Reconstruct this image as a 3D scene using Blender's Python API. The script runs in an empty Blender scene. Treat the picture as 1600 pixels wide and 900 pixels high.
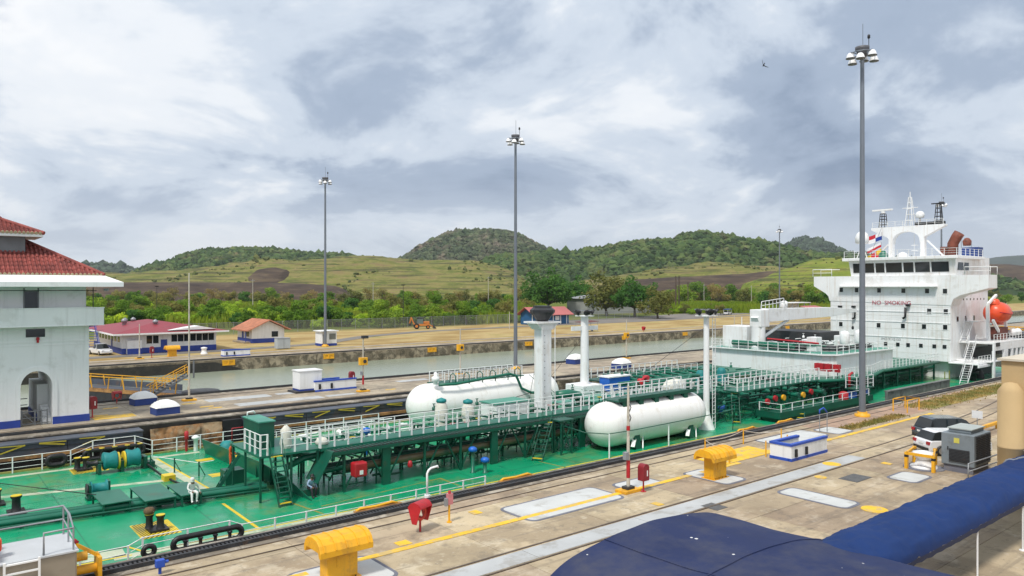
import bpy, math, random
from mathutils import Vector, Matrix, noise
random.seed(7)
S = bpy.context.scene
COL = S.collection
# ------------------------------------------------------------------ camera
F_PX, CAM_H = 1163.0, 11.0
YAW = math.atan2(1425, F_PX)            # lock axis is this far right of the view
DX, DY = math.cos(YAW), math.sin(YAW)
cam = bpy.data.objects.new('camera', bpy.data.cameras.new('camera'))
COL.objects.link(cam)
cam.location = (0, 0, CAM_H)
cam.rotation_euler = (math.radians(90), 0, YAW - math.pi / 2)
cam.data.sensor_width = 36
cam.data.lens = F_PX / 1600 * 36
cam.data.shift_y = -1.0 / 1600
cam.data.clip_end = 20000
S.camera = cam
# ------------------------------------------------------------------ sun and sky
SUN_EL, SUN_AZ = math.radians(57), math.radians(202)   # azimuth counted from +X towards +Y
sv = Vector((math.cos(SUN_EL) * math.cos(SUN_AZ), math.cos(SUN_EL) * math.sin(SUN_AZ), math.sin(SUN_EL)))
sun = bpy.data.objects.new('sun', bpy.data.lights.new('sun', 'SUN'))
COL.objects.link(sun)
sun.data.energy = 3.0
sun.data.angle = math.radians(10)
sun.data.color = (1.0, 0.955, 0.88)
sun.rotation_euler = sv.to_track_quat('Z', 'Y').to_euler()
W = bpy.data.worlds.new('World'); S.world = W; W.use_nodes = True
wt = W.node_tree; wt.nodes.clear()
def wn(t, **k):
    n = wt.nodes.new(t)
    for a, b in k.items(): setattr(n, a, b)
    return n
def wl(a, b): wt.links.new(a, b)
def wmath(op, a, b=None, c=None):
    n = wn('ShaderNodeMath', operation=op)
    for i, v in enumerate((a, b, c)):
        if v is None: continue
        if isinstance(v, (int, float)): n.inputs[i].default_value = v
        else: wl(v, n.inputs[i])
    return n.outputs[0]
def wramp(fac, stops, interp='EASE'):
    r = wn('ShaderNodeValToRGB'); r.color_ramp.interpolation = interp
    e = r.color_ramp.elements
    while len(e) < len(stops): e.new(0.5)
    for k, (p, c) in zip(e, stops): k.position = p; k.color = (*c, 1) if len(c) == 3 else c
    wl(fac, r.inputs[0]); return r.outputs[0]
def wmix(f, a, b):
    n = wn('ShaderNodeMix', data_type='RGBA')
    if isinstance(f, (int, float)): n.inputs[0].default_value = f
    else: wl(f, n.inputs[0])
    for s, v in ((n.inputs[6], a), (n.inputs[7], b)):
        if isinstance(v, tuple): s.default_value = (*v, 1)
        else: wl(v, s)
    return n.outputs[2]
tc = wn('ShaderNodeTexCoord'); sep = wn('ShaderNodeSeparateXYZ'); wl(tc.outputs['Generated'], sep.inputs[0])
zc = wmath('MAXIMUM', sep.outputs[2], 0.0)
den = wmath('ADD', zc, 0.30)
cx_ = wmath('DIVIDE', sep.outputs[0], den); cy_ = wmath('DIVIDE', sep.outputs[1], den)
cmb = wn('ShaderNodeCombineXYZ'); wl(cx_, cmb.inputs[0]); wl(cy_, cmb.inputs[1])
def wnoise(scale, detail, rough, dist, off):
    m = wn('ShaderNodeMapping'); m.inputs[1].default_value = off; wl(cmb.outputs[0], m.inputs[0])
    n = wn('ShaderNodeTexNoise'); n.inputs['Scale'].default_value = scale; n.inputs['Detail'].default_value = detail
    n.inputs['Roughness'].default_value = rough; n.inputs['Distortion'].default_value = dist
    wl(m.outputs[0], n.inputs['Vector']); return n.outputs[0]
CL_OFF = (-11.06, -11.92)
big = wnoise(0.42, 3, 0.5, 0.1, (CL_OFF[0], CL_OFF[1], 0.0))
det = wnoise(1.7, 10, 0.57, 0.45, (CL_OFF[0] + 3, CL_OFF[1] + 7, 2.0))
fine = wnoise(3.6, 8, 0.6, 0.2, (CL_OFF[0] + 6, CL_OFF[1] + 14, 4.0))
thick = wmath('ADD', wmath('MULTIPLY', big, 0.57), wmath('ADD', wmath('MULTIPLY', det, 0.44), wmath('MULTIPLY', fine, 0.16)))
# thick: about 0.53 in the mean; thin cloud is bright, thick cloud is slate grey below
cloud = wramp(thick, [(0.45, (0.86, 0.87, 0.885)), (0.515, (0.76, 0.795, 0.84)), (0.565, (0.555, 0.625, 0.72)), (0.62, (0.335, 0.41, 0.53)), (0.71, (0.20, 0.265, 0.38))])
sky = wn('ShaderNodeTexSky', sky_type='NISHITA'); sky.sun_disc = False
sky.sun_elevation = SUN_EL; sky.sun_rotation = math.pi / 2 - SUN_AZ
sky.air_density = 1.0; sky.dust_density = 1.5
skyc = wn('ShaderNodeVectorMath', operation='SCALE'); wl(sky.outputs[0], skyc.inputs[0]); skyc.inputs[3].default_value = 0.12
cover = wramp(thick, [(0.40, (0, 0, 0)), (0.475, (1, 1, 1))])
col = wmix(cover, skyc.outputs[0], cloud)
# the layer thins out and brightens towards the horizon where one looks along it
hz = wramp(zc, [(0.0, (1, 1, 1)), (0.16, (0, 0, 0))])
hzf = wmath('MULTIPLY', hz, 0.6)
col = wmix(hzf, col, (0.74, 0.79, 0.85))
bg = wn('ShaderNodeBackground'); wl(col, bg.inputs[0]); bg.inputs[1].default_value = 1.06
wo = wn('ShaderNodeOutputWorld'); wl(bg.outputs[0], wo.inputs[0])
# ------------------------------------------------------------------ picture settings
S.view_settings.view_transform = 'Standard'; S.view_settings.look = 'None'
S.view_settings.gamma = 1; S.view_settings.use_curve_mapping = False
S.view_settings.exposure = 0.18
S.render.engine = 'CYCLES'
S.cycles.max_bounces = 5; S.cycles.diffuse_bounces = 3; S.cycles.glossy_bounces = 3
S.cycles.volume_bounces = 0; S.cycles.transparent_max_bounces = 12; S.cycles.use_denoising = True
S.cycles.caustics_reflective = False; S.cycles.caustics_refractive = False
# ------------------------------------------------------------------ pixel -> place (used to survey the photograph)
def gp(px, py, z=0.0):
    D = F_PX * (CAM_H - z) / (py - 449); l = (px - 800) / F_PX * D
    return Vector((DX * D + DY * l, DY * D - DX * l, z))
def yp(px, py, Y):
    t = (px - 800) / F_PX; D = Y / (DY - DX * t)
    return Vector(((DX + DY * t) * D, Y, CAM_H - (py - 449) * D / F_PX))
def dp(px, py, D):
    l = (px - 800) / F_PX * D
    return Vector((DX * D + DY * l, DY * D - DX * l, CAM_H - (py - 449) * D / F_PX))
# ------------------------------------------------------------------ materials
MATS = {}
def nodes(m):
    m.use_nodes = True; t = m.node_tree; t.nodes.clear()
    o = t.nodes.new('ShaderNodeOutputMaterial'); b = t.nodes.new('ShaderNodeBsdfPrincipled')
    t.links.new(b.outputs[0], o.inputs[0]); return t, b, o
def mat(name, col, rough=0.6, var=0.12, scale=0.6, dirt=None, bump=0.0, bscale=8.0, metal=0.0, streak=None, spec=0.5, rnd=0.0, stretch=None, coat=0.0, rvar=0.0):
    """dirt=(colour, amount 0..1, scale); streak=(colour, amount) runs down the walls; rnd = difference between objects"""
    if name in MATS: return MATS[name]
    m = bpy.data.materials.new(name); t, b, o = nodes(m); N, L = t.nodes.new, t.links.new
    geo = N('ShaderNodeNewGeometry'); vec = geo.outputs['Position']
    if stretch:
        mp = N('ShaderNodeMapping'); mp.inputs['Scale'].default_value = stretch; L(vec, mp.inputs[0]); vec = mp.outputs[0]
    def noise_(s, d=6, r=0.6, v=None):
        n = N('ShaderNodeTexNoise'); n.inputs['Scale'].default_value = s; n.inputs['Detail'].default_value = d; n.inputs['Roughness'].default_value = r
        L(v or vec, n.inputs['Vector']); return n.outputs[0]
    def mix(f, a, c, mode='MIX'):
        n = N('ShaderNodeMix'); n.data_type = 'RGBA'; n.blend_type = mode
        for s, v in ((n.inputs[0], f), (n.inputs[6], a), (n.inputs[7], c)):
            if isinstance(v, (int, float)): s.default_value = v
            elif isinstance(v, tuple): s.default_value = (*v, 1)
            else: L(v, s)
        return n.outputs[2]
    def mr(f, a, b_, c=0.0, d=1.0):
        n = N('ShaderNodeMapRange'); L(f, n.inputs[0])
        for i, v in enumerate((a, b_, c, d)): n.inputs[i + 1].default_value = v
        return n.outputs[0]
    cur = tuple(col)
    nz = noise_(scale)
    lo = tuple(max(0, c * (1 - var)) for c in col); hi = tuple(min(1, c * (1 + var)) for c in col)
    cur = mix(mr(nz, 0.3, 0.7), lo, hi)
    for dirt in ([dirt] if dirt and not isinstance(dirt, list) else dirt or []):
        dv = None
        if len(dirt) > 3:
            dm = N('ShaderNodeMapping'); dm.inputs['Scale'].default_value = dirt[3]; L(geo.outputs['Position'], dm.inputs[0]); dv = dm.outputs[0]
        dn = noise_(dirt[2], 8, 0.68, dv)
        t0 = 0.62 - 0.27 * dirt[1]; cur = mix(mr(dn, t0, t0 + 0.085, 0, min(1.0, 0.35 + 0.6 * dirt[1])), cur, tuple(dirt[0]))
    if streak:
        mp = N('ShaderNodeMapping'); mp.inputs['Scale'].default_value = (1.4, 1.4, 0.09); L(geo.outputs['Position'], mp.inputs[0])
        sn = noise_(1.6, 6, 0.65, mp.outputs[0])
        cur = mix(mr(sn, 0.52, 0.75, 0, streak[1]), cur, tuple(streak[0]))
    if rnd:
        oi = N('ShaderNodeObjectInfo')
        hs = N('ShaderNodeHueSaturation'); L(cur, hs.inputs['Color'])
        L(mr(oi.outputs['Random'], 0, 1, 1 - rnd, 1 + rnd), hs.inputs['Value'])
        L(mr(oi.outputs['Random'], 0, 1, 0.5 - rnd * .06, 0.5 + rnd * .06), hs.inputs['Hue'])
        cur = hs.outputs[0]
    L(cur, b.inputs['Base Color'])
    b.inputs['Roughness'].default_value = rough; b.inputs['Metallic'].default_value = metal
    b.inputs['Specular IOR Level'].default_value = spec
    if coat: b.inputs['Coat Weight'].default_value = coat; b.inputs['Coat Roughness'].default_value = 0.08
    if rvar: L(mr(noise_(scale * 1.7, 5), 0.3, 0.7, max(0.03, rough - rvar), min(1, rough + rvar)), b.inputs['Roughness'])
    if bump:
        bn = N('ShaderNodeBump'); bn.inputs['Strength'].default_value = bump; bn.inputs['Distance'].default_value = 0.05
        L(noise_(bscale, 6, 0.65), bn.inputs['Height']); L(bn.outputs[0], b.inputs['Normal'])
    MATS[name] = m; return m
# ------------------------------------------------------------------ mesh building
class MB:
    def __init__(s): s.v = []; s.f = []; s.sm = []
    def add(s, vs, fs, smooth=False):
        k = len(s.v); s.v += [tuple(p) for p in vs]; s.f += [tuple(i + k for i in q) for q in fs]; s.sm += [smooth] * len(fs); return s
    def box(s, x0, y0, z0, x1, y1, z1):
        v = [(x0, y0, z0), (x1, y0, z0), (x1, y1, z0), (x0, y1, z0), (x0, y0, z1), (x1, y0, z1), (x1, y1, z1), (x0, y1, z1)]
        return s.add(v, [(3, 2, 1, 0), (4, 5, 6, 7), (0, 1, 5, 4), (1, 2, 6, 5), (2, 3, 7, 6), (3, 0, 4, 7)])
    def bar(s, p, q, w, h=None, up=(0, 0, 1)):
        h = h or w; p = Vector(p); q = Vector(q); d = (q - p).normalized(); u = Vector(up)
        if abs(d.dot(u)) > 0.98: u = Vector((1, 0, 0))
        r = d.cross(u).normalized() * (w / 2); u = r.cross(d).normalized() * (h / 2)
        v = [p - r - u, p + r - u, p + r + u, p - r + u, q - r - u, q + r - u, q + r + u, q - r + u]
        return s.add(v, [(0, 1, 2, 3), (7, 6, 5, 4), (1, 0, 4, 5), (2, 1, 5, 6), (3, 2, 6, 7), (0, 3, 7, 4)])
    def cyl(s, p, q, r, r2=None, n=10, smooth=True, caps=True):
        r2 = r if r2 is None else r2; p = Vector(p); q = Vector(q); d = (q - p).normalized()
        u = Vector((0, 0, 1)) if abs(d.z) < 0.95 else Vector((1, 0, 0))
        a = d.cross(u).normalized(); b = d.cross(a)
        v = []
        for c, rr in ((p, r), (q, r2)):
            for i in range(n):
                t = 2 * math.pi * i / n; v.append(c + (a * math.cos(t) + b * math.sin(t)) * rr)
        s.add(v, [(i, (i + 1) % n, n + (i + 1) % n, n + i) for i in range(n)], smooth)
        if caps: s.add(v[:n], [tuple(range(n - 1, -1, -1))]); s.add(v[n:], [tuple(range(n))])
        return s
    def tube(s, pts, r, n=6, smooth=True, closed=False):
        pts = [Vector(p) for p in pts]; m = len(pts); v = []; pu = None
        for i, p in enumerate(pts):
            if closed: d = (pts[(i + 1) % m] - pts[i - 1]).normalized()
            else: d = (pts[min(i + 1, m - 1)] - pts[max(i - 1, 0)]).normalized()
            if pu is None:
                u = Vector((0, 0, 1)) if abs(d.z) < 0.9 else Vector((1, 0, 0)); a = d.cross(u).normalized()
            else: a = (pu - d * pu.dot(d)).normalized()
            pu = a; b = d.cross(a); rr = r[i] if isinstance(r, (list, tuple)) else r
            for k in range(n):
                t = 2 * math.pi * k / n; v.append(p + (a * math.cos(t) + b * math.sin(t)) * rr)
        f = []
        for i in range(m if closed else m - 1):
            j = (i + 1) % m
            for k in range(n): f.append((i * n + k, i * n + (k + 1) % n, j * n + (k + 1) % n, j * n + k))
        if not closed: f += [tuple(range(n - 1, -1, -1)), tuple((m - 1) * n + k for k in range(n))]
        return s.add(v, f, smooth)
    def lathe(s, prof, c=(0, 0, 0), n=20, smooth=True, axis='Z'):
        v = []; m = len(prof)
        for r, z in prof:
            for k in range(n):
                t = 2 * math.pi * k / n; a, b = r * math.cos(t), r * math.sin(t)
                p = (a, b, z) if axis == 'Z' else ((z, a, b) if axis == 'X' else (a, z, b))
                v.append((p[0] + c[0], p[1] + c[1], p[2] + c[2]))
        f = [(i * n + k, i * n + (k + 1) % n, (i + 1) * n + (k + 1) % n, (i + 1) * n + k) for i in range(m - 1) for k in range(n)]
        if prof[0][0] > 1e-4: s.add(v[:n], [tuple(range(n - 1, -1, -1))])
        if prof[-1][0] > 1e-4: s.add(v[-n:], [tuple(range(n))])
        return s.add(v, f, smooth)
    def ext(s, poly, d, smooth=False):
        """prism: polygon of 3-D points pushed along d"""
        n = len(poly); d = Vector(d); P = [Vector(p) for p in poly]
        return s.add(P + [p + d for p in P], [tuple(range(n - 1, -1, -1)), tuple(range(n, 2 * n))] + [(i, (i + 1) % n, n + (i + 1) % n, n + i) for i in range(n)], smooth)
    def grid(s, fn, nu, nv, smooth=True):
        v = [fn(i / nu, j / nv) for i in range(nu + 1) for j in range(nv + 1)]
        return s.add(v, [(i * (nv + 1) + j, (i + 1) * (nv + 1) + j, (i + 1) * (nv + 1) + j + 1, i * (nv + 1) + j + 1) for i in range(nu) for j in range(nv)], smooth)
    def mesh(s, name, m):
        me = bpy.data.meshes.new(name); me.from_pydata(s.v, [], s.f); me.polygons.foreach_set('use_smooth', s.sm); me.update()
        if m is not None: me.materials.append(m)
        return me
    def build(s, name, m, parent=None, bevel=0.0, loc=None, fix=True):
        me = s.mesh(name, m)
        if fix:
            import bmesh
            bm = bmesh.new(); bm.from_mesh(me); bmesh.ops.recalc_face_normals(bm, faces=bm.faces); bm.to_mesh(me); bm.free()
        o = link(name, me, parent, loc)
        if bevel:
            md = o.modifiers.new('bevel', 'BEVEL'); md.width = bevel; md.segments = 2; md.limit_method = 'ANGLE'; md.harden_normals = False
        return o
def link(name, data, parent=None, loc=None, rotz=0.0, scale=None):
    o = bpy.data.objects.new(name, data); COL.objects.link(o)
    if parent is not None:
        o.parent = parent
        if parent.get('_w'): o.matrix_parent_inverse = Matrix.Translation(-parent.location)
    if loc is not None: o.location = loc
    if rotz: o.rotation_euler.z = rotz
    if scale is not None: o.scale = scale if hasattr(scale, '__len__') else (scale,) * 3
    return o
def tag(o, label, cat, group=None, kind=None):
    o['label'] = label; o['category'] = cat
    if group: o['group'] = group
    if kind: o['kind'] = kind
    return o
def thing(name, label, cat, loc=(0, 0, 0), rotz=0.0, group=None, scale=None):
    return tag(link(name, None, None, loc, rotz, scale), label, cat, group)
def structure(o, label=None): 
    o['kind'] = 'structure'
    if label: o['label'] = label
    return o
def stuff(o, label=None, cat=None):
    o['kind'] = 'stuff'
    if label: o['label'] = label
    if cat: o['category'] = cat
    return o
def dup(o, loc=None, rotz=None, label=None, scale=None, parent=None):
    def cp(a, par):
        c = a.copy(); COL.objects.link(c); c.parent = par
        for ch in KIDS.get(a, ()): cp(ch, c)
        return c
    KIDS = {}
    def walk(a):
        KIDS[a] = list(a.children)
        for ch in KIDS[a]: walk(ch)
    walk(o)
    c = cp(o, parent)
    if loc is not None: c.location = loc
    if rotz is not None: c.rotation_euler.z = rotz
    if label: c['label'] = label
    if scale is not None: c.scale = scale if hasattr(scale, '__len__') else (scale,) * 3
    return c
def text(name, body, size, mat_, parent, loc, rot, ext=0.004):
    cu = bpy.data.curves.new(name, 'FONT'); cu.body = body; cu.size = size; cu.extrude = ext; cu.align_x = 'CENTER'; cu.align_y = 'CENTER'
    tmp = bpy.data.objects.new(name, cu); COL.objects.link(tmp)
    me = bpy.data.meshes.new_from_object(tmp.evaluated_get(bpy.context.evaluated_depsgraph_get())); me.name = name
    bpy.data.objects.remove(tmp); me.materials.clear(); me.materials.append(mat_)
    o = link(name, me, parent, loc); o.rotation_euler = rot; o['kind'] = 'stuff'
    return o
# shared paints
M_white = mat('white_paint', (0.78, 0.80, 0.81), 0.45, 0.05, 0.5, streak=((0.45, 0.40, 0.33), 0.35))
M_shipwhite = mat('ship_white_paint', (0.81, 0.82, 0.82), 0.4, 0.05, 0.4, dirt=[((0.60, 0.58, 0.54), 0.22, 0.45), ((0.38, 0.22, 0.12), 0.02, 1.6)], streak=((0.52, 0.42, 0.31), 0.55))
M_wallwhite = mat('wall_white', (0.80, 0.81, 0.81), 0.75, 0.04, 0.3, dirt=((0.60, 0.60, 0.58), 0.2, 0.5), streak=((0.48, 0.48, 0.46), 0.45))
M_blue = mat('blue_base_paint', (0.018, 0.05, 0.30), 0.6, 0.15, 0.8, dirt=((0.05, 0.08, 0.2), 0.2, 1.5))
M_yellow = mat('yellow_paint', (0.80, 0.40, 0.012), 0.5, 0.1, 0.8, dirt=[((0.50, 0.25, 0.03), 0.3, 1.4), ((0.22, 0.12, 0.05), 0.04, 3.0)], streak=((0.35, 0.19, 0.05), 0.45))
M_yline = mat('yellow_line_paint', (0.75, 0.46, 0.03), 0.75, 0.15, 1.2, dirt=((0.40, 0.33, 0.2), 0.45, 1.6))
M_red = mat('red_paint', (0.42, 0.012, 0.02), 0.45, 0.2, 1.5, dirt=[((0.28, 0.03, 0.03), 0.25, 2.0), ((0.12, 0.04, 0.03), 0.05, 4.0)])
M_black = mat('black_paint', (0.012, 0.012, 0.013), 0.5, 0.3, 2)
M_dark = mat('dark_steel', (0.03, 0.031, 0.034), 0.55, 0.3, 1.5, dirt=((0.09, 0.05, 0.03), 0.25, 2.0))
M_galv = mat('galvanised_steel', (0.30, 0.315, 0.335), 0.5, 0.1, 1.0, metal=0.3)
M_glass = mat('dark_glass', (0.015, 0.02, 0.022), 0.06, 0.2, 0.3)
M_concrete = mat('quay_concrete', (0.40, 0.315, 0.21), 0.88, 0.25, 0.16, dirt=[((0.25, 0.19, 0.125), 0.5, 0.22), ((0.56, 0.48, 0.36), 0.32, 0.5), ((0.17, 0.14, 0.105), 0.3, 0.8), ((0.19, 0.155, 0.115), 0.3, 0.6, (.1, 1.8, 1)), ((0.08, 0.07, 0.058), 0.12, 2.4), ((0.52, 0.47, 0.4), 0.1, 4.0)], bump=0.3, bscale=6, rnd=0.14)
M_wallconc = mat('lock_wall_concrete', (0.36, 0.30, 0.21), 0.92, 0.3, 0.5, dirt=[((0.12, 0.095, 0.06), 0.6, 0.35), ((0.05, 0.045, 0.03), 0.55, 0.9)], bump=0.6, bscale=2.5, streak=((0.05, 0.042, 0.03), 0.55))
# ================================================================== SETTING
QE, IN, IF, FE = 33.1, 65.0, 80.6, 116.0     # quay edge, middle wall near / far edge, far bank edge (Y)
X0, X1 = -60.0, 420.0
M_tar = mat('joint_filler', (0.07, 0.062, 0.052), 0.9, 0.3, 2)
# near quay: a body with paving slabs let into the top
q = MB(); q.box(X0, -60, -14, X1, QE, -0.12); quay = structure(q.build('quay', M_wallconc))
MB().box(X0, -60, -0.12, X1, 2.0, -0.006).build('paving_base', M_concrete, quay)
rng = random.Random(3)
def slabs(parent, xs, ys, z0, z1, m, gap=0.012, name='slab'):
    cache = {}
    for i in range(len(xs) - 1):
        for j in range(len(ys) - 1):
            w, h = xs[i + 1] - xs[i], ys[j + 1] - ys[j]; key = (round(w, 2), round(h, 2))
            if key not in cache:
                cache[key] = MB().box(gap, gap, z0, w - gap, h - gap, z1).mesh(name, m)
            o = link(name, cache[key], parent, (xs[i], ys[j], rng.uniform(-0.004, 0.0)))
MB().box(X0, 2, -0.12, X1, QE, -0.05).build('joint_bed', M_tar, quay)
xs = [X0, -30, -12] + [0 + 6.4 * k for k in range(21)] + [150, 180, 230, 300, X1]
ys = [2, 7.0, 12.0, 16.6, 20.2, 22.55, 24.1, 27.3, 29.9, QE - 1.75]
slabs(quay, xs, ys, -0.05, 0.0, M_concrete)
M_coping = mat('coping_concrete', (0.36, 0.32, 0.26), 0.85, 0.25, 0.4, dirt=[((0.14, 0.115, 0.085), 0.7, 0.5), ((0.07, 0.06, 0.05), 0.4, 1.4)], bump=0.4)
slabs(quay, [X0, -20] + [-8 + 9.5 * k for k in range(18)] + [200, 300, X1], [QE - 1.75, QE], -0.05, 0.006, M_coping, name='coping_slab')

# sheets lying on the quay
def sheet(name, m, parent, x0, y0, x1, y1, z, t=0.012):
    return MB().box(x0, y0, z - t, x1, y1, z).build(name, m, parent)
M_pale = mat('pale_cover_concrete', (0.52, 0.53, 0.52), 0.8, 0.10, 0.6, dirt=((0.33, 0.31, 0.27), 0.3, 0.8))
M_border = mat('cover_border', (0.15, 0.155, 0.19), 0.85, 0.2, 1.0, dirt=((0.25, 0.22, 0.19), 0.3, 1.5))
M_stripgrey = mat('trench_cover', (0.42, 0.43, 0.43), 0.8, 0.14, 0.35, dirt=((0.27, 0.25, 0.22), 0.35, 0.6))
for k in range(8):
    sheet('trench_cover', M_stripgrey, quay, -8 + 7 * k, 22.75, -8 + 7 * k + 6.97, 23.85, 0.014)
def rounded(x0, y0, x1, y1, z, r, n=4):
    pts = []
    for cx, cy, a0 in ((x1 - r, y1 - r, 0), (x0 + r, y1 - r, 90), (x0 + r, y0 + r, 180), (x1 - r, y0 + r, 270)):
        for k in range(n + 1):
            a = math.radians(a0 + 90 * k / n); pts.append((cx + r * math.cos(a), cy + r * math.sin(a), z))
    return pts
def pad(x0, y0, x1, y1, m=None, b=0.16, r=0.35):
    o = MB().ext(rounded(x0 - b, y0 - b, x1 + b, y1 + b, 0.002, r + b), (0, 0, 0.010)).build('hatch_border', M_border, quay)
    MB().ext(rounded(x0, y0, x1, y1, 0.012, r), (0, 0, 0.010)).build('hatch_cover', m or M_pale, o)
for a in [(22.9, 26.5, 29.2, 28.95), (30.5, 27.0, 33.1, 28.55), (35.55, 24.6, 37.4, 27.6), (36.25, 18.2, 37.7, 21.9), (11.3, 24.8, 14.6, 27.4),
          (47.3, 28.1, 53.4, 30.4), (54.2, 27.7, 56.4, 29.7), (44.0, 18.1, 46.2, 19.6)]: pad(*a)
for (x, y, w) in [(21.6, 29.3, 0.5), (16.6, 27.75, 0.62), (29.6, 24.6, 0.42), (14.9, 29.3, 0.9), (47.5, 21.2, 0.5), (60.5, 24.8, .5)]:
    sheet('marker_plate', M_yline, quay, x - w / 2, y - 0.28, x + w / 2, y + 0.28, 0.020)
for (x, y, r) in [(37.2, 17.2, 0.62), (44.7, 23.3, 0.55), (41.1, 22.1, 0.34)]:
    MB().cyl((x, y, 0.0), (x, y, 0.022), r, n=20, smooth=False).build('manhole_cover', M_yline, quay)
M_darkhatch = mat('steel_grate', (0.10, 0.10, 0.10), 0.7, 0.3, 3, bump=0.5, bscale=30)
sheet('grate', M_darkhatch, quay, 41.6, 20.2, 43.4, 21.3, 0.012)
sheet('drain_cover', M_darkhatch, quay, 31.0, 22.0, 31.9, 23.0, 0.018)
# painted walkway line along the quay, broken where the vents stand
for a, b in [(4, 12.0), (13.6, 30.0), (30.6, 35.6), (36.6, 40.5), (45.9, 69.5)]:
    sheet('painted_line', M_yline, quay, a, 26.96, b, 27.31, 0.026, 0.02)
sheet('painted_platform', M_yline, quay, 39.2, 27.4, 45.2, 29.6, 0.024, 0.02)
# grass growing in the sunk bed beside the far end of the quay
M_drygrass = mat('dry_grass', (0.30, 0.21, 0.06), 0.95, 0.3, 0.8, dirt=((0.13, 0.15, 0.03), 0.6, 0.35), bump=0.8, bscale=5)
M_brick = mat('reddish_paving', (0.36, 0.24, 0.17), 0.9, 0.2, 0.8, dirt=((0.2, 0.16, 0.12), 0.4, 0.6))
sheet('reddish_paving', M_brick, quay, 55, 28.0, 88, 31.2, 0.012)
def blades(name, n, fn, h, m, parent=None, rs=1):
    r = random.Random(rs); b = MB()
    for _ in range(n):
        x, y, z = fn(r); a = r.uniform(0, 6.28); hh = h * r.uniform(0.5, 1.3); w = 0.035 + h * 0.12; dx, dy = math.cos(a) * w, math.sin(a) * w; lx, ly = r.uniform(-.4, .4) * hh, r.uniform(-.4, .4) * hh
        b.add([(x - dx, y - dy, z), (x + dx, y + dy, z), (x + lx, y + ly, z + hh)], [(0, 1, 2)])
    o = b.build(name, m, parent, fix=False); o['kind'] = 'stuff'; return o
sheet('grass_bed', M_drygrass, quay, 56.5, 27.9, 66.5, 28.9, 0.022)
sheet('grass_bed', M_drygrass, quay, 72, 28.0, 120, 30.7, 0.022)
def gfn(r):
    if r.random() < .2: return (r.uniform(56.5, 66.5), 28.4 + r.gauss(0, .3), 0.02)
    return (r.uniform(71, 120), 29.4 + r.gauss(0, .75), 0.02)
blades('grass_tufts', 6000, gfn, 0.16, M_drygrass, quay, 5)

# running rails on the near quay
def track(name, label, ys_, y_rack, z, x0, x1, grp, seg=None):
    t = thing(name, label, 'track', (0, 0, 0), group=grp)
    for y in ys_:
        MB().box(x0, y - 0.03, z - .005, x1, y + 0.03, z + 0.03).build('rail', M_railrust, t)
    b = MB(); b.box(x0, y_rack - 0.30, z - 0.005, x1, y_rack + 0.30, z + 0.05); b.box(x0, y_rack - 0.28, z + 0.05, x1, y_rack - 0.18, z + 0.16); b.box(x0, y_rack + 0.18, z + 0.05, x1, y_rack + 0.28, z + 0.16)
    b.build('rack_bed', M_dark, t)
    return t
M_railrust = mat('worn_rail', (0.14, 0.105, 0.075), 0.5, 0.3, 1.0, metal=0.3)
tr = track('towing_track', 'black toothed towing rack and rails along the near quay edge', [30.35, 31.35], 32.15, 0.008, X0, X1, None)
tb = MB()
for k in range(520):
    x = -2 + k * 0.17; tb.box(x, 31.98, 0.058, x + 0.09, 32.32, 0.135)
o = tb.build('rack_teeth', M_dark, tr); o['kind'] = 'stuff'
# the return track swings away at the right
rt = thing('return_track', 'pair of thin dark return rails curving across the near quay', 'track')
def curve_y(x, base): return base + (max(0, x - 50) ** 2) * 0.0021
for base in (24.0, 22.6):
    pts = [(x, curve_y(x, base), 0.012) for x in range(-10, 130, 3)]
    b = MB()
    for p, q_ in zip(pts, pts[1:]): b.bar(p, q_, 0.09, 0.04)
    b.build('rail', M_railrust, rt)

# ------------------------------------------------------------------ water in the two chambers
def water_mat(name, col, rough, bs):
    m = bpy.data.materials.new(name); t, b, o = nodes(m); N, L = t.nodes.new, t.links.new
    g = N('ShaderNodeNewGeometry'); n = N('ShaderNodeTexNoise'); n.inputs['Scale'].default_value = bs; n.inputs['Detail'].default_value = 5; L(g.outputs['Position'], n.inputs['Vector'])
    n2 = N('ShaderNodeTexNoise'); n2.inputs['Scale'].default_value = 0.05; L(g.outputs['Position'], n2.inputs['Vector'])
    mx = N('ShaderNodeMix'); mx.data_type = 'RGBA'; mx.inputs[6].default_value = (*[c * .85 for c in col], 1); mx.inputs[7].default_value = (*[c * 1.12 for c in col], 1); L(n2.outputs[0], mx.inputs[0]); L(mx.outputs[2], b.inputs['Base Color'])
    bp = N('ShaderNodeBump'); bp.inputs['Strength'].default_value = 0.22; bp.inputs['Distance'].default_value = 0.15; L(n.outputs[0], bp.inputs['Height']); L(bp.outputs[0], b.inputs['Normal'])
    b.inputs['Roughness'].default_value = rough; b.inputs['IOR'].default_value = 1.33; return m
M_water = water_mat('canal_water', (0.27, 0.30, 0.225), 0.22, 1.6)
M_waternear = water_mat('chamber_water', (0.10, 0.11, 0.08), 0.12, 1.6)
w = MB(); w.box(X0 - 200, QE - 2, -9, X1 + 3000, IN + 2, -5.0); structure(w.build('water_near_chamber', M_waternear))
w = MB(); w.box(X0 - 200, IF - 2, -9, X1 + 3000, FE + 2, -1.75); structure(w.build('water_far_chamber', M_water))

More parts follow.
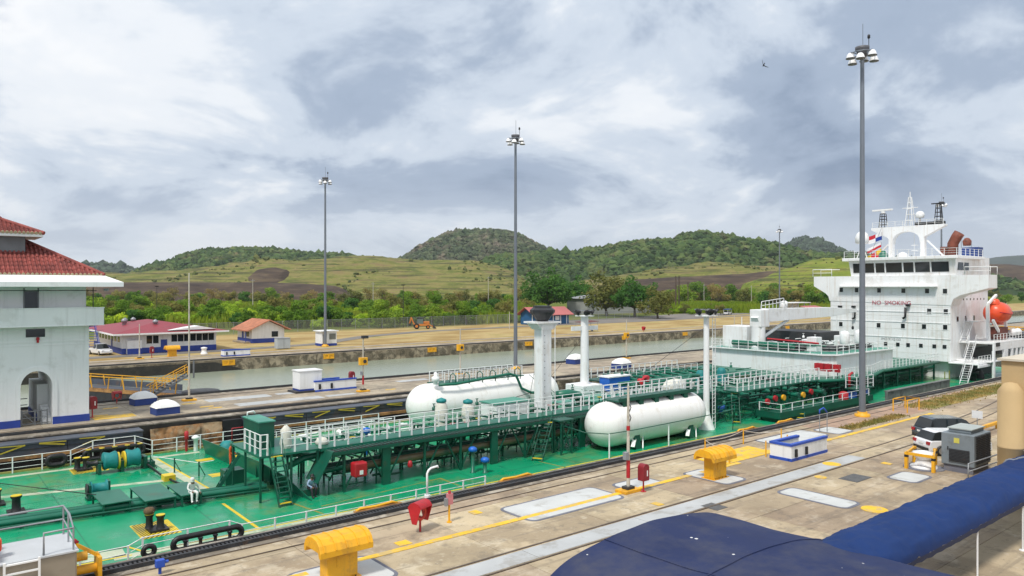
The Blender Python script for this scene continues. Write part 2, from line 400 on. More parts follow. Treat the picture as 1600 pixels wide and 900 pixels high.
# ------------------------------------------------------------------ middle wall
M_wetwall_shade = mat('wet_wall_and_shade', (0.030, 0.027, 0.022), 0.45, 0.4, 0.5, dirt=[((0.075, 0.06, 0.04), 0.3, 0.6), ((0.012, 0.011, 0.01), 0.4, 0.9)], bump=0.6, bscale=2.5)  # wet wall colour, also used to paint the far gate recess dark
MI = structure(MB().box(X0, IN + 0.02, -14, X1, IF, -0.1).build('middle_wall', M_wetwall_shade))
MB().box(60, IN - .02, -1.6, X1, IN + .019, -.11).build('dry_wall_band', M_wallconc, MI)
MB().box(X0, IN + .5, -0.1, X1, IF - .5, -0.04).build('joint_bed', M_tar, MI)
xs = [X0, -25] + [-6 + 7.2 * k for k in range(22)] + [170, 210, 260, 320, X1]
M_islandconc = mat('middle_wall_paving', (0.38, 0.315, 0.23), 0.85, 0.2, 0.25, dirt=[((0.48, 0.42, 0.33), 0.3, 0.6), ((0.22, 0.185, 0.14), 0.6, 0.30), ((0.14, 0.12, 0.09), 0.3, 1.1)], bump=0.2, rnd=0.10)
slabs(MI, xs, [IN + 2.4, 70.3, 73.3, 76.2, IF - 1.6], -0.04, 0.0, M_islandconc)
slabs(MI, xs, [IN, IN + 2.4], -0.1, 0.0, M_coping, name='coping_slab'); slabs(MI, xs, [IF - 1.6, IF], -0.1, 0.0, M_coping, name='coping_slab')
for (x0, y0, x1, y1) in [(24.0, 69.2, 32.5, 71.0), (33, 69.6, 36.2, 70.6), (22.6, 73.5, 28.8, 75.4), (29.6, 74.0, 32.8, 75.2), (44.5, 75.0, 48.6, 76.4), (47, 70.0, 53, 71.6)]:
    MB().ext(rounded(x0, y0, x1, y1, 0.002, 0.2), (0, 0, 0.012)).build('hatch_cover', M_stripgrey, MI)
for (x, y) in [(14.5, 75.5), (17.7, 72.6), (20.8, 73.8), (22, 69.8), (13.0, 71.8), (40.6, 70.4), (21.6, 71.0)]:
    sheet('marker_plate', M_yline, MI, x - 0.6, y - 0.2, x + 0.6, y + 0.2, 0.016)
sheet('painted_patch', M_yline, MI, 12.2, 69.6, 15.4, 71.3, 0.014)
t1 = track('towing_track', 'dark towing rails along the ship side of the middle wall', [68.0], 66.5, 0.008, X0, X1, 'tracks on the middle wall')
t2 = track('towing_track', 'dark towing rails along the far side of the middle wall', [77.8], 79.9, 0.008, X0, X1, 'tracks on the middle wall')
# ------------------------------------------------------------------ far bank
FB = structure(MB().box(X0, FE, -14, X1, FE + 4, -0.05).build('far_bank_wall', M_wallconc))
slabs(FB, [X0, -20] + [0 + 8 * k for k in range(34)] + [300, 350, X1], [FE, FE + 2.4, FE + 6.2], -0.05, 0.0, M_islandconc)
for k in range(34):
    MB().box(36.9 + 8 * k, FE - 0.02 - rng.uniform(0.02, .1), -2.2, 36.9 + 8 * k + 7.85, FE + .3, -0.32).build('wall_block', M_wallconc, FB)
track('towing_track', 'dark rail along the edge of the far grassy bank', [FE + 2.1], FE + 0.55, 0.01, X0, X1, None)
MB().box(-20, FE - .15, -1.74, 36.5, FE + .1, -.34).build('gate_recess_shade', M_wetwall_shade, FB)  # dark box on the wall face, paints the shade of a gate recess
MB().ext([(36.5, FE - .16, -1.75), (36.5, FE - .16, -.34), (41, FE - .16, -1.75)], (0, .1, 0)).build('recess_shade_toe', M_wetwall_shade, FB)  # slanted end of the painted recess shade
# recessed mooring bollards painted yellow in the far wall
for i, k in enumerate(range(9)):
    x = [38.5, 55.0, 75.5, 99, 128, 150, 172, 197, 226][k]
    b = thing('wall_bollard', ['leftmost yellow mooring recess in the far lock wall, under the white planter', 'yellow mooring recess in the far wall below the small grey kiosk', 'yellow mooring recess in the far wall left of the middle floodlight', 'yellow mooring recess in the far wall just left of the middle floodlight mast', 'yellow mooring recess in the far wall right of the black-capped ship post', 'yellow mooring recess in the far wall under the heart-shaped red sign', 'yellow mooring recess in the far wall left of the deck light mast', 'yellow mooring recess in the far wall seen left of the ship crane', 'yellow mooring recess in the far wall seen under the crane jib'][k], 'bollard', (x, FE, 0), group='mooring recesses in the far wall')
    MB().box(-0.95, -0.2, -0.95, 0.95, 0.1, -0.75).build('sill', M_yellow, b); MB().box(-0.95, -0.19, -0.3, 0.95, 0.1, -0.12).build('lintel', M_yellow, b)
    [MB().box(x_, -.185, -.75, x_ + .3, .1, -.3).build('jamb', M_yellow, b) for x_ in (-.95, .65)]; MB().cyl((0, -.12, -.74), (0, -.12, -.32), .13, n=10).build('bitt', M_yellow, b); MB().box(-.66, -.12, -.76, .66, .09, -.29).build('recess_back', M_yellow, b)
# far ground: one sheet to the horizon with the road and bare patches
def ground_mat():
    m = bpy.data.materials.new('far_ground'); t, b, o = nodes(m); N, L = t.nodes.new, t.links.new
    g = N('ShaderNodeNewGeometry'); sp = N('ShaderNodeSeparateXYZ'); L(g.outputs['Position'], sp.inputs[0])
    def nz(s, d=6, sc=(1, 1, 1)):
        mp = N('ShaderNodeMapping'); mp.inputs['Scale'].default_value = sc; L(g.outputs['Position'], mp.inputs[0])
        n = N('ShaderNodeTexNoise'); n.inputs['Scale'].default_value = s; n.inputs['Detail'].default_value = d; n.inputs['Roughness'].default_value = .62; L(mp.outputs[0], n.inputs['Vector']); return n.outputs[0]
    def rmp(f, st):
        r = N('ShaderNodeValToRGB'); e = r.color_ramp.elements
        while len(e) < len(st): e.new(.5)
        for k, (p, c) in zip(e, st): k.position = p; k.color = (*c, 1)
        L(f, r.inputs[0]); return r.outputs[0]
    near = rmp(nz(0.07, 9, (1, 1.8, 1)), [(0.3, (0.24, 0.155, 0.06)), (0.45, (0.34, 0.24, 0.10)), (0.55, (0.43, 0.325, 0.155)), (0.63, (0.32, 0.26, 0.10)), (0.72, (0.17, 0.185, 0.05))])
    far = rmp(nz(0.03, 9), [(0.35, (0.06, 0.09, 0.015)), (0.5, (0.12, 0.15, 0.025)), (0.7, (0.2, 0.19, 0.05))])
    mr = N('ShaderNodeMapRange'); mr.inputs[1].default_value = 172; mr.inputs[2].default_value = 182; L(sp.outputs[1], mr.inputs[0])
    mx = N('ShaderNodeMix'); mx.data_type = 'RGBA'; L(mr.outputs[0], mx.inputs[0]); L(near, mx.inputs[6]); L(far, mx.inputs[7]); L(mx.outputs[2], b.inputs['Base Color'])
    b.inputs['Roughness'].default_value = 0.95; b.inputs['Specular IOR Level'].default_value = 0.1; return m
GR = structure(MB().add([(-3000, FE + 6.2, -0.03), (9000, FE + 6.2, -0.03), (9000, 9000, -0.03), (-3000, 9000, -0.03)], [(0, 1, 2, 3)]).build('ground', ground_mat()))
structure(MB().add([(X1, -3000, -6.5), (9000, -3000, -6.5), (9000, FE + 6.2, -6.5), (X1, FE + 6.2, -6.5)], [(0, 1, 2, 3)]).build('ground_beyond_locks', ground_mat()))
M_asph = mat('old_asphalt', (0.17, 0.155, 0.14), 0.9, 0.15, 0.2, dirt=((0.26, 0.22, 0.16), 0.4, 0.15))
def road(name, pts, w, m, z=0.012):
    v = []; 
    for i, p in enumerate(pts):
        a = Vector(pts[max(0, i - 1)]); b = Vector(pts[min(len(pts) - 1, i + 1)]); d = (b - a).normalized(); n = Vector((-d.y, d.x)) * w / 2
        v += [(p[0] - n.x, p[1] - n.y, z), (p[0] + n.x, p[1] + n.y, z)]
    o = MB().add(v, [(2 * i, 2 * i + 2, 2 * i + 3, 2 * i + 1) for i in range(len(pts) - 1)]).build(name, m); return structure(o)
road('road', [(10, 131), (45, 132.5), (62, 136), (80, 150), (100, 158), (140, 161), (190, 160), (260, 168), (330, 176), (500, 190)], 4.0, M_asph)
road('service_road', [(150, 168), (200, 172), (240, 182), (290, 192), (380, 205), (700, 240)], 22, M_asph, 0.006)
road('path', [(20, 124), (60, 125), (110, 126.5), (200, 128), (330, 131)], 2.2, M_islandconc, 0.01)
# ================================================================== HILLS AND VEGETATION
def foliage_mat(name, stops, scale, rough=0.85, rnd=0.12, trans=0.0):
    m = bpy.data.materials.new(name); t, b, o = nodes(m); N, L = t.nodes.new, t.links.new
    g = N('ShaderNodeNewGeometry'); n = N('ShaderNodeTexNoise'); n.inputs['Scale'].default_value = scale; n.inputs['Detail'].default_value = 5; n.inputs['Roughness'].default_value = 0.7; L(g.outputs['Position'], n.inputs['Vector'])
    r = N('ShaderNodeValToRGB'); e = r.color_ramp.elements
    while len(e) < len(stops): e.new(.5)
    for k, (p, c) in zip(e, stops): k.position = p; k.color = (*c, 1)
    L(n.outputs[0], r.inputs[0])
    oi = N('ShaderNodeObjectInfo'); hs = N('ShaderNodeHueSaturation'); L(r.outputs[0], hs.inputs['Color'])
    mr = N('ShaderNodeMapRange'); mr.inputs[3].default_value = 1 - rnd * 2; mr.inputs[4].default_value = 1 + rnd * 2; 
    if 'hill' in name:
        ta = N('ShaderNodeAttribute'); ta.attribute_name = 'tone'; tsrc = ta.outputs['Fac']; mr.inputs[3].default_value = .55 if 'forest' in name else .8; mr.inputs[4].default_value = 1.5 if 'forest' in name else 1.2
    else: tsrc = oi.outputs['Random']
    L(tsrc, mr.inputs[0]); L(mr.outputs[0], hs.inputs['Value'])
    mh = N('ShaderNodeMapRange'); mh.inputs[3].default_value = 0.5 + rnd * .12; mh.inputs[4].default_value = 0.5 - rnd * .16; L(tsrc, mh.inputs[0]); L(mh.outputs[0], hs.inputs['Hue'])
    L(hs.outputs[0], b.inputs['Base Color']); b.inputs['Roughness'].default_value = rough; b.inputs['Specular IOR Level'].default_value = 0.2
    if trans:
        tr = N('ShaderNodeBsdfTranslucent'); L(hs.outputs[0], tr.inputs[0]); mx = N('ShaderNodeMixShader'); mx.inputs[0].default_value = trans
        L(b.outputs[0], mx.inputs[1]); L(tr.outputs[0], mx.inputs[2]); L(mx.outputs[0], o.inputs[0])
    return m
M_forest = foliage_mat('hill_forest', [(0.32, (0.022, 0.050, 0.014)), (0.48, (0.045, 0.085, 0.020)), (0.6, (0.075, 0.10, 0.030)), (0.72, (0.13, 0.095, 0.05))], 0.022)
M_forestdry = foliage_mat('hill_forest_dry', [(0.3, (0.035, 0.062, 0.026)), (0.5, (0.065, 0.085, 0.040)), (0.62, (0.11, 0.10, 0.065)), (0.74, (0.16, 0.12, 0.085))], 0.02)
M_forestfar = foliage_mat('hill_forest_far', [(0.3, (0.028, 0.052, 0.030)), (0.6, (0.05, 0.075, 0.042))], 0.02)
def slope_mat(name, stops, sx=1.0, terr=0.0):
    m = bpy.data.materials.new(name); t, b, o = nodes(m); N, L = t.nodes.new, t.links.new
    g = N('ShaderNodeNewGeometry'); mp = N('ShaderNodeMapping'); mp.inputs['Scale'].default_value = (1, 1, sx); L(g.outputs['Position'], mp.inputs[0])
    n = N('ShaderNodeTexNoise'); n.inputs['Scale'].default_value = 0.035; n.inputs['Detail'].default_value = 10; n.inputs['Roughness'].default_value = .68; L(mp.outputs[0], n.inputs['Vector'])
    r = N('ShaderNodeValToRGB'); e = r.color_ramp.elements
    while len(e) < len(stops): e.new(.5)
    for k, (p, c) in zip(e, stops): k.position = p; k.color = (*c, 1)
    L(n.outputs[0], r.inputs[0]); cur = r.outputs[0]
    for (mx_, sc_, lo_, hi_, col_) in (((.012, .012, .55), 1.0, .52, .58, (.055, .055, .028)), ((.02, .02, .9), 1.0, .60, .66, (.19, .14, .075)), ((1, 1, 2), .12, .56, .66, (.075, .10, .022)), ((1, 1, 2), .3, .6, .66, (.26, .24, .08))):
        if not terr: break
        mp2 = N('ShaderNodeMapping'); mp2.inputs['Scale'].default_value = mx_; L(g.outputs['Position'], mp2.inputs[0]); n2 = N('ShaderNodeTexNoise'); n2.inputs['Scale'].default_value = sc_; n2.inputs['Detail'].default_value = 7; n2.inputs['Roughness'].default_value = .6; L(mp2.outputs[0], n2.inputs['Vector'])
        mr2 = N('ShaderNodeMapRange'); mr2.inputs[1].default_value = lo_; mr2.inputs[2].default_value = hi_; mr2.inputs[4].default_value = .8; L(n2.outputs[0], mr2.inputs[0])
        m2 = N('ShaderNodeMix'); m2.data_type = 'RGBA'; m2.inputs[7].default_value = (*col_, 1); L(mr2.outputs[0], m2.inputs[0]); L(cur, m2.inputs[6]); cur = m2.outputs[2]
    L(cur, b.inputs['Base Color']); b.inputs['Roughness'].default_value = 0.95; b.inputs['Specular IOR Level'].default_value = .1; return m
M_grasshill = slope_mat('grass_hill', [(0.3, (0.075, 0.10, 0.022)), (0.44, (0.14, 0.15, 0.038)), (0.55, (0.20, 0.18, 0.06)), (0.66, (0.20, 0.145, 0.07)), (0.75, (0.10, 0.07, 0.05))], 6.0, 1)
M_greenhill = slope_mat('green_hill', [(0.3, (0.10, 0.15, 0.018)), (0.5, (0.17, 0.21, 0.03)), (0.7, (0.25, 0.22, 0.06))], 3.0, 1)
M_shrub = foliage_mat('hill_shrubs', [(0.3, (0.05, 0.075, 0.018)), (0.5, (0.09, 0.11, 0.03)), (0.7, (0.15, 0.14, 0.05))], 0.05)
M_cut = slope_mat('bare_cutting', [(0.3, (0.040, 0.031, 0.027)), (0.5, (0.075, 0.055, 0.042)), (0.62, (0.12, 0.09, 0.06)), (0.72, (0.12, 0.12, 0.04))], 8.0)
def interp(pts, x):
    if x <= pts[0][0]: return pts[0][1]
    for (a, b), (c, d) in zip(pts, pts[1:]):
        if x <= c: 
            u = (x - a) / (c - a); u = u * u * (3 - 2 * u) * .5 + u * .5
            return b + (d - b) * u
    return pts[-1][1]
ICO = None
def ico():
    global ICO
    if ICO is None:
        import bmesh
        bm = bmesh.new(); bmesh.ops.create_icosphere(bm, subdivisions=1, radius=1); ICO = ([v.co.copy() for v in bm.verts], [tuple(v.index for v in f.verts) for f in bm.faces]); bm.free()
    return ICO
def hill(name, label, sil, D, Wd, m, nx=140, ny=26, base=-3.0, rough=2.0, terr=0, blobs=0, bm_=None, br=(3.0, 5.5), seed=0, back=1.0, smax=0.12, blab=None, flat=0.0):
    """sil: skyline as surveyed from the camera (x, y in the photograph) at distance D; the hill has its full depth 2*Wd"""
    xa, xb = sil[0][0], sil[-1][0]
    def zof(px): return CAM_H - (interp(sil, px) - 449) * D / F_PX
    def P(px, s):
        lat = (px - 800) / F_PX * D; dep = D + s * Wd * (1 if s < 0 else back)
        c = math.cos(s * math.pi / 2); c = max(0.0, c) ** 0.85
        e = max(0.0, min(1.0, min(px - xa, xb - px) / (.09 * (xb - xa)))); top = base + (zof(px) - base) * math.sin(e * math.pi / 2); n = noise.fractal(Vector((lat * .012, dep * .012, seed * 3.7)), 0.9, 2.1, 4) * rough * 1.8
        z = base + (top - base) * c + n * (1 if abs(s) > .03 else .5) * min(1.0, max(0, top - base) / 12)
        if terr: 
            k = z / terr; z = (math.floor(k) + min(1, (k - math.floor(k)) * 2.6) * 1.0) * terr * .6 + z * .4
        return Vector((DX * dep + DY * lat, DY * dep - DX * lat, z))
    g = MB().grid(lambda u, v: P(xa + (xb - xa) * u, -1 + 2 * v), nx, ny)
    h = structure(g.build(name, m, fix=False), None)
    h['label'] = label
    if blobs:
        r = random.Random(seed + 11); b = MB(); vs, fs = ico(); cnt = 0; tries = 0; tones = []; tuft = False
        while cnt < blobs and tries < blobs * 12:
            tries += 1
            px = r.uniform(xa, xb); s = r.uniform(-0.92, smax)
            p = P(px, s)
            if p.z < base + 2.5: continue
            if bm_ is M_shrub and noise.noise(p * .02) < .12: continue
            cnt += 1
            rad = br[0] + (br[1] * 1.25 - br[0]) * r.random() ** 2.2; sc = Vector((rad * r.uniform(.8, 1.3), rad * r.uniform(.8, 1.3), rad * r.uniform(.6, 1.05)))
            if r.random() < .06: sc *= 1.35
            b.add([p + Vector((v.x * sc.x * r.uniform(.5, 1.35), v.y * sc.y * r.uniform(.5, 1.35), v.z * sc.z * r.uniform(.5, 1.45) + sc.z * .35)) for v in vs], fs, False)
            tones += [r.random()] * len(vs)
        o = b.build('forest_canopy', bm_, h, fix=False); o['kind'] = 'stuff'
        at = o.data.attributes.new('tone', 'FLOAT', 'POINT'); at.data.foreach_set('value', tones)
    return h
hill('hill', 'far blue mountain at the right edge of the view', [(1380, 449), (1440, 426), (1490, 415), (1540, 408), (1585, 399), (1620, 397), (1680, 404), (1760, 425), (1830, 449)], 5200, 1500, M_forestfar, 60, 16, rough=8, seed=1)
hill('hill', 'dark bluish pointed hill behind the right-hand ridge', [(1180, 449), (1212, 398), (1226, 388), (1240, 379), (1258, 374), (1272, 378), (1288, 389), (1302, 397), (1340, 402), (1370, 404), (1420, 410), (1470, 418), (1520, 432), (1560, 449)], 2700, 420, M_forestfar, 90, 18, rough=3, seed=2, blobs=2600, bm_=M_forestfar, br=(6, 11))
hill('hill', 'low distant wooded hill beside the white tower roof', [(60, 449), (100, 425), (145, 416), (165, 415), (190, 419), (212, 423), (240, 430), (270, 449)], 2300, 300, M_forestfar, 50, 14, rough=2, seed=3, blobs=900, bm_=M_forestfar, br=(6, 10))
hill('hill', 'rounded dry wooded hill in the middle distance', [(600, 449), (625, 410), (645, 399), (660, 389), (680, 378), (700, 369), (722, 363), (750, 362), (790, 364), (805, 368), (822, 375), (840, 385), (855, 394), (880, 405), (920, 449)], 1700, 280, M_forestdry, 120, 26, rough=3, seed=4, blobs=9000, bm_=M_forestdry, br=(2.4, 6))
hill('hill', 'left wooded hill with dark green canopy', [(225, 449), (250, 421), (272, 413), (295, 406), (320, 398), (345, 393), (380, 391), (410, 392), (445, 394), (480, 397), (520, 401), (560, 404), (600, 412), (640, 449)], 1450, 230, M_forest, 120, 22, rough=3, seed=5, blobs=7500, bm_=M_forest, br=(2.4, 6))
hill('hill', 'long wooded ridge right of the middle floodlight mast', [(700, 449), (740, 414), (765, 407), (800, 402), (850, 398), (900, 398), (925, 393), (955, 387), (985, 383), (1010, 381), (1040, 378), (1060, 373), (1075, 369), (1092, 367), (1110, 370), (1130, 371), (1150, 378), (1180, 381), (1200, 384), (1215, 391), (1240, 398), (1290, 402), (1340, 406), (1400, 413), (1450, 420), (1500, 432), (1530, 449)], 1250, 240, M_forest, 170, 26, rough=3, seed=6, blobs=13000, bm_=M_forest, br=(2.2, 5.4))
hill('hill', 'terraced yellow-green grass hillside in the middle distance', [(60, 449), (110, 432), (150, 427), (200, 426), (260, 425), (300, 424), (345, 420), (380, 412), (420, 409), (450, 407), (480, 409), (520, 405), (548, 401), (575, 400), (600, 403), (640, 407), (690, 409), (740, 412), (770, 417), (800, 425), (830, 436), (860, 449)], 900, 210, M_grasshill, 240, 70, rough=3.0, terr=3.4, seed=7, blobs=420, bm_=M_shrub, br=(.8, 2.4), smax=-.1)
hill('hill', 'grassy mound below the right-hand ridge', [(860, 449), (930, 436), (985, 428), (1020, 421), (1060, 416), (1085, 411), (1105, 407), (1125, 410), (1160, 416), (1200, 419), (1250, 421), (1300, 424), (1360, 432), (1420, 449)], 850, 150, M_grasshill, 160, 50, rough=2.6, terr=4.0, seed=8, blobs=200, bm_=M_shrub, br=(.8, 2.2), smax=-.1)
hill('hill', 'bright green grassy slope beside the ship bridge', [(1150, 449), (1200, 432), (1245, 415), (1275, 406), (1300, 403), (1330, 405), (1360, 409), (1400, 422), (1460, 449)], 640, 120, M_greenhill, 90, 24, rough=1.6, seed=9, blobs=90, bm_=M_shrub, br=(.8, 2.0), smax=-.1)
hill('embankment', 'dark brown bare cutting below the left hills', [(60, 449), (130, 444), (200, 441), (300, 441), (400, 441), (470, 443), (520, 446), (560, 449)], 660, 60, M_cut, 110, 14, rough=.7, seed=10)
hill('embankment', 'purplish bare earth bank notched into the grass hillside', [(390, 449), (397, 428), (406, 421), (430, 418), (448, 421), (456, 430), (464, 449)], 770, 50, M_cut, 60, 12, rough=2.0, seed=11)
hill('embankment', 'thin dark earth scar along the crest of the grass hillside', [(432, 449), (440, 422), (460, 413), (500, 413), (545, 410), (575, 412), (590, 424), (596, 449)], 850, 26, M_cut, 80, 10, rough=1.2, seed=14)
hill('embankment', 'long dark bare earth bank below the grassy mound', [(960, 449), (1000, 436), (1060, 433), (1120, 430), (1160, 428), (1200, 424), (1240, 425), (1280, 432), (1320, 449)], 700, 60, M_cut, 80, 12, rough=.8, seed=12)
hill('embankment', 'brown excavated slope at the right edge behind the ship', [(1440, 449), (1490, 421), (1530, 413), (1560, 414), (1600, 418), (1680, 420), (1750, 428), (1800, 449)], 1300, 200, M_cut, 60, 14, rough=2, seed=13)
# ------------------------------------------------------------------ trees
LEAF = {'green': foliage_mat('leaf_green', [(0.3, (0.073, 0.157, 0.017)), (0.5, (0.157, 0.282, 0.028)), (0.7, (0.273, 0.398, 0.046))], 0.28, trans=.42),
        'dark': foliage_mat('leaf_dark', [(0.3, (0.028, 0.094, 0.021)), (0.5, (0.063, 0.168, 0.028)), (0.7, (0.116, 0.242, 0.038))], 0.28, trans=.38, rnd=.06),
        'olive': foliage_mat('leaf_olive', [(0.3, (0.116, 0.137, 0.033)), (0.5, (0.210, 0.221, 0.054)), (0.7, (0.334, 0.273, 0.084))], 0.28, trans=.38),
        'lime': foliage_mat('leaf_lime', [(0.3, (0.210, 0.355, 0.026)), (0.5, (0.355, 0.523, 0.038)), (0.7, (0.503, 0.628, 0.063))], 0.28, trans=.42),
        'dry': foliage_mat('leaf_dry', [(0.3, (0.210, 0.157, 0.052)), (0.5, (0.314, 0.242, 0.084)), (0.7, (0.293, 0.314, 0.084))], 0.28, trans=.38)}
M_bark = mat('bark', (0.13, 0.105, 0.08), 0.95, 0.3, 1.5, bump=.5)
def tree_mesh(kind, h, rad, trunk_h, lobes, nleaf, leaf, seed, dens=1.0):
    """returns trunk mesh and crown mesh; crown = many small leaf faces on the shells of clumps"""
    r = random.Random(seed); tb = MB(); clumps = []
    top = Vector((r.uniform(-.3, .3), r.uniform(-.3, .3), trunk_h))
    tr = max(.1, h * 0.028)
    tb.tube([(0, 0, -.3), (r.uniform(-.1, .1), r.uniform(-.1, .1), trunk_h * .5), top], [tr * 1.5, tr * 1.05, tr * .8], 7)
    for k in range(lobes):
        a = 2 * math.pi * (k + r.random() * .7) / lobes; e = r.uniform(0.0, 1.0); rr = rad * r.uniform(.35, .8) * (1 - .45 * e)
        c = Vector((math.cos(a) * rr, math.sin(a) * rr, trunk_h + (h - trunk_h) * (.18 + .62 * e)))
        mid = top.lerp(c, .5) + Vector((0, 0, -.06 * h)); tb.tube([top - Vector((0, 0, trunk_h * .15)), mid, c], [tr * .55, tr * .4, tr * .12], 5)
        cr = rad * r.uniform(.30, .5)
        clumps.append((c, cr))
        for _ in range(3):
            o = Vector((r.gauss(0, 1), r.gauss(0, 1), r.gauss(0, .7))).normalized() * cr * r.uniform(.7, 1.1); clumps.append((c + o, cr * r.uniform(.4, .65)))
    b = MB(); tot = sum(c[1] ** 2 for c in clumps)
    for c, cr in clumps:
        n = int(nleaf * cr * cr / tot)
        for _ in range(n):
            d = Vector((r.gauss(0, 1), r.gauss(0, 1), r.gauss(0, 1))).normalized(); rr = cr * (1 - abs(r.gauss(0, .16))); 
            if d.z < -.2 and r.random() < .45: continue
            p = c + Vector((d.x * rr, d.y * rr, d.z * rr * .78)); n1 = (d + Vector((r.gauss(0, .5), r.gauss(0, .5), r.gauss(0, .5) + .35))).normalized()
            u = n1.cross(Vector((r.gauss(0, 1), r.gauss(0, 1), r.gauss(0, 1)))).normalized(); w = n1.cross(u); s = leaf * r.uniform(.55, 1.25)
            b.add([p - u * s, p + w * s * .5 , p + u * s, p - w * s * .5], [(0, 1, 2, 3)])
    return tb.mesh('trunk', M_bark), b.mesh('crown', LEAF[kind])
VAR = {}
def variants(kind, specs):
    VAR[kind] = [tree_mesh(kind, *s) for s in specs]
variants('green', [(7.0, 4.4, 1.0, 9, 3400, .34, 1), (5.6, 4.4, .7, 9, 3200, .34, 2), (9.0, 5.0, 1.4, 10, 4000, .36, 3)])
variants('dark', [(10.0, 5.6, 2.6, 13, 6800, .36, 4), (6.0, 3.4, .9, 8, 2600, .30, 5)])
variants('olive', [(6.5, 4.4, .9, 9, 2900, .34, 6), (8.5, 4.8, 1.4, 9, 3000, .34, 7)])
variants('lime', [(4.2, 3.6, .3, 8, 2600, .32, 8), (5.2, 3.6, .4, 8, 2600, .32, 9)])
variants('dry', [(9.0, 4.6, 2.0, 10, 1700, .30, 10), (11.0, 6.6, 3.2, 14, 5600, .34, 11)])
def tree(kind, v, loc, sc, rot, label, group=None, name='tree'):
    t = thing(name, label, 'tree' if name.endswith('tree') else 'shrub', loc, rot, group, sc)
    tm, cm = VAR[kind][v]; link('trunk', tm, t); link('crown', cm, t); return t
big = [('dark', 0, (856, 489), 430, 1.0, 'large dense dark green tree behind the small blue building', 300, 1.85),
       ('olive', 1, (948, 490), 418, 1.0, 'spreading tan-green tree with thin crown beside the grey shed', 288, 2.15),
       ('dark', 0, (992, 490), 425, 1.0, 'dark green spreading tree between the tan tree and low bushy tree', 275, 1.5),
       ('olive', 1, (1028, 490), 1, 1.0, 'low bushy olive tree at the right end of the shed', 262, 1.4)]
for kind, v, (px, py), _, _, lab, D, sc in big:
    p = dp(px, 449 + 11 * F_PX / D, D); tree(kind, v, (p.x, p.y, 0), sc, px * .7, lab, 'trees standing by the grey shed', 'spreading_tree')
p = dp(898, 449 + 11 * F_PX / 330, 330); tree('dark', 0, (p.x, p.y, 0), 1.6, 2.0, 'dark green tree filling in behind the large dense tree', 'trees standing by the grey shed', 'spreading_tree')
rv = random.Random(21)
SECT = [(-99, 150, 'behind the white control house'), (150, 250, 'left above the red-roofed building'), (250, 345, 'right above the red-roofed building'), (345, 400, 'above the orange-roofed house'), (400, 470, 'left of the left mast'), (470, 545, 'around the left floodlight mast'), (545, 620, 'left of the backhoe'), (620, 700, 'above the backhoe'), (700, 760, 'right of the backhoe'), (760, 870, 'by the middle floodlight mast'), (1000, 1070, 'by the two brown poles'), (1070, 1110, 'right of the two brown poles'), (1110, 1150, 'above the open cart'), (1150, 1190, 'left of the distant mast'), (1190, 1240, 'around the distant mast'), (1240, 1290, 'left of the bridge wing'), (1290, 1400, 'behind the nearest mast'), (1400, 1520, 'right of the bridge wing'), (1520, 1800, 'at the right edge')]
LOOK = {'green': ('green', 'tall green', 'rounded green'), 'dark': ('dark green',) * 3, 'olive': ('olive', 'tall olive', 'olive'), 'lime': ('lime green', 'bushy lime', 'lime'), 'dry': ('thin brownish',) * 3}
def place(n, pxr, Dr, kinds, scr, row, group, name='thicket_tree', zf=None):
    k = 0; tries = 0
    while k < n and tries < n * 20:
        tries += 1
        px = pxr[0] + (pxr[1] - pxr[0]) * ((k + rv.random()) / n); D = rv.uniform(*Dr); p = dp(px, 449, D)
        if p.y < 178.8: 
            if rv.random() < .1: k += 1
            continue
        kind = rv.choice(kinds); v = rv.randrange(len(VAR[kind])) if kind != 'dry' else 0
        if kind == 'dark': v = 1
        sec = next((c for a, b, c in SECT if a <= px < b), 'at the edge'); D_ = (p.x * DX + p.y * DY)
        lab = '%s %s %s, %s' % (LOOK[kind][v], 'shrub' if 'shrub' in name else 'tree', row, sec); lab = ' '.join(lab.split()[:16])
        tree(kind, v, (p.x, p.y, zf(p) if zf else 0), rv.uniform(*scr) * (1.0 if kind != 'dark' else 1.15), rv.uniform(0, 6.28), lab, group, name); k += 1
place(56, (40, 830), (196, 222), ['green', 'green', 'lime', 'lime', 'dark', 'green'], (.6, .9), 'just behind the fence', 'front row of the thicket behind the fence')
place(44, (40, 830), (215, 262), ['green', 'olive', 'lime', 'green', 'lime'], (.7, 1.0), 'in the second thicket row', 'second row of the thicket behind the fence')
place(34, (40, 830), (270, 340), ['green', 'lime', 'lime', 'olive', 'dark', 'lime'], (.75, 1.1), 'in the back thicket rows', 'back rows of the thicket behind the fence')
place(46, (130, 830), (390, 520), ['dark', 'olive', 'green', 'dry', 'olive'], (.95, 1.35), 'below the grass hillside', 'scattered trees below the hills')
place(44, (1040, 1340), (430, 560), ['green', 'olive', 'dark', 'green', 'dry'], (1.1, 1.7), 'in the right-hand wood', 'wood behind the right-hand field')
place(22, (1190, 1345), (340, 430), ['green', 'olive', 'dark'], (1.0, 1.5), 'at the near wood edge', 'near edge of the right-hand wood')
place(20, (1400, 1660), (420, 700), ['green', 'dark', 'olive'], (.8, 1.2), 'far beyond the ship', 'trees beyond the ship bridge')
place(12, (1040, 1130), (300, 340), ['lime', 'olive'], (.4, .62), 'by the bright field', 'round shrubs by the field', 'low_shrub')
# trees that would share a label are told apart by their order from left to right
same = {}
for o in COL.objects:
    if o.get('category') in ('tree', 'shrub'): same.setdefault(o['label'], []).append(o)
for lab, os_ in same.items():
    if len(os_) > 1:
        os_.sort(key=lambda o: (DY * o.location.x - DX * o.location.y) / (DX * o.location.x + DY * o.location.y))
        nm = ['the left one', 'the right one'] if len(os_) == 2 else ['the leftmost', 'second from left', 'third from left', 'fourth from left', 'fifth from left', 'sixth from left']
        for o, n_ in zip(os_, nm): o['label'] = lab + ', ' + n_
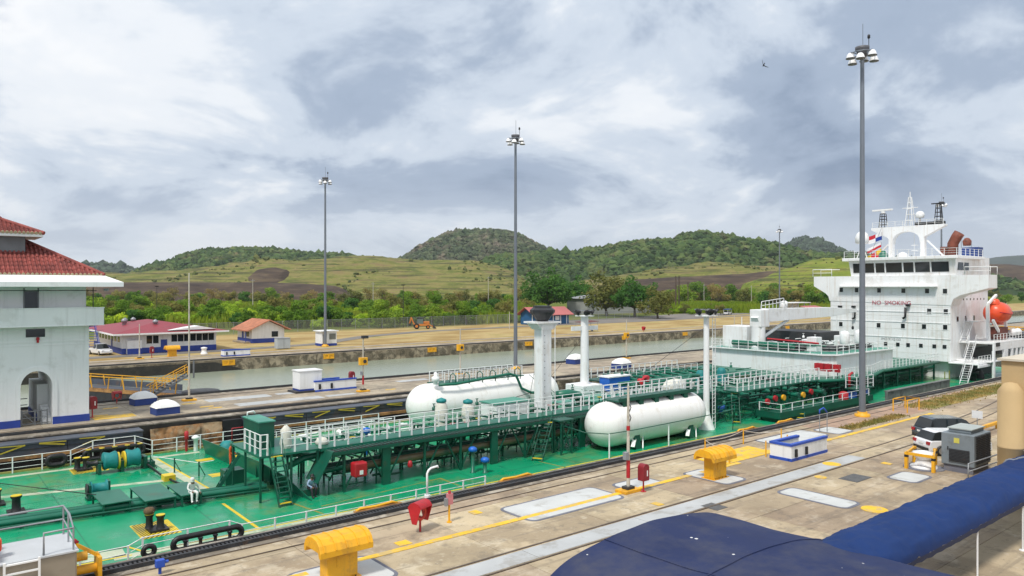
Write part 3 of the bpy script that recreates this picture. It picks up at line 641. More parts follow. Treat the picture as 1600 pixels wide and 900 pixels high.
# tall pale grass (cane) in the fields
M_cane = foliage_mat('cane_grass', [(0.3, (0.13, 0.21, 0.012)), (0.5, (0.20, 0.285, 0.018)), (0.68, (0.30, 0.33, 0.04))], 0.06, trans=.3, rnd=0)
def cane(name, label, n, pxr, Dr, h, seed):
    r = random.Random(seed); b = MB()
    for _ in range(n):
        px = r.uniform(*pxr); D = math.sqrt(r.uniform(Dr[0] ** 2, Dr[1] ** 2)); p = dp(px, 449, D)
        if p.y < 180 or noise.noise(Vector((p.x * .03, p.y * .03, seed))) < -.28: continue
        hh = h * r.uniform(.55, 1.15) * (1 + .35 * noise.noise(Vector((p.x * .05, p.y * .05, 0))))
        for k in range(3):
            a = r.uniform(0, 6.28); w = .42; dx, dy = math.cos(a) * w, math.sin(a) * w; ox, oy = r.gauss(0, .6), r.gauss(0, .6); tx, ty = r.gauss(0, .5), r.gauss(0, .5)
            x, y = p.x + ox, p.y + oy
            b.add([(x - dx, y - dy, 0), (x + dx, y + dy, 0), (x + dx * .7 + tx * .5, y + dy * .7 + ty * .5, hh * .7), (x + tx, y + ty, hh), (x - dx * .7 + tx * .5, y - dy * .7 + ty * .5, hh * .6)], [(0, 1, 2, 3, 4)])
    o = b.build(name, M_cane, fix=False); stuff(o, label, 'grass')
cane('cane_field', 'bright yellow-green tall grass between thicket and hills', 26000, (60, 850), (200, 430), 3.3, 1)
cane('cane_field', 'bright yellow-green tall grass field on the right before the wood', 14000, (1020, 1380), (318, 440), 3.2, 2)
cane('reed_bed', 'green reeds beyond the lifeboat at the right edge', 3000, (1440, 1660), (330, 440), 2.4, 3)
# ================================================================== BUILDINGS
M_tile = mat('red_roof_tile', (0.27, 0.062, 0.05), 0.8, 0.35, 0.9, dirt=((0.15, 0.035, 0.03), 0.5, 1.3), streak=((0.10, 0.035, 0.03), 0.3))
M_tileend = mat('tile_end', (0.42, 0.36, 0.22), 0.8, 0.2, 2)
M_redmetal = mat('red_sheet_roof', (0.26, 0.028, 0.042), 0.55, 0.15, 0.15, dirt=((0.17, 0.03, 0.035), 0.35, 0.3))
M_pinkmetal = mat('faded_red_roof', (0.42, 0.12, 0.11), 0.55, 0.12, 0.2)
M_orangetile = mat('orange_tile_roof', (0.46, 0.19, 0.11), 0.8, 0.2, 0.6, dirt=((0.3, .13, .08), .4, .8))
M_rail_grey = mat('grey_gate_steel', (0.16, 0.17, 0.18), 0.5, 0.15, 1)
TW = thing('control_house', 'white lock control house with red tiled hip roof on the middle wall', 'building', (4, 73.6, 0)); TW['_w'] = 1
def b_(name, mb, m, parent=TW, bevel=0.0): return mb.build(name, m, parent, bevel)
XL, XR, YN, YB = -14.0, 11.8, 69.7, 77.6
arch = [(7.05 + 1.08 - 1.08 * math.cos(math.pi * k / 14), 3.05 + 1.30 * math.sin(math.pi * k / 14)) for k in range(15)]
poly = [(XL, 0), (7.05, 0)] + arch + [(9.21, 0), (XR, 0), (XR, 8.0), (XL, 8.0)]
wall = b_('wall', MB().ext([(x, YN, z) for x, z in poly], (0, YB - YN, 0)), M_wallwhite)
ring = [(8.13 - 1.42 * math.cos(math.pi * k / 14), 3.05 + 1.66 * math.sin(math.pi * k / 14)) for k in range(15)]
b_('arch_trim', MB().ext([(x, YN - .07, z) for x, z in [(6.71, .62)] + ring + [(9.55, .62)] + [(9.213, .62)] + arch[::-1] + [(7.047, .62)]], (0, .068, 0)), M_wallwhite, wall)
b_('blue_plinth', MB().box(XL, YN - .05, 0, 7.045, YN - .001, .58), M_blue, wall); b_('blue_plinth', MB().box(9.215, YN - .05, 0, XR + .05, YN - .001, .58), M_blue, wall)
b_('cornice', MB().box(XL, YN - .05, 6.6, XR + .05, YN - .001, 6.72).box(XL, YN - .04, 6.35, XR + .04, YN - .001, 6.42), M_wallwhite, wall)
b_('inner_wall', MB().box(8.45, 72.2, 0, 9.205, YB - .2, 3.0), M_wallwhite, wall); b_('inner_plinth', MB().box(8.40, 72.15, 0, 8.448, YB - .2, .58), M_blue, wall)
st_ = MB()
for k in range(7): st_.box(8.6, YN + .5 + .26 * k, 0, 9.2, YN + .76 + .26 * k, .2 * k + .2)
b_('inner_steps', st_, M_wallwhite, wall)
gt = b_('gate', MB().box(7.1, YN + .25, .12, 8.9, YN + .3, .2).box(7.1, YN + .25, 1.1, 8.9, YN + .3, 1.18).box(7.1, YN + .25, .6, 8.9, YN + .3, .66), M_rail_grey)
for x in (7.12, 8.0, 8.45, 8.85): b_('gate_post', MB().box(x, YN + .22, 0, x + .09, YN + .33, 1.25), M_rail_grey, gt)
b_('gate_brace', MB().bar((7.15, YN + .27, 1.1), (8.0, YN + .27, .2), .05), M_rail_grey, gt)
for z in (.65, 1.2): b_('inner_rail', MB().cyl((6.6, YB + .3, z), (8.4, YB + .3, z), .04, n=6), M_rail_grey, gt)
bal = b_('balcony', MB().box(XL, YN - 1.1, 7.95, XR + .9, YB + 1.1, 8.2).box(XL, YN - 1.1, 8.2, XR + .9, YN - .95, 9.3).box(XR + .75, YN - .95, 8.2, XR + .9, YB + 1.1, 9.3), M_wallwhite)
b_('balcony_lip', MB().box(XL, YN - 1.14, 9.3, XR + .94, YN - .92, 9.38).box(XL, YN - 1.13, 7.9, XR + .93, YN - 1.0, 7.95), M_wallwhite, bal)
up = b_('upper_wall', MB().box(XL, YN + .1, 8.2, XR - .2, YB - .1, 11.9), M_wallwhite)
def win(x0, z0, x1, z1, y, par, m=M_glass, fr=M_wallwhite):
    w = b_('window', MB().box(x0, y - .02, z0, x1, y + .05, z1), m, par)
    b_('frame', MB().box(x0 - .07, y - .05, z0 - .07, x0, y + .04, z1 + .07).box(x1, y - .05, z0 - .07, x1 + .07, y + .04, z1 + .07).box(x0, y - .05, z1, x1, y + .04, z1 + .07).box(x0, y - .05, z0 - .07, x1, y + .04, z0), fr, w) if par is None else None
    return w
for a in (7.35, 3.6, 0.2):
    w_ = b_('window', MB().box(a, YN + .04, 9.35, a + .85, YN + .12, 10.65), M_glass, up); b_('window', MB().box(a - .1, YN + .06, 9.3, a, YN + .11, 10.95).box(a + .85, YN + .06, 9.3, a + .95, YN + .11, 10.95).box(a - .1, YN + .06, 10.65, a + .95, YN + .11, 10.72), M_rail_grey, up)
b_('slot_window', MB().box(7.4, YN - .02, 7.05, 8.7, YN + .05, 7.7), M_glass, wall); b_('pilaster', MB().box(8.6, YN + .02, 8.2, 8.75, YN + .1, 11.0), M_wallwhite, up)
b_('bell', MB().lathe([(.0, .2), (.1, .18), (.14, 0)], (8.2, YN - .12, 6.85), 10).box(8.12, YN - .12, 6.6, 8.28, YN - .001, 6.85), M_red, wall)
# wide white eave flare
ov1, ov0 = .95, 2.15
def ringbox(o_, z): return [(XL, YN - o_, z), (XR + o_, YN - o_, z), (XR + o_, YB + o_, z), (XL, YB + o_, z)]
ea = ringbox(ov0, 11.05) + ringbox(ov0, 11.42) + ringbox(ov1, 11.98)
b_('eave', MB().add(ea, [(3, 2, 1, 0), (0, 1, 5, 4), (1, 2, 6, 5), (2, 3, 7, 6), (3, 0, 4, 7), (4, 5, 9, 8), (5, 6, 10, 9), (6, 7, 11, 10), (7, 4, 8, 11), (8, 9, 10, 11)]), M_wallwhite)
def tiled(name, ex0, ex1, ey0, ey1, ez, rz, rx1, parent, step=.30):
    """hip roof with barrel tiles; ridge along X from ex0 to rx1"""
    ym = (ey0 + ey1) / 2; base = MB().add([(ex0, ey0, ez), (ex1, ey0, ez), (ex1, ey1, ez), (ex0, ey1, ez), (ex0, ym, rz), (rx1, ym, rz)], [(0, 1, 5, 4), (1, 2, 5), (2, 3, 4, 5), (3, 2, 1, 0)])
    r = b_(name, base, M_tile, parent); t = MB(); ends = MB(); L = ym - ey0; n = int((ex1 - ex0) / step)
    for k in range(n):
        x = ex0 + (k + .5) * step; f = 1.0 if x <= rx1 else max(0.02, (ex1 - x) / (ex1 - rx1))
        nseg = max(1, int(9 * f))
        for s in range(nseg):
            a, c = f * s / nseg, f * (s + 1) / nseg
            t.cyl((x, ey0 + L * a, ez + (rz - ez) * a + .045), (x, ey0 + L * c, ez + (rz - ez) * c + .015), .115, .10, n=6, caps=False)
        ends.cyl((x, ey0 - .04, ez + .03), (x, ey0 + .03, ez + .05), .12, n=8)
    Lx = ex1 - rx1; m_ = int((ey1 - ey0) / step)
    for k in range(m_):
        y = ey0 + (k + .5) * step; f = 1 - abs(y - ym) / L
        t.cyl((ex1, y, ez + .03), (ex1 - Lx * f, y, ez + (rz - ez) * f + .03), .11, n=6, caps=False)
    for yy in (ey0, ey1): t.cyl((ex1, yy, ez + .05), (rx1, ym, rz + .06), .16, n=8)
    t.cyl((ex0, ym, rz + .05), (rx1, ym, rz + .05), .16, n=8)
    o = t.build('tiles', M_tile, r, fix=False); o['kind'] = 'stuff'; o = ends.build('tile_ends', M_tileend, r, fix=False); o['kind'] = 'stuff'; return r
tiled('roof', XL, XR + ov1, YN - ov1, YB + ov1, 11.99, 14.9, 7.6, TW)
lan = b_('lantern', MB().box(XL, 71.9, 13.6, 7.6, 75.4, 15.2), M_rail_grey); b_('lantern_eave', MB().box(XL, 71.1, 15.1, 8.75, 76.2, 15.35), M_wallwhite, lan)
tiled('lantern_roof', XL, 8.8, 71.05, 76.25, 15.36, 16.55, 6.0, TW, .28); b_('finial', MB().lathe([(.22, 0), (.25, .1), (.12, .25), (0, .3)], (6.0, 73.65, 16.55), 8), M_tile)
b_('downpipe', MB().cyl((XR + .2, YN - .6, 11.0), (XR + .2, YN - .6, 9.3), .04, n=6), M_dark); b_('eave_lamp', MB().cyl((13.0, YN - .4, 10.9), (13.0, YN - .4, 10.7), .2, n=10), M_galv)
b_('wire', MB().cyl((XL, YN - .9, 10.75), (XR + .4, YN - .9, 10.75), .03, n=5), M_dark)
# ------------------------------------------------------------------ far bank buildings
def hip(x0, y0, x1, y1, ze, zr, ov, along='Y', inset=None):
    x0 -= ov; x1 += ov; y0 -= ov; y1 += ov; b = MB()
    if along == 'Y':
        i = inset if inset is not None else (x1 - x0) / 2; xm = (x0 + x1) / 2; A, B = (xm, y0 + i, zr), (xm, y1 - i, zr)
        b.add([(x0, y0, ze), (x1, y0, ze), (x1, y1, ze), (x0, y1, ze), A, B], [(0, 1, 4), (1, 2, 5, 4), (2, 3, 5), (3, 0, 4, 5), (3, 2, 1, 0)])
    else:
        i = inset if inset is not None else (y1 - y0) / 2; ym = (y0 + y1) / 2; A, B = (x0 + i, ym, zr), (x1 - i, ym, zr)
        b.add([(x0, y0, ze), (x1, y0, ze), (x1, y1, ze), (x0, y1, ze), A, B], [(0, 1, 5, 4), (1, 2, 5), (2, 3, 4, 5), (3, 0, 4), (3, 2, 1, 0)])
    return b
OF = thing('long_building', 'low white building with dark red roof and blue base on the far bank', 'building', (36, 146, 0)); OF['_w'] = 1
x0, x1, y0, y1 = 27.6, 42.6, 134.8, 158.0
w_ = b_('wall', MB().box(x0, y0, 0, x1, y1, 3.3), M_wallwhite, OF); b_('blue_plinth', MB().box(x0 - .04, y0 - .04, 0, x1 + .04, y1 + .04, .95), M_blue, w_)
rf = b_('roof', hip(x0, y0, x1, y1, 3.45, 5.1, 1.7, 'Y', 9.0), M_redmetal, OF); b_('fascia', MB().box(x0 - 1.72, y0 - 1.72, 3.2, x1 + 1.72, y0 - 1.6, 3.46).box(x0 - 1.72, y0 - 1.6, 3.2, x0 - 1.6, y1 + 1.7, 3.46), M_wallwhite, rf)
b_('dormer', MB().ext([(34.5, y0 - 1.0, 3.75), (42.3, y0 - 1.0, 3.75), (39.5, y0 - 1.0, 4.35)], (0, 3, 0)), M_wallwhite, rf)
for (a, c) in ((30.4, 147), (31.2, 150), (33, 152), (33.8, 139.5)): b_('roof_vent', MB().lathe([(.3, 0), (.3, .9), (.45, .95), (.45, 1.3), (0, 1.6)], (a, c, 3.9), 10), M_galv, rf)
for k in range(7): b_('window', MB().box(35.2 + 1.02 * k, y0 - .03, 1.75, 36.1 + 1.02 * k, y0 + .02, 2.95), M_glass, w_)
for a in (31.3, 32.3): b_('window', MB().box(a, y0 - .03, 1.6, a + .85, y0 + .02, 2.9), M_glass, w_)
b_('door', MB().box(33.5, y0 - .045, .1, 34.5, y0 + .02, 2.2), M_blue, w_); b_('annex_box', MB().box(28.2, y0 - .9, 0, 30.4, y0 - .001, 2.3), M_wallwhite, w_); b_('annex_plinth', MB().box(28.17, y0 - .93, 0, 30.43, y0 - .902, .95), M_blue, w_)
for k in range(8): b_('side_window', MB().box(x0 - .03, 136.5 + 2.5 * k, 1.9, x0 + .02, 138.0 + 2.5 * k, 2.8), M_glass, w_)
b_('side_door', MB().box(x0 - .05, 142, .1, x0 + .02, 143, 2.2), M_blue, w_)
es = thing('outside_stair', 'dark blue steel outside stair between tower and red-roofed building', 'stair', (24.5, 141, 0)); es['_w'] = 1
b_('stringer', MB().bar((23.6, 139, 0), (23.6, 146, 6.4), .08, .3), M_blue, es); b_('stringer', MB().bar((25.2, 139, 0), (25.2, 146, 6.4), .08, .3), M_blue, es)
for k in range(16): b_('tread', MB().box(23.65, 139.1 + .43 * k, .35 + .39 * k, 25.15, 139.5 + .43 * k, .42 + .39 * k), M_blue, es)
b_('handrail', MB().cyl((25.2, 139, 1.1), (25.2, 146, 7.5), .04, n=5), M_blue, es); b_('handrail', MB().cyl((23.6, 139, 1.1), (23.6, 146, 7.5), .04, n=5), M_blue, es)
H2 = thing('small_house', 'small white house with orange tiled gable roof on the far bank', 'building', (56, 149, 0)); H2['_w'] = 1
x0, x1, y0, y1 = 53.0, 59.6, 146.0, 154.0
w_ = b_('wall', MB().ext([(x0, y0, 0), (x1, y0, 0), (x1, y0, 2.75), ((x0 + x1) / 2, y0, 4.3), (x0, y0, 2.75)], (0, y1 - y0, 0)), M_wallwhite, H2); b_('blue_plinth', MB().box(x0 - .04, y0 - .04, 0, x1 + .04, y1 + .04, .85), M_blue, w_)
xm = (x0 + x1) / 2; rf = b_('roof', MB(), M_orangetile, H2)
for sg in (-1, 1):
    e = x0 - 1.1 if sg < 0 else x1 + 1.1; ze = 2.75 - 1.1 * 1.55 / 3.3
    b_('roof_slope', MB().ext([(xm, y0 - .9, 4.42), (e, y0 - .9, ze + .12), (e, y1 + .9, ze + .12), (xm, y1 + .9, 4.42)], (0, 0, .1)), M_orangetile, rf)
    t = MB(); n_ = 28
    for k in range(n_): y = y0 - .9 + (y1 - y0 + 1.8) * (k + .5) / n_; t.cyl((xm, y, 4.54), (e, y, ze + .24), .09, n=5, caps=False)
    o = b_('tiles', t, M_orangetile, rf); o['kind'] = 'stuff'
b_('window', MB().box(57.0, y0 - .03, 1.1, 58.3, y0 + .02, 2.2), M_glass, w_); b_('side_window', MB().box(x0 - .03, 147.5, 1.2, x0 + .02, 149, 2.2), M_glass, w_); b_('side_door', MB().box(x0 - .03, 150.5, .1, x0 + .02, 151.5, 2.1), M_blue, w_)
b_('porch_post', MB().box(x0 - .9, 147, 0, x0 - .75, 147.15, 2.4), M_blue, H2); b_('porch_deck', MB().box(x0 - 1.4, 146.6, 0, x0 - .05, 153, .25), M_islandconc, H2)
KI = thing('kiosk', 'small white guard kiosk with blue base behind the left floodlight mast', 'kiosk', (61.9, 131.5, 0)); KI['_w'] = 1
w_ = b_('wall', MB().box(60.4, 130.2, 0, 63.4, 133, 2.7), M_wallwhite, KI); b_('blue_plinth', MB().box(60.37, 130.17, 0, 63.43, 133, .45), M_blue, w_); b_('roof', MB().box(60.1, 129.9, 2.7, 63.7, 133.3, 2.86), M_wallwhite, KI); b_('window', MB().box(61.9, 130.16, 1.2, 63.2, 130.2, 2.3), mat('dim_glass', (.18, .19, .17), .15, .2, .5), w_); b_('door', MB().box(60.7, 130.16, .1, 61.1, 130.2, 2.2), M_dark, w_)
BB = thing('blue_building', 'small blue building with pink-red roof by the grass on the far bank', 'building', (149, 168, 0)); BB['_w'] = 1
M_bw = mat('sky_blue_wall', (.015, .10, .24), .7, .12, .4); x0, x1, y0, y1 = 142.5, 156.5, 164.5, 170.5
w_ = b_('wall', MB().ext([(x0, y0, 0), (x0, y1, 0), (x0, y1, 3.2), (x0, (y0 + y1) / 2, 4.9), (x0, y0, 3.2)], (x1 - x0, 0, 0)), M_bw, BB); rf = b_('roof', MB().ext([(x0 - 1.1, y0 - 1.2, 2.85), (x0 - 1.1, (y0 + y1) / 2, 5.15), (x0 - 1.1, y1 + 1.2, 2.85), (x0 - 1.1, y1 + 1.2, 2.7), (x0 - 1.1, (y0 + y1) / 2, 5.0), (x0 - 1.1, y0 - 1.2, 2.7)], (x1 - x0 + 2.2, 0, 0)), M_pinkmetal, BB)
for a in (144, 147, 150, 153, 155.5): b_('white_post', MB().box(a, y0 - .06, 0, a + .3, y0 - .002, 3.0), M_wallwhite, w_)
b_('window', MB().box(151, y0 - .05, 1.2, 152.6, y0 - .002, 2.4), M_wallwhite, w_); b_('side_post', MB().box(x0 - .05, 165, 0, x0 - .002, 165.3, 3.0), M_wallwhite, w_)
SH = thing('grey_shed', 'long pale grey shed half hidden behind the spreading trees', 'building', (232, 214, 0)); SH['_w'] = 1
M_shed = mat('shed_wall', (.33, .34, .33), .8, .1, .2); w_ = b_('wall', MB().box(214, 214, 0, 258, 226, 6.4), M_shed, SH); b_('roof', hip(214, 214, 258, 226, 6.4, 8.0, .8, 'X'), mat('shed_roof', (.24, .25, .26), .6, .1, .2), SH)
for k in range(8): b_('window', MB().box(219 + 5 * k, 213.95, 3.2, 222 + 5 * k, 213.999, 4.4), M_glass, w_)
WS = thing('white_shack', 'white open shelter with red roof sheet behind the crane', 'shelter', (290, 168, 0)); WS['_w'] = 1
b_('roof', MB().box(284, 165, 4.4, 299, 172, 4.7), M_wallwhite, WS); b_('lean_to_roof', MB().ext([(286, 158, 2.2), (299, 158, 2.2), (299, 163, 3.2), (286, 163, 3.2)], (0, 0, .15)), M_pinkmetal, WS)
for a in (284.5, 289, 294, 298.5): b_('post', MB().box(a, 165.2, 0, a + .3, 165.5, 4.4), M_galv, WS)
b_('wall', MB().box(285, 170, 0, 298, 170.2, 4.4), M_wallwhite, WS)
# ------------------------------------------------------------------ lock gates
# folded gate leaves lying in the recess of the middle wall, beside the ship
M_gate = mat('gate_steel', (.075, .088, .115), .55, .25, .5, dirt=((.14, .09, .055), .3, .9), streak=((.04, .04, .045), .5))
M_rustbeam = mat('rusty_fender', (.38, .20, .07), .85, .35, .8, dirt=((.12, .07, .04), .5, 1.2))
M_yrail = mat('gate_rail_yellow', (.42, .34, .03), .6, .2, 1.5)
def leaf(xa, xb, lab):
    g_ = thing('gate_leaf', lab, 'lock gate', ((xa + xb) / 2, 64, -4), group='gate leaves folded against the middle wall'); g_['_w'] = 1
    L = xb - xa; n = 4
    for k in range(n): b_('skin_plate', MB().box(xa + L * k / n + .02, 63.55, -1.05, xa + L * (k + 1) / n - .02, 64.9, -.28), M_gate, g_)
    b_('top_walk', MB().box(xa, 63.4, -.28, xb, 64.96, -.18), M_gate, g_); b_('fender_beam', MB().box(xa + 1.5, 63.25, -1.3, xb - .6, 63.6, -1.06), M_rustbeam, g_); b_('lower_body', MB().box(xa, 63.7, -6, xb, 64.9, -1.06), M_wetwall_shade, g_)
    b_('rib', MB().box(xa, 63.5, -.7, xb, 63.549, -.65), M_dark, g_)
    k = 0; x = xa + .8
    while x < xb - 2.2:
        b_('folded_rail', MB().bar((x, 63.42, -.28), (x + 1.7, 63.38, -.34), .07).bar((x + (.0 if k % 2 else 1.7), 63.4, -.32), (x + (1.6 if k % 2 else .2), 63.3, -.75 + .2 * (k % 2)), .08), M_yrail, g_); x += 2.55; k += 1
    return g_
leaf(-6, 14.5, 'left folded gate leaf with yellow rails beside the white control house'); leaf(22.6, 44.2, 'right folded gate leaf with yellow rails behind the green deck box')
rec = thing('broken_wall_face', 'rust-stained broken concrete face between the two folded gate leaves', 'wall', (18.5, 64.5, -3)); rec['_w'] = 1
rr = random.Random(9)
M_rustconc = mat('rust_stained_concrete', (.30, .22, .13), .9, .35, .8, dirt=((.28, .12, .03), .65, .6), bump=.8, bscale=3, streak=((.03, .022, .015), .8))
def rough_face(u, v):
    x = 15.2 + 5.6 * u; z = -3.2 + 2.85 * v; return Vector((x, 64.5 - .35 * noise.fractal(Vector((x * .8, z * .9, 1)), 1, 2, 4) - .3 * math.sin(v * 3.1), z))
b_('concrete_face', MB().grid(rough_face, 40, 24), M_rustconc, rec); b_('slot_shade', MB().box(18.1, 63.9, -3.2, 18.6, 64.6, -1.2), M_black, rec); b_('recess', MB().box(20.9, 64.3, -5, 22.5, 64.99, -.3), M_black, rec)  # black boxes paint the shade of a slot and a recess, nothing is cut
# swung gate leaf in the far chamber with its walkway and stair
FG = thing('swing_gate', 'gate leaf with yellow railings swung across the far chamber', 'lock gate', (20, 92, -1.75)); FG['_w'] = 1
A, B = Vector((23.6, 83.2, 0)), Vector((14.0, 101.0, 0)); dn = (B - A).normalized(); nn = Vector((dn.y, -dn.x, 0))
def gq(s, t, z): return A + dn * s + nn * t + Vector((0, 0, z))
Lg = (B - A).length
b_('gate_body', MB().ext([gq(0, -.9, -4), gq(Lg, -.9, -4), gq(Lg, .9, -4), gq(0, .9, -4)], (0, 0, 3.3)), M_dark, FG); b_('lower_beam', MB().ext([gq(0, -.95, -.7), gq(Lg, -.95, -.7), gq(Lg, .95, -.7), gq(0, .95, -.7)], (0, 0, .4)), M_rustbeam, FG)
b_('walk_deck', MB().ext([gq(0, -.8, -.3), gq(Lg, -.8, -.3), gq(Lg, .8, -.3), gq(0, .8, -.3)], (0, 0, .06)), M_gate, FG); b_('side_panel', MB().ext([gq(2, .84, -.22), gq(Lg, .84, -.22), gq(Lg, .84, .45), gq(2, .84, .45)], nn * .04), M_gate, FG)
for t in (-.85, .85):
    b_('top_rail', MB().bar(gq(1, t, 1.0), gq(Lg, t, 1.0), .08), M_yellow, FG)
    for k in range(8): b_('rail_post', MB().bar(gq(1.2 + 2.5 * k, t, -.3), gq(1.0 + 2.5 * k + (.5 if k % 2 else 0), t, 1.0), .09), M_yellow, FG)
SG = thing('gate_stair', 'yellow railed stair at the edge of the middle wall beside the thin mast', 'stair', (21.5, 81.6, 0)); SG['_w'] = 1
for t in (0, 1.1):
    b_('stringer', MB().bar((19.2, 80.9 + t, 0), (22.8, 80.9 + t, 1.9), .06, .22), M_rail_grey, SG); b_('handrail', MB().bar((19.0, 80.9 + t, 1.0), (22.9, 80.9 + t, 2.9), .07), M_yellow, SG); b_('mid_rail', MB().bar((19.1, 80.9 + t, .55), (22.8, 80.9 + t, 2.4), .05), M_yellow, SG)
    for k in range(4): b_('post', MB().bar((19.4 + 1.1 * k, 80.9 + t, .1 + .55 * k), (19.4 + 1.1 * k, 80.9 + t, 1.15 + .55 * k), .06), M_yellow, SG)
for k in range(9): b_('tread', MB().box(19.3 + .4 * k, 80.92, .18 + .2 * k, 19.65 + .4 * k, 81.98, .22 + .2 * k), M_rail_grey, SG)
b_('landing', MB().lathe([(1.9, -.9), (1.9, .1), (1.8, .15), (0, .15)], (24.4, 82.2, -.1), 16), M_dark, SG)
b_('operating_post', MB().cyl((23.5, 81.6, 1.5), (23.5, 81.6, 3.3), .09, n=8), M_rail_grey, SG)
# ================================================================== SHIP (built in place; bow to the left, stern to the right)
DZ = -1.75; SY0, SY1, SYC = 36.6, 61.4, 49.0
M_deck = mat('wet_green_deck', (0.003, 0.275, 0.125), 0.32, 0.15, 0.2, dirt=[((0.16, 0.22, 0.065), 0.40, 0.15), ((0.015, 0.17, 0.10), 0.15, 0.5), ((0.14, 0.10, 0.035), 0.02, 0.9), ((0.12, 0.36, 0.22), 0.05, 1.1, (.25, 1, 1)), ((0.01, 0.15, 0.085), 0.1, 1.4, (1, .15, 1))], rvar=0.2, bump=0.08, bscale=0.9)
M_green = mat('dark_green_steel', (0.003, 0.082, 0.050), 0.42, 0.25, 0.8, dirt=((0.06, 0.05, 0.03), 0.15, 1.2))
M_green2 = mat('mid_green_steel', (0.004, 0.125, 0.075), 0.40, 0.2, 0.8, dirt=((0.07, 0.07, 0.03), 0.15, 1.2))
M_topgreen = mat('pale_green_plate', (0.05, 0.27, 0.19), 0.4, 0.15, 0.6, dirt=((0.25, 0.3, 0.25), 0.2, 0.8))
M_teal = mat('teal_tarpaulin', (0.006, 0.20, 0.20), 0.6, 0.25, 1.2, bump=0.6, bscale=4)
M_pipebrown = mat('rusty_green_pipe', (0.035, 0.085, 0.045), 0.5, 0.3, 0.5, dirt=((0.16, 0.10, 0.05), 0.7, 0.35))
M_deckline = mat('deck_line_paint', (0.46, 0.50, 0.36), 0.5, 0.15, 0.8, dirt=((0.1, 0.3, 0.17), 0.4, 1.0))
M_deckyel = mat('deck_yellow_paint', (0.66, 0.48, 0.02), 0.5, 0.15, 0.8, dirt=((0.3, 0.3, 0.06), 0.35, 1.0))
M_deckor = mat('worn_deck_line', (0.25, 0.25, 0.05), 0.5, 0.2, 0.8, dirt=((0.02, 0.22, 0.11), 0.5, 0.8))
M_deckseam = mat('deck_weld_seam', (0.006, 0.16, 0.08), .4, .3, 1.0, dirt=((0.12, 0.10, 0.04), .3, 1.0))
M_hull = mat('hull_paint', (0.02, 0.022, 0.022), 0.5, 0.2, 0.5)
M_tank = mat('tank_white', (0.84, 0.83, 0.80), 0.34, 0.03, 0.4, dirt=((0.62, 0.58, 0.5), 0.15, 0.8), streak=((0.55, 0.46, 0.34), 0.32))
M_tankseam = mat('tank_seam', (0.74, 0.72, 0.67), .4, .05, 1.0)
M_bluev = mat('valve_blue', (0.01, 0.12, 0.5), 0.4, 0.1, 1)
M_orange = mat('lifeboat_orange', (0.72, 0.075, 0.02), 0.35, 0.08, 0.8, dirt=((0.5, 0.12, 0.06), 0.2, 1.0))
M_cable = mat('cable_black', (0.012, 0.014, 0.014), 0.6, 0.5, 6, bump=0.8, bscale=12)
M_whiterail = mat('white_rail', (0.80, 0.81, 0.80), 0.45, 0.06, 2.0, dirt=((0.4, 0.3, 0.2), 0.12, 2.5))
ship = thing('tanker_ship', 'long green-decked tanker with white superstructure lying in the near lock chamber', 'ship', (56, SYC, DZ)); ship['_w'] = 1
def part(name, mb, m, parent=None, bevel=0.0): return mb.build(name, m, parent or ship, bevel)
def shrink(o, c, s):
    for q in [o] + list(o.children):
        q.data.transform(Matrix.Translation(c) @ Matrix.Scale(s, 4) @ Matrix.Translation(-Vector(c)))
def hullpoly(z, inset=0.0):
    p = [(136, SY1 - inset, z), (136, SY0 + inset, z), (-4, SY0 + inset, z)]
    for k in range(1, 12):
        a = k / 12 * math.pi; p.append((-4 - math.sin(a) ** .8 * 22, SYC - math.cos(a) * (12.4 - inset), z))
    p.append((-4, SY1 - inset, z)); return p
hull = part('hull', MB().ext(hullpoly(-12), (0, 0, 12 + DZ - 0.02)), M_hull)
deck = part('main_deck', MB().ext(hullpoly(DZ - 0.02), (0, 0, 0.02)), M_deck)
part('gunwale', MB().box(-4, SY0 - .05, DZ - .3, 136, SY0 + .12, DZ + .10).box(-4, SY1 - .12, DZ - .3, 136, SY1 + .05, DZ + .12), mat('gunwale_yellow', (0.45, 0.38, 0.10), .6, .3, .7, dirt=((0.1, .2, .1), .5, .7)))
# deck paint
def dl(name, a, b, w, m, z=0.004):
    a = Vector((*a, 0)); b = Vector((*b, 0)); n = (b - a).normalized().cross(Vector((0, 0, 1))) * w / 2
    part(name, MB().ext([(a - n) + Vector((0, 0, DZ + z)), (b - n) + Vector((0, 0, DZ + z)), (b + n) + Vector((0, 0, DZ + z)), (a + n) + Vector((0, 0, DZ + z))], (0, 0, .002)), m, deck)
dl('deck_line', (-3, 60.3), (17.7, 60.0), .5, M_deckline); dl('deck_line', (-2, 56.2), (14.0, 52.4), .55, M_deckline)
dl('deck_line', (14.2, 59.6), (14.65, 46.9), .55, M_deckline); dl('deck_stripe', (14.55, 59.6), (15.0, 46.9), .16, M_deckyel, .008)
dl('deck_stripe', (14.55, 44.8), (14.5, 38.6), .18, M_deckyel); dl('worn_stripe', (17.6, 43.2), (18.4, 38.3), .14, M_deckor); dl('worn_stripe', (27.7, 41.6), (27.6, 38.0), .18, M_deckor)
dl('worn_stripe', (18.8, 40.6), (27.6, 41.5), .14, M_deckor); dl('worn_stripe', (9, 38.6), (60, 38.4), .14, M_deckyel)
dl('worn_stripe', (36.0, 41.0), (36.3, 38.0), .14, M_deckor)
dl('edge_walk', (7.6, 38.9), (25, 38.35), .6, M_deckline, .006); dl('edge_walk', (-2, 40.2), (8.2, 39.6), 1.1, M_deckline, .006)
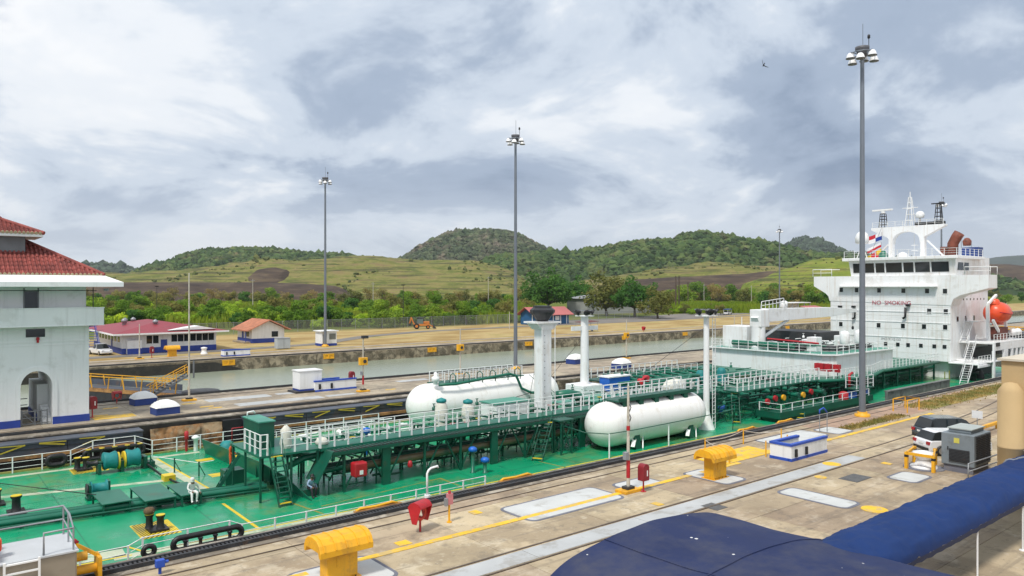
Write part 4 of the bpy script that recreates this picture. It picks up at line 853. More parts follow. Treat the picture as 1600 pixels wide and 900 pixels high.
dl('deck_stripe', (-2, 39.5), (8.4, 38.9), .14, M_deckyel, .010); dl('deck_stripe', (-2, 40.9), (8.6, 40.3), .14, M_deckyel, .010); dl('deck_stripe', (8.45, 40.3), (9.0, 38.9), .14, M_deckyel, .014); dl('deck_stripe', (9.0, 38.95), (24, 38.65), .12, M_deckyel, .014)
for x in (7.0, 13.0, 21.0, 29.5, 38.0, 46.5, 55.0): dl('weld_seam', (x, 37.2), (x + .05, 60.8), .05, M_deckseam, .003)
for y in (40.2, 52.0, 55.4): dl('weld_seam', (-3, y), (58, y + .02), .05, M_deckseam, .0035)
# hazard plates under the bitts
def hazard(x, y, w, h):
    hz_ = part('hazard_plate', MB().box(x - w / 2, y - h / 2, DZ + .002, x + w / 2, y + h / 2, DZ + .006), M_deckyel, deck)
    n = int((w + h) / .24)
    b = MB()
    for k in range(n):
        c = -h + k * .24
        xa, ya = x - w / 2 + max(0, c), y - h / 2 + max(0, -c); m_ = min(w - max(0, c), h - max(0, -c))
        if m_ > .05: b.ext([(xa, ya, DZ + .008), (min(x + w / 2, xa + .12), ya, DZ + .008), (min(x + w / 2, xa + m_ + .12), ya + m_, DZ + .008), (xa + m_, ya + m_, DZ + .008)], (0, 0, .002))
    o = part('hazard_stripes', b, M_black, deck); o['kind'] = 'stuff'
hazard(10.25, 42.3, 1.9, 2.8); hazard(10.0, 59.0, 2.2, 1.8)
# railings
POSTS = {}
def railing(pts, h=1.05, sp=1.5, m=None, mids=2, sep=True, r=0.028, name='railing', parent=None):
    m = m or M_whiterail; pts = [Vector(p) for p in pts]; b = MB()
    for a, c in zip(pts, pts[1:]):
        for k in range(mids + 1):
            z = h * (k + 1) / (mids + 1); b.cyl(a + Vector((0, 0, z)), c + Vector((0, 0, z)), r * (.9 if k == mids else .62), n=5)
    P = []
    for i, (a, c) in enumerate(zip(pts, pts[1:])):
        n = max(1, round((c - a).length / sp))
        for k in range(n + (1 if i == len(pts) - 2 else 0)): P.append(a.lerp(c, k / n))
    if not sep:
        for p in P: b.bar(p, p + Vector((0, 0, h)), r * 2.2, r * 2.2)
    o = part(name, b, m, parent)
    if sep:
        key = (round(h, 2), m.name, r)
        if key not in POSTS: POSTS[key] = MB().bar((0, 0, 0), (0, 0, h + .02), r * 2.7, r * 2.7).mesh('post', m)
        for p in P: link('post', POSTS[key], o, p)
    return o
railing([(4, SY0 + .3, DZ + .1), (7.8, SY0 + .3, DZ + .1), (8.4, SY0 + .3, DZ + .35), (12.3, SY0 + .3, DZ + .35), (12.9, SY0 + .3, DZ + .05), (28, SY0 + .35, DZ)], 1.0, 1.7)
railing([(4, SY1 - .2, DZ), (9.2, SY1 - .2, DZ), (10.6, SY1 - .2, DZ + .5), (13.4, SY1 - .2, DZ + .5), (14.6, SY1 - .2, DZ), (34, SY1 - .2, DZ)], 1.1, 1.7)
railing([(52, SY1 - .2, DZ), (84, SY1 - .2, DZ)], 1.1, 2.0, sep=False)
# chocks, bitts and rollers
def stadium(cx, y, cz, L, R, n=10):
    p = []
    for k in range(n + 1): a = -math.pi / 2 + math.pi * k / n; p.append((cx + L + R * math.cos(a), y, cz + R * math.sin(a)))
    for k in range(n + 1): a = math.pi / 2 + math.pi * k / n; p.append((cx - L + R * math.cos(a), y, cz + R * math.sin(a)))
    return p
ch = part('roller_chock', MB().tube(stadium(11.3, SY0 + .3, DZ + .8, 1.55, .34), .17, 8, closed=True).box(9.3, SY0 + .05, DZ + .1, 13.3, SY0 + .55, DZ + .36), M_black)
for k in range(4): part('roller', MB().lathe([(.16, 0), (.10, .12), (.10, .4), (.16, .52)], (10.05 + k * .82, SY0 + .3, DZ + .42), 10), M_dark, ch)
shrink(ch, (11.3, SY0 + .3, DZ + .2), .84)
me_ = part('mooring_eye', MB().tube(stadium(8.65, SY0 + .25, DZ + .86, .02, .30), .16, 8, closed=True).box(8.2, SY0 + .05, DZ + .1, 9.1, SY0 + .45, DZ + .5), M_black); shrink(me_, (8.65, SY0 + .25, DZ + .25), .74)
ch2 = part('roller_chock', MB().tube(stadium(12.0, SY1 - .35, DZ + .62, 1.7, .3), .13, 8, closed=True), M_black)
for k in range(5): part('roller', MB().lathe([(.2, 0), (.14, .1), (.14, .6), (.2, .7), (0, .7)], (10.3 + k * .85, SY1 - .35, DZ + .3), 10), M_black, ch2); part('roller_cap', MB().cyl((10.3 + k * .85, SY1 - .35, DZ + 1.0), (10.3 + k * .85, SY1 - .35, DZ + 1.04), .2, n=12), M_deckyel, ch2)
part('mooring_eye', MB().tube(stadium(8.3, SY1 - .35, DZ + .55, .25, .3), .17, 8, closed=True), M_black)
def bitts(x, y, s=1.0, n=2, dxy=(.55, -.62)):
    b = part('bitts', MB().box(x - .45 * s, y - .75 * s, DZ, x + .45 * s + dxy[0] * .4, y + .55 * s, DZ + .12), M_black)
    for k in range(n):
        cx, cy = x + dxy[0] * (k - .5) * s, y + dxy[1] * (k - .5) * s
        part('bollard', MB().lathe([(.30 * s, 0), (.24 * s, .1 * s), (.22 * s, .7 * s), (.30 * s, .82 * s), (.30 * s, .9 * s)], (cx, cy, DZ + .1), 14), M_black, b); part('bollard_cap', MB().cyl((cx, cy, DZ + .1 + .9 * s), (cx, cy, DZ + .13 + .9 * s), .29 * s, n=14), M_deckyel, b)
    return b
bt = bitts(10.2, 42.2, .78); part('rope_coil', MB().lathe([(.0, .34), (.18, .32), (.28, .2), (.28, .08), (.2, 0)], (9.98, 42.44, DZ + .83), 12), mat('rope', (.12, .075, .04), .95, .4, 4, bump=1, bscale=14), bt)
bitts(4.9, 50.4, .95, 1, (0, 0)); bitts(9.6, 59.4, .8, 2, (.6, -.3)); bitts(4.2, 53.0, .85, 1, (0, 0)); bitts(3.4, 48.8, .85, 2, (.3, .6))
# double-drum mooring winch with teal covers
wx, wy = 11.6, 57.3
w = part('mooring_winch', MB().box(wx - 1.9, wy - .55, DZ, wx - 1.65, wy + .55, DZ + .9).box(wx - .12, wy - .6, DZ, wx + .14, wy + .6, DZ + 1.0).box(wx + 1.75, wy - .6, DZ, wx + 2.05, wy + .6, DZ + 1.1).cyl((wx - 2.7, wy, DZ + .95), (wx + 2.1, wy, DZ + .95), .14, n=10), M_green)
for a, b_ in ((wx - 1.45, wx - .35), (wx + .35, wx + 1.5)):
    part('drum_cover', MB().lathe([(.0, a), (.72, a), (.78, a + .12), (.66, (a + b_) / 2), (.80, b_ - .12), (.74, b_), (0, b_)], (0, wy, DZ + 1.05), 14, axis='X'), M_teal, w)
part('warping_drum', MB().lathe([(.34, wx - 2.7), (.22, wx - 2.45), (.22, wx - 2.1), (.34, wx - 1.9)], (0, wy, DZ + .95), 12, axis='X'), M_black, w)
part('gearbox', MB().box(wx + 2.05, wy - .5, DZ, wx + 2.7, wy + .45, DZ + .55), M_green, w); part('brake_band', MB().cyl((wx + .16, wy, DZ + .95), (wx + .3, wy, DZ + .95), .78, n=16).cyl((wx - .32, wy, DZ + .95), (wx - .16, wy, DZ + .95), .75, n=16), M_deckyel, w)
shrink(w, (wx + .3, wy, DZ), .78)
# small cable winch nearer to the camera
w = part('cable_winch', MB().box(8.2, 50.2, DZ, 10.2, 51.3, DZ + .15).box(8.35, 50.3, DZ, 8.5, 51.2, DZ + 1.2).box(9.75, 50.3, DZ, 9.9, 51.2, DZ + 1.35), M_green)
part('drum', MB().lathe([(.62, 8.52), (.62, 8.6), (.42, 8.62), (.42, 9.62), (.62, 9.65), (.62, 9.73)], (0, 50.75, DZ + .8), 16, axis='X'), M_teal, w); part('brake_wheel', MB().cyl((8.2, 50.75, DZ + .8), (8.28, 50.75, DZ + .8), .5, n=14), M_dark, w)
shrink(w, (9.1, 50.75, DZ), .74)
# pipe run and plates along the foredeck
for k, (y, z, r, m) in enumerate([(46.9, .42, .13, M_green2), (46.45, .35, .17, M_green2), (47.3, .30, .09, M_green), (47.6, .34, .07, M_green), (46.1, .22, .06, M_green)]):
    part('deck_pipe', MB().cyl((2, y + .9 - .0, DZ + z), (10.5, y + .15, DZ + z), r, n=8).cyl((10.5, y + .15, DZ + z), (17.5, y - .75, DZ + z), r, n=8), m)
for k in range(9): part('pipe_support', MB().box(3 + 1.7 * k, 46.2 + .8 - .1 * k, DZ, 3.12 + 1.7 * k, 47.9 + .8 - .1 * k, DZ + .14), M_green)
for (a, b_, c, d) in [(8.5, 46.4, 10.0, 49.5), (10.5, 45.6, 12.2, 49.3), (12.4, 45.5, 13.6, 48.6)]:
    pl = part('step_platform', MB().box(a, b_, DZ + .62, c, d, DZ + .68), M_green2)
    for x in (a + .08, c - .08):
        for y in (b_ + .08, d - .08): part('leg', MB().box(x - .05, y - .05, DZ, x + .05, y + .05, DZ + .62), M_green, pl)
cb = part('cable_guide', MB().tube([(13.2, 58.0, DZ + .35), (13.4, 54, DZ + .12), (13.6, 51.5, DZ + .12), (14.2, 47, DZ + .15)], .07, 6), M_black); part('guide_block', MB().box(13.2, 52.2, DZ, 13.9, 53.0, DZ + .35), M_deckyel, cb)
part('forestay_wire', MB().cyl((4.6, 58.4, DZ + .1), (8.4, 47.6, DZ + 1.0), .03, n=5), M_dark)
st = part('rope_stanchion', MB().cyl((13.4, 56.6, DZ + .9), (15.4, 52.3, DZ + .9), .025, n=5).cyl((15.4, 52.3, DZ + .9), (16.4, 52.4, DZ + .9), .025, n=5), M_whiterail)
for x, y in ((13.4, 56.6), (14.4, 54.4), (15.4, 52.3)): part('stanchion', MB().cyl((x, y, DZ), (x, y, DZ + 1.0), .05, n=6).bar((x, y, DZ + .8), (x + .4, y, DZ), .05), M_green, st)
part('deck_marking', MB().box(16.0, 51.4, DZ + .004, 17.6, 52.4, DZ + .008), M_deckyel, deck); part('deck_marking', MB().box(16.6, 56.6, DZ + .004, 17.8, 57.4, DZ + .008), M_deckyel, deck)
# breakwater
bw = part('breakwater', MB().ext([(17.9, 59.2, DZ), (17.6, 59.2, DZ + 1.15), (18.2, 49.0, DZ + 1.2), (18.4, 45.0, DZ + .95), (18.8, 42.0, DZ + .05), (18.8, 42.0, DZ)], (.05, 0, 0)), M_green2)
for y in (57, 54.5, 52, 49.5, 47): part('bracket', MB().ext([(18.25, y, DZ), (18.25, y, DZ + 1.0), (19.1, y, DZ)], (0, .05, 0)), M_green, bw)
part('valve_cover', MB().lathe([(.5, 0), (.62, .2), (.55, .7), (.3, .95), (0, 1.0)], (19.0, 57.6, DZ + .1), 12), M_teal); part('vent_head', MB().lathe([(.16, 0), (.16, .9), (.3, .95), (.3, 1.1), (0, 1.25)], (17.6, 60.6, DZ), 10), M_whiterail)
part('hydrant', MB().lathe([(.1, 0), (.1, .9), (.16, .95), (.16, 1.5), (0, 1.6)], (17.0, 60.9, DZ), 8), M_red); part('red_gate', MB().tube([(20.6, SY1 - .2, DZ), (20.6, SY1 - .2, DZ + 1.3), (22.0, SY1 - .2, DZ + 1.3), (22.0, SY1 - .2, DZ)], .04, 5), M_red)

def stairs(p, q, w, m, side=None, n=None, rail=False, name='stair', hr=.9, tm=None):
    """ladder from p (foot) to q (head)"""
    p, q = Vector(p), Vector(q); d = q - p; s = Vector((d.x, d.y, 0)).normalized(); s = Vector((-s.y, s.x, 0)) * (w / 2); n = n or max(3, int(d.z / .27))
    b = MB(); b.bar(p - s, q - s, .05, .2).bar(p + s, q + s, .05, .2)
    if rail:
        u = Vector((0, 0, hr))
        for sg in (-1, 1):
            b.cyl(p + s * sg + u, q + s * sg + u, .022, n=5)
            for k in (0.05, .5, .95): c = p.lerp(q, k) + s * sg; b.cyl(c, c + u, .022, n=5)
    o = part(name, b, m)
    h = Vector((d.x, d.y, 0)).normalized() * .11
    for k in range(n):
        c = p.lerp(q, (k + .6) / n); part('tread', MB().ext([c - s - h, c + s - h, c + s + h, c - s + h], (0, 0, .03)), tm if tm and k in (0, n - 1) else m, o)
    return o
# ------------------------------------------------------------------ central walkway and pipe rack
WZ, TZ = 1.0, 0.80
wk = part('walkway', MB().box(20, 43.3, WZ - .08, 60, 44.7, WZ).box(20, 43.25, WZ - .2, 60, 43.33, WZ - .02).box(20, 44.68, WZ - .2, 60, 44.76, WZ - .02), M_green2)
tray = part('cable_tray', MB().box(20.3, 42.3, TZ - .04, 60, 43.1, TZ).box(20.3, 42.26, TZ - .14, 60, 42.32, TZ + .05).box(20.3, 43.06, TZ - .12, 60, 43.12, TZ + .12), M_green)
for k in range(5): part('cable', MB().tube([(20.4 + 3.96 * i, 42.42 + .13 * k + .03 * math.sin(i * 1.7 + k), TZ + .05) for i in range(11)], .055, 6), M_cable, tray)
tb = MB()
for k in range(130): tb.box(20.4 + .3 * k, 42.3, TZ + .09, 20.46 + .3 * k, 43.08, TZ + .12)
o = part('tray_rungs', tb, M_green, tray); o['kind'] = 'stuff'
railing([(20, 43.3, WZ), (43.5, 43.3, WZ)], 1.15, .95, r=.032); railing([(20, 44.7, WZ), (60, 44.7, WZ)], 1.15, 1.2, sep=False); railing([(45.5, 43.3, WZ), (60, 43.3, WZ)], 1.15, 1.0, r=.032)
for i in range(14):
    x = 21.2 + 2.95 * i
    fr = part('rack_frame', MB().bar((x, 42.5, DZ), (x, 42.5, WZ - .15), .14, .14).bar((x, 48.6, DZ), (x, 48.6, .7), .13, .13).bar((x, 42.3, TZ - .12), (x, 48.8, TZ - .12), .12, .14).bar((x, 42.4, -.62), (x, 48.6, -.62), .1, .12).bar((x, 45.4, DZ), (x, 45.4, TZ - .1), .1, .1), M_green)
    if i % 3 == 1: part('wide_leg', MB().box(x - .28, 42.38, DZ, x + .28, 42.62, WZ - .25), M_green, fr)
    part('brace', MB().bar((x, 42.5, DZ + .1), (x + 1.35, 42.5, TZ - .15), .09, .09), M_green, fr)
    if i % 2: part('brace', MB().bar((x, 42.5, DZ + .1), (x - 1.3, 42.5, TZ - .2), .09, .09), M_green, fr)
    part('brace', MB().bar((x, 42.6, TZ - .15), (x, 44.6, DZ + .3), .08, .08), M_green, fr)
for (y, z, r, m, a, b_) in [(43.0, -.42, .25, M_pipebrown, 21.5, 60), (43.6, -.5, .16, M_green2, 20, 60), (44.3, -.42, .2, M_green, 20, 60), (45.2, .1, .16, M_green2, 21, 62), (45.8, .12, .2, M_green2, 21, 62), (46.5, .1, .14, M_green, 22, 62), (47.1, .15, .22, M_green2, 22, 62), (47.8, .1, .13, M_green2, 22, 62), (48.4, .08, .1, M_green, 22, 62)]:
    part('cargo_pipe', MB().cyl((a, y, z), (b_, y, z), r, n=10), m)
part('cargo_pipe_bend', MB().tube([(18.2, 44.6, -.2), (19.4, 44.4, .3), (21.2, 43.9, .55), (23, 43.7, .6)], .2, 10), M_green2)
part('cargo_pipe_bend', MB().tube([(19.0, 46.8, .1), (20.2, 46.3, .1), (21.6, 45.6, .1)], .16, 10), M_green2)
part('wind_shield_plate', MB().ext([(20.3, 42.2, WZ - .1), (20.3, 43.9, WZ - .1), (19.3, 43.9, DZ + .9), (19.3, 42.2, DZ + .9)], (.06, 0, .02)), M_green)
# head platform with the green deck box
pf = part('head_platform', MB().box(16.2, 43.4, WZ - .12, 20.0, 48.3, WZ), M_green2)
for x in (16.3, 18.2, 19.9):
    for y in (43.5, 46, 48.2): part('leg', MB().box(x - .06, y - .06, DZ, x + .06, y + .06, WZ - .12), M_green, pf)
bx = part('deck_box', MB().box(16.95, 45.5, WZ, 17.95, 48.2, 2.6), M_green, bevel=.03); part('lid', MB().box(16.9, 45.45, 2.6, 18.0, 48.25, 2.68), M_topgreen, bx); part('vent_pipe', MB().tube([(17.1, 47.9, 2.65), (17.1, 47.9, 2.95), (17.5, 47.9, 3.0), (17.6, 47.9, 2.85)], .05, 6), M_whiterail, bx)
railing([(16.3, 46.1, WZ), (16.3, 43.5, WZ), (16.7, 43.45, WZ)], 1.25, .8, r=.034); railing([(17.6, 43.45, WZ), (20.0, 43.45, WZ)], 1.25, .8, r=.034)
stairs((17.2, 41.9, DZ), (17.2, 43.4, WZ), .75, M_green, tm=M_deckyel, rail=True); stairs((14.9, 47.4, DZ), (16.25, 47.0, .55), .7, M_green, tm=M_deckyel, n=6); stairs((35.9, 41.1, DZ), (38.2, 42.4, .8), .8, M_green, rail=True, tm=M_deckyel)
for (x, y, z) in [(22.0, 42.1, -.35)]: hr = part('hose_reel_cover', MB().box(x - .45, y - .35, z - .45, x + .45, y + .3, z + .45), M_red, bevel=.1); part('reel_label', MB().box(x - .12, y - .37, z - .28, x + .12, y - .353, z - .02), M_whiterail, hr)
part('hose_valve', MB().lathe([(.12, 0), (.18, .12), (.12, .4), (0, .45)], (25.6, 41.9, -.75), 8), M_red)
for (x, y, h) in [(30.3, 41.4, 1.75), (30.9, 40.8, 1.05)]:
    v = part('tank_vent', MB().lathe([(.2, 0), (.2, .05), (.13, .08), (.13, h - .3)], (x, y, DZ), 10), M_green2); part('vent_cap', MB().lathe([(.16, 0), (.3, .06), (.3, .24), (.16, .34), (0, .36)], (x, y, DZ + h - .32), 12), M_bluev, v)
for (x, y) in ((61.6, 43.4), (62.5, 43.7)):
    v = part('tank_vent', MB().lathe([(.2, 0), (.14, .08), (.14, .6)], (x, y, DZ), 10), M_green2); part('vent_cap', MB().lathe([(.2, 0), (.32, .06), (.32, .5), (.16, .6), (0, .62)], (x, y, DZ + .55), 12), M_bluev, v)
rj = random.Random(4)
for k in range(26):
    x = rj.uniform(22, 58); y = rj.choice([44.3, 45.3, 46.2, 47.2, 48.0]); z = rj.uniform(.15, .5)
    v = part('valve', MB().cyl((x - .16, y, z - .3), (x + .16, y, z - .3), .32, n=10).cyl((x, y, z), (x, y, z + .45), .06, n=6), rj.choice([M_green, M_green2])); part('hand_wheel', MB().tube([(x + .2 * math.cos(a * .785), y + .2 * math.sin(a * .785), z + .45) for a in range(8)], .025, 5, closed=True), rj.choice([M_green, M_red, M_deckyel, M_green]), v)
# ladder tower of the rack beside the near tank
tw = part('ladder_tower', MB(), M_green)
for x in (38.6, 39.7):
    for y in (41.4, 42.4): part('leg', MB().bar((x, y, DZ), (x, y, WZ - .1), .1, .1), M_green, tw)
part('brace', MB().bar((38.6, 41.4, DZ), (39.7, 41.4, .8), .07).bar((39.7, 41.4, DZ), (38.6, 41.4, .8), .07).box(38.4, 41.3, WZ - .2, 39.9, 42.5, WZ - .1), M_green, tw)
# ------------------------------------------------------------------ deck gas tanks
def gastank(xa, xb, y, z, r, near):
    prof = [(0.0, xa)]
    for k in range(1, 9): a = k / 8 * math.pi / 2; prof.append((r * math.sin(a), xa + r * (1 - math.cos(a))))
    prof += [(r, xa + r + .02), (r, (xa + xb) / 2), (r, xb - r - .02)]
    for k in range(8): a = k / 8 * math.pi / 2; prof.append((r * math.cos(a), xb - r + r * math.sin(a)))
    prof.append((0.0, xb)); prof[1] = (prof[1][0], prof[1][1])
    t = part('gas_tank', MB().lathe(prof, (0, y, z), 40, axis='X'), M_tank)
    for x in (xa + (xb - xa) * .27, xa + (xb - xa) * .78):
        part('saddle', MB().ext([(x - .3, y - r * .95, DZ), (x - .3, y + r * .95, DZ), (x - .3, y + r * .86, z - r * .35), (x - .3, y, z - r * .9), (x - .3, y - r * .86, z - r * .35)], (.6, 0, 0)), M_green, t)
        if near: part('strut', MB().bar((x + .9, y - r * .75, z - r * .62), (x + .5, y - r * .95, DZ), .09, .09), M_whiterail, t); part('lug', MB().bar((x - .1, y - r * .78, z - r * .58), (x - .7, y - r * .95, z - r * .95), .3, .08), M_whiterail, t)
    return t
T1 = gastank(41.2, 54.6, 40.8, .18, 1.76, True); T2 = gastank(34.2, 51.4, 56.2, .5, 1.9, False)
for T, xs_, y_, z_, r_ in ((T1, (43.0, 52.8), 40.8, .18, 1.76), (T2, (36.1, 42.8, 49.4), 56.2, .5, 1.9)):
    for x in xs_: part('weld_seam', MB().lathe([(r_ - .01, x - .03), (r_ + .004, x - .02), (r_ + .004, x + .02), (r_ - .01, x + .03)], (0, y_, z_), 40, axis='X'), M_tankseam, T)
for k in range(5):
    x = 44.0 + 1.9 * k; part('top_bracket', MB().box(x - .24, 39.75, 1.25, x + .24, 40.15, 2.25), M_green, T1)
part('top_beam', MB().box(43.2, 39.8, 1.98, 53, 41.5, 2.1).box(43.2, 39.72, 2.0, 53, 39.8, 2.28), M_green, T1)
railing([(43.2, 41.4, 2.05), (53, 41.4, 2.05)], 1.1, 1.0, r=.032)
gr = part('guard_line', MB().tube([(38.6, 42.0, .6), (39.2, 39.5, .2), (40.7, 38.5, .05), (43.5, 38.35, .05), (50, 38.35, .12), (54.8, 38.4, .18), (56.6, 38.5, .25), (57.4, 39.0, .1), (57.4, 39.1, DZ)], .035, 6), M_green)
for x in (40.7, 47.6): part('post', MB().cyl((x, 38.4, DZ), (x, 38.4, .06), .06, n=8), M_whiterail, gr)
part('guard_line', MB().tube([(32.2, 54.0, .4), (33.5, 53.6, .5), (38, 53.6, .35), (43, 53.6, .6), (46, 53.6, 1.0)], .03, 5), M_dark)
# far tank: top gallery and the green pipe that runs down from it
railing([(37.0, 55.8, 2.4), (46.8, 55.8, 2.4)], .95, .7, sep=False, r=.03, parent=T2); railing([(37.0, 57.2, 2.4), (46.8, 57.2, 2.4)], .95, .7, sep=False, r=.03, parent=T2)
part('gallery', MB().box(36.8, 55.7, 2.3, 47, 57.3, 2.4), M_green, T2)
part('gas_pipe', MB().tube([(36.3, 54.6, 2.45), (38, 54.5, 2.4), (44.2, 54.5, 2.85), (45.0, 54.5, 2.6), (45.5, 54.3, 1.4), (46.4, 54, .95), (48.5, 53.4, .75)], .13, 8), M_green2, T2)
for k in range(6): part('hoop', MB().tube([(38.0 + 1.5 * k, 54.5, 2.3), (38.0 + 1.5 * k, 54.5, 3.1), (38.0 + 1.5 * k, 54.9, 3.3), (38.0 + 1.5 * k, 55.3, 3.1), (38.0 + 1.5 * k, 55.4, 2.4)], .05, 5), M_green, T2)
part('tank_valve', MB().lathe([(.2, 0), (.2, .3), (.35, .35), (.35, .7), (.15, .8), (.15, 1.1), (0, 1.15)], (36.2, 55.0, 2.4), 10), M_whiterail, T2); part('tank_ladder', MB().bar((46.6, 54.5, 2.6), (49.2, 53.6, .2), .05).bar((47.2, 54.5, 2.6), (49.8, 53.6, .2), .05), M_green, T2)
for (x, y, h) in [(33.6, 50.2, 2.3), (36.1, 50.0, 2.0)]:
    v = part('wrapped_valve', MB().lathe([(.5, 0), (.55, .3), (.42, .6), (.55, 1.0), (.5, h - .3), (.35, h)], (x, y, -.6), 12), mat('canvas_white', (.66, .64, .56), .8, .12, 2, bump=.6, bscale=4)); part('cap', MB().lathe([(.3, 0), (.42, .12), (.4, .3), (0, .45)], (x, y, h - .65), 12), M_teal, v)
for (x, y) in [(24, 55), (26, 52), (29, 54), (31, 51), (22.5, 52.5), (27.5, 56)]:
    v = part('deck_vent', MB().lathe([(.16, 0), (.12, .1), (.12, .8), (.26, .85), (.26, 1.05), (0, 1.2)], (x, y, DZ), 10), M_whiterail)
part('blue_valve', MB().lathe([(.12, 0), (.12, 1.6), (.3, 1.65), (.3, 2.0), (0, 2.1)], (27.3, 51.0, DZ), 10), M_bluev); part('deck_box_white', MB().box(38.6, 49.4, DZ, 42.3, 51.6, 1.1), M_shipwhite, bevel=.04); part('box_top', MB().box(38.5, 49.3, 1.1, 42.4, 51.7, 1.18), M_topgreen)
railing([(22, 58.5, DZ), (33, 58.5, DZ)], 1.1, 1.2, sep=False); part('far_pipe', MB().cyl((20, 56.5, DZ + .5), (33, 56.5, DZ + .5), .18, n=8).cyl((20, 53.5, DZ + .4), (34, 53.5, DZ + .4), .14, n=8), M_green2)
part('elbow_pipe', MB().tube([(44.3, 48.0, 1.5), (45.6, 48.0, 1.55), (46.6, 47.8, 1.35), (47.0, 47.7, .4)], .42, 12), M_green2)
# ------------------------------------------------------------------ posts and masts on deck
cl = part('vent_post', MB().box(42.45, 47.9, DZ, 43.55, 49.0, 7.8), M_shipwhite, bevel=.08)
part('head_plate', MB().box(41.7, 47.6, 7.9, 44.4, 49.5, 8.05).ext([(42.4, 47.8, 7.35), (43.6, 47.8, 7.35), (44.3, 47.8, 7.9), (41.8, 47.8, 7.9)], (0, 1.4, 0)), M_shipwhite, cl)
part('vent_cowl', MB().lathe([(.5, 0), (.85, .5), (1.1, .78), (1.1, .98), (.82, 1.2), (.82, 1.32), (.5, 1.35)], (43.0, 48.5, 8.06), 10, smooth=False), mat('cowl_black', (.02, .021, .024), .45, .2, 2), cl)
for dx_ in (-.75, .75): part('ladder_rail', MB().cyl((43 + dx_, 47.7, .4), (43 + dx_, 47.7, 7.9), .04, n=5), M_whiterail, cl)
for k in range(14): part('bolt_row', MB().box(42.7, 47.885, .2 + .55 * k, 42.76, 47.899, .26 + .55 * k), M_dark, cl)
def lightmast(x, y, z0, z1, r, arm):
    m_ = part('light_mast', MB().cyl((x, y, z0), (x, y, z1), r, r * .85, n=16), M_shipwhite)
    part('platform', MB().box(x - .7, y - .7, z1, x + .7, y + .7, z1 + .1), M_shipwhite, m_)
    part('light_frame', MB().tube([(x - .8, y - .7, z1 + .6), (x + .8, y - .7, z1 + .6), (x + .8, y + .7, z1 + .6), (x - .8, y + .7, z1 + .6)], .04, 5, closed=True), M_galv, m_)
    for k in range(5):
        a = k * 1.256 + .4; c = Vector((x + .8 * math.cos(a), y + .8 * math.sin(a), z1 + .45)); part('floodlight', MB().lathe([(.12, -.2), (.3, .05), (.33, .15), (0, .16)], (0, 0, 0), 10, axis='X'), M_black, m_).matrix_local = Matrix.Translation(c) @ Matrix.Rotation(a, 4, 'Z') @ Matrix.Rotation(.5, 4, 'Y')
    if arm: part('nav_board', MB().box(x - 1.9, y - .05, z1 - 1.45, x - .4, y + .05, z1 - 1.0).box(x + .4, y - .05, z1 - 1.45, x + 1.9, y + .05, z1 - 1.0), M_shipwhite, m_)
    return m_
mk = lightmast(54.6, 55, .9, 8.0, .46, True); part('mast_base', MB().box(53.2, 53.8, DZ, 56.0, 56.4, 1.0), M_shipwhite, mk, .05)
mk = lightmast(56.0, 40.9, DZ, 8.4, .29, False); part('foot_flare', MB().lathe([(.75, 0), (.34, 1.2), (.29, 1.6)], (56, 40.9, DZ), 16), M_shipwhite, mk); part('mast_ladder', MB().bar((56.5, 40.6, DZ), (56.5, 40.6, 8.2), .05).bar((56.9, 40.6, DZ), (56.9, 40.6, 8.2), .05), M_whiterail, mk)
for k in range(28): part('rung', MB().bar((56.5, 40.6, DZ + .35 * k + .3), (56.9, 40.6, DZ + .35 * k + .3), .03), M_whiterail, mk)
for (a, b_) in [((54.6, 55, 6.0), (49, 58.5, DZ)), ((54.6, 55, 6.0), (60, 59, DZ)), ((56, 40.9, 7.5), (49, 44.7, 2)), ((43, 48.5, 7.6), (47.5, 56, DZ))]: part('stay_wire', MB().cyl(a, b_, .02, n=4), M_dark)
bb = part('blue_locker', MB().box(56.6, 53.4, 0.2, 59.8, 54.8, 1.6), M_bluev, bevel=.03); part('lid', MB().box(56.5, 53.3, 1.6, 59.9, 54.9, 1.72), M_shipwhite, bb)
part('mid_platform', MB().box(48, 50.5, -.1, 61, 57.5, 0), M_topgreen); railing([(46.0, 51.5, 0.2), (61, 51.5, .2)], 1.1, 1.2, sep=False)
rv_ = part('red_monitor', MB().tube([(53.2, 46.2, 1.0), (53.2, 46.2, 2.2), (53.6, 46.2, 2.5), (54.3, 46.2, 2.6)], .12, 7).lathe([(.3, 0), (.34, .1), (.34, .5), (.2, .6)], (53.2, 46.2, 1.9), 10).lathe([(.3, 0), (.34, .1), (.34, .5), (.2, .6)], (54.2, 46.4, 2.1), 10), M_red)
part('green_wheel', MB().tube([(52.4 + .5 * math.cos(k * .524), 46.0, 1.7 + .5 * math.sin(k * .524)) for k in range(12)], .09, 6, closed=True), M_green2)
# ------------------------------------------------------------------ far-side manifold gallery
g2 = part('far_gallery', MB().box(58, 54.5, .8, 74, 58.5, .92), M_green)
for i in range(6): part('gallery_post', MB().bar((58.5 + 3 * i, 54.6, DZ), (58.5 + 3 * i, 54.6, .8), .14), M_green, g2)
railing([(58, 58.4, .92), (74, 58.4, .92)], 1.1, 1.0, r=.032); railing([(61, 54.6, .92), (73, 54.6, .92)], 1.1, 1.2, sep=False)
for k in range(7): part('crossover_pipe', MB().tube([(60 + 1.8 * k, 44, .5), (60 + 1.8 * k, 50, .9), (60 + 1.8 * k, 54, 1.3), (60 + 1.8 * k, 57.5, 1.3)], .16, 8), M_green2)
for k in range(3): part('header_pipe', MB().cyl((56, 48.5 + 1.5 * k, 1.2), (74, 48.5 + 1.5 * k, 1.2), .22, n=10), M_green2)
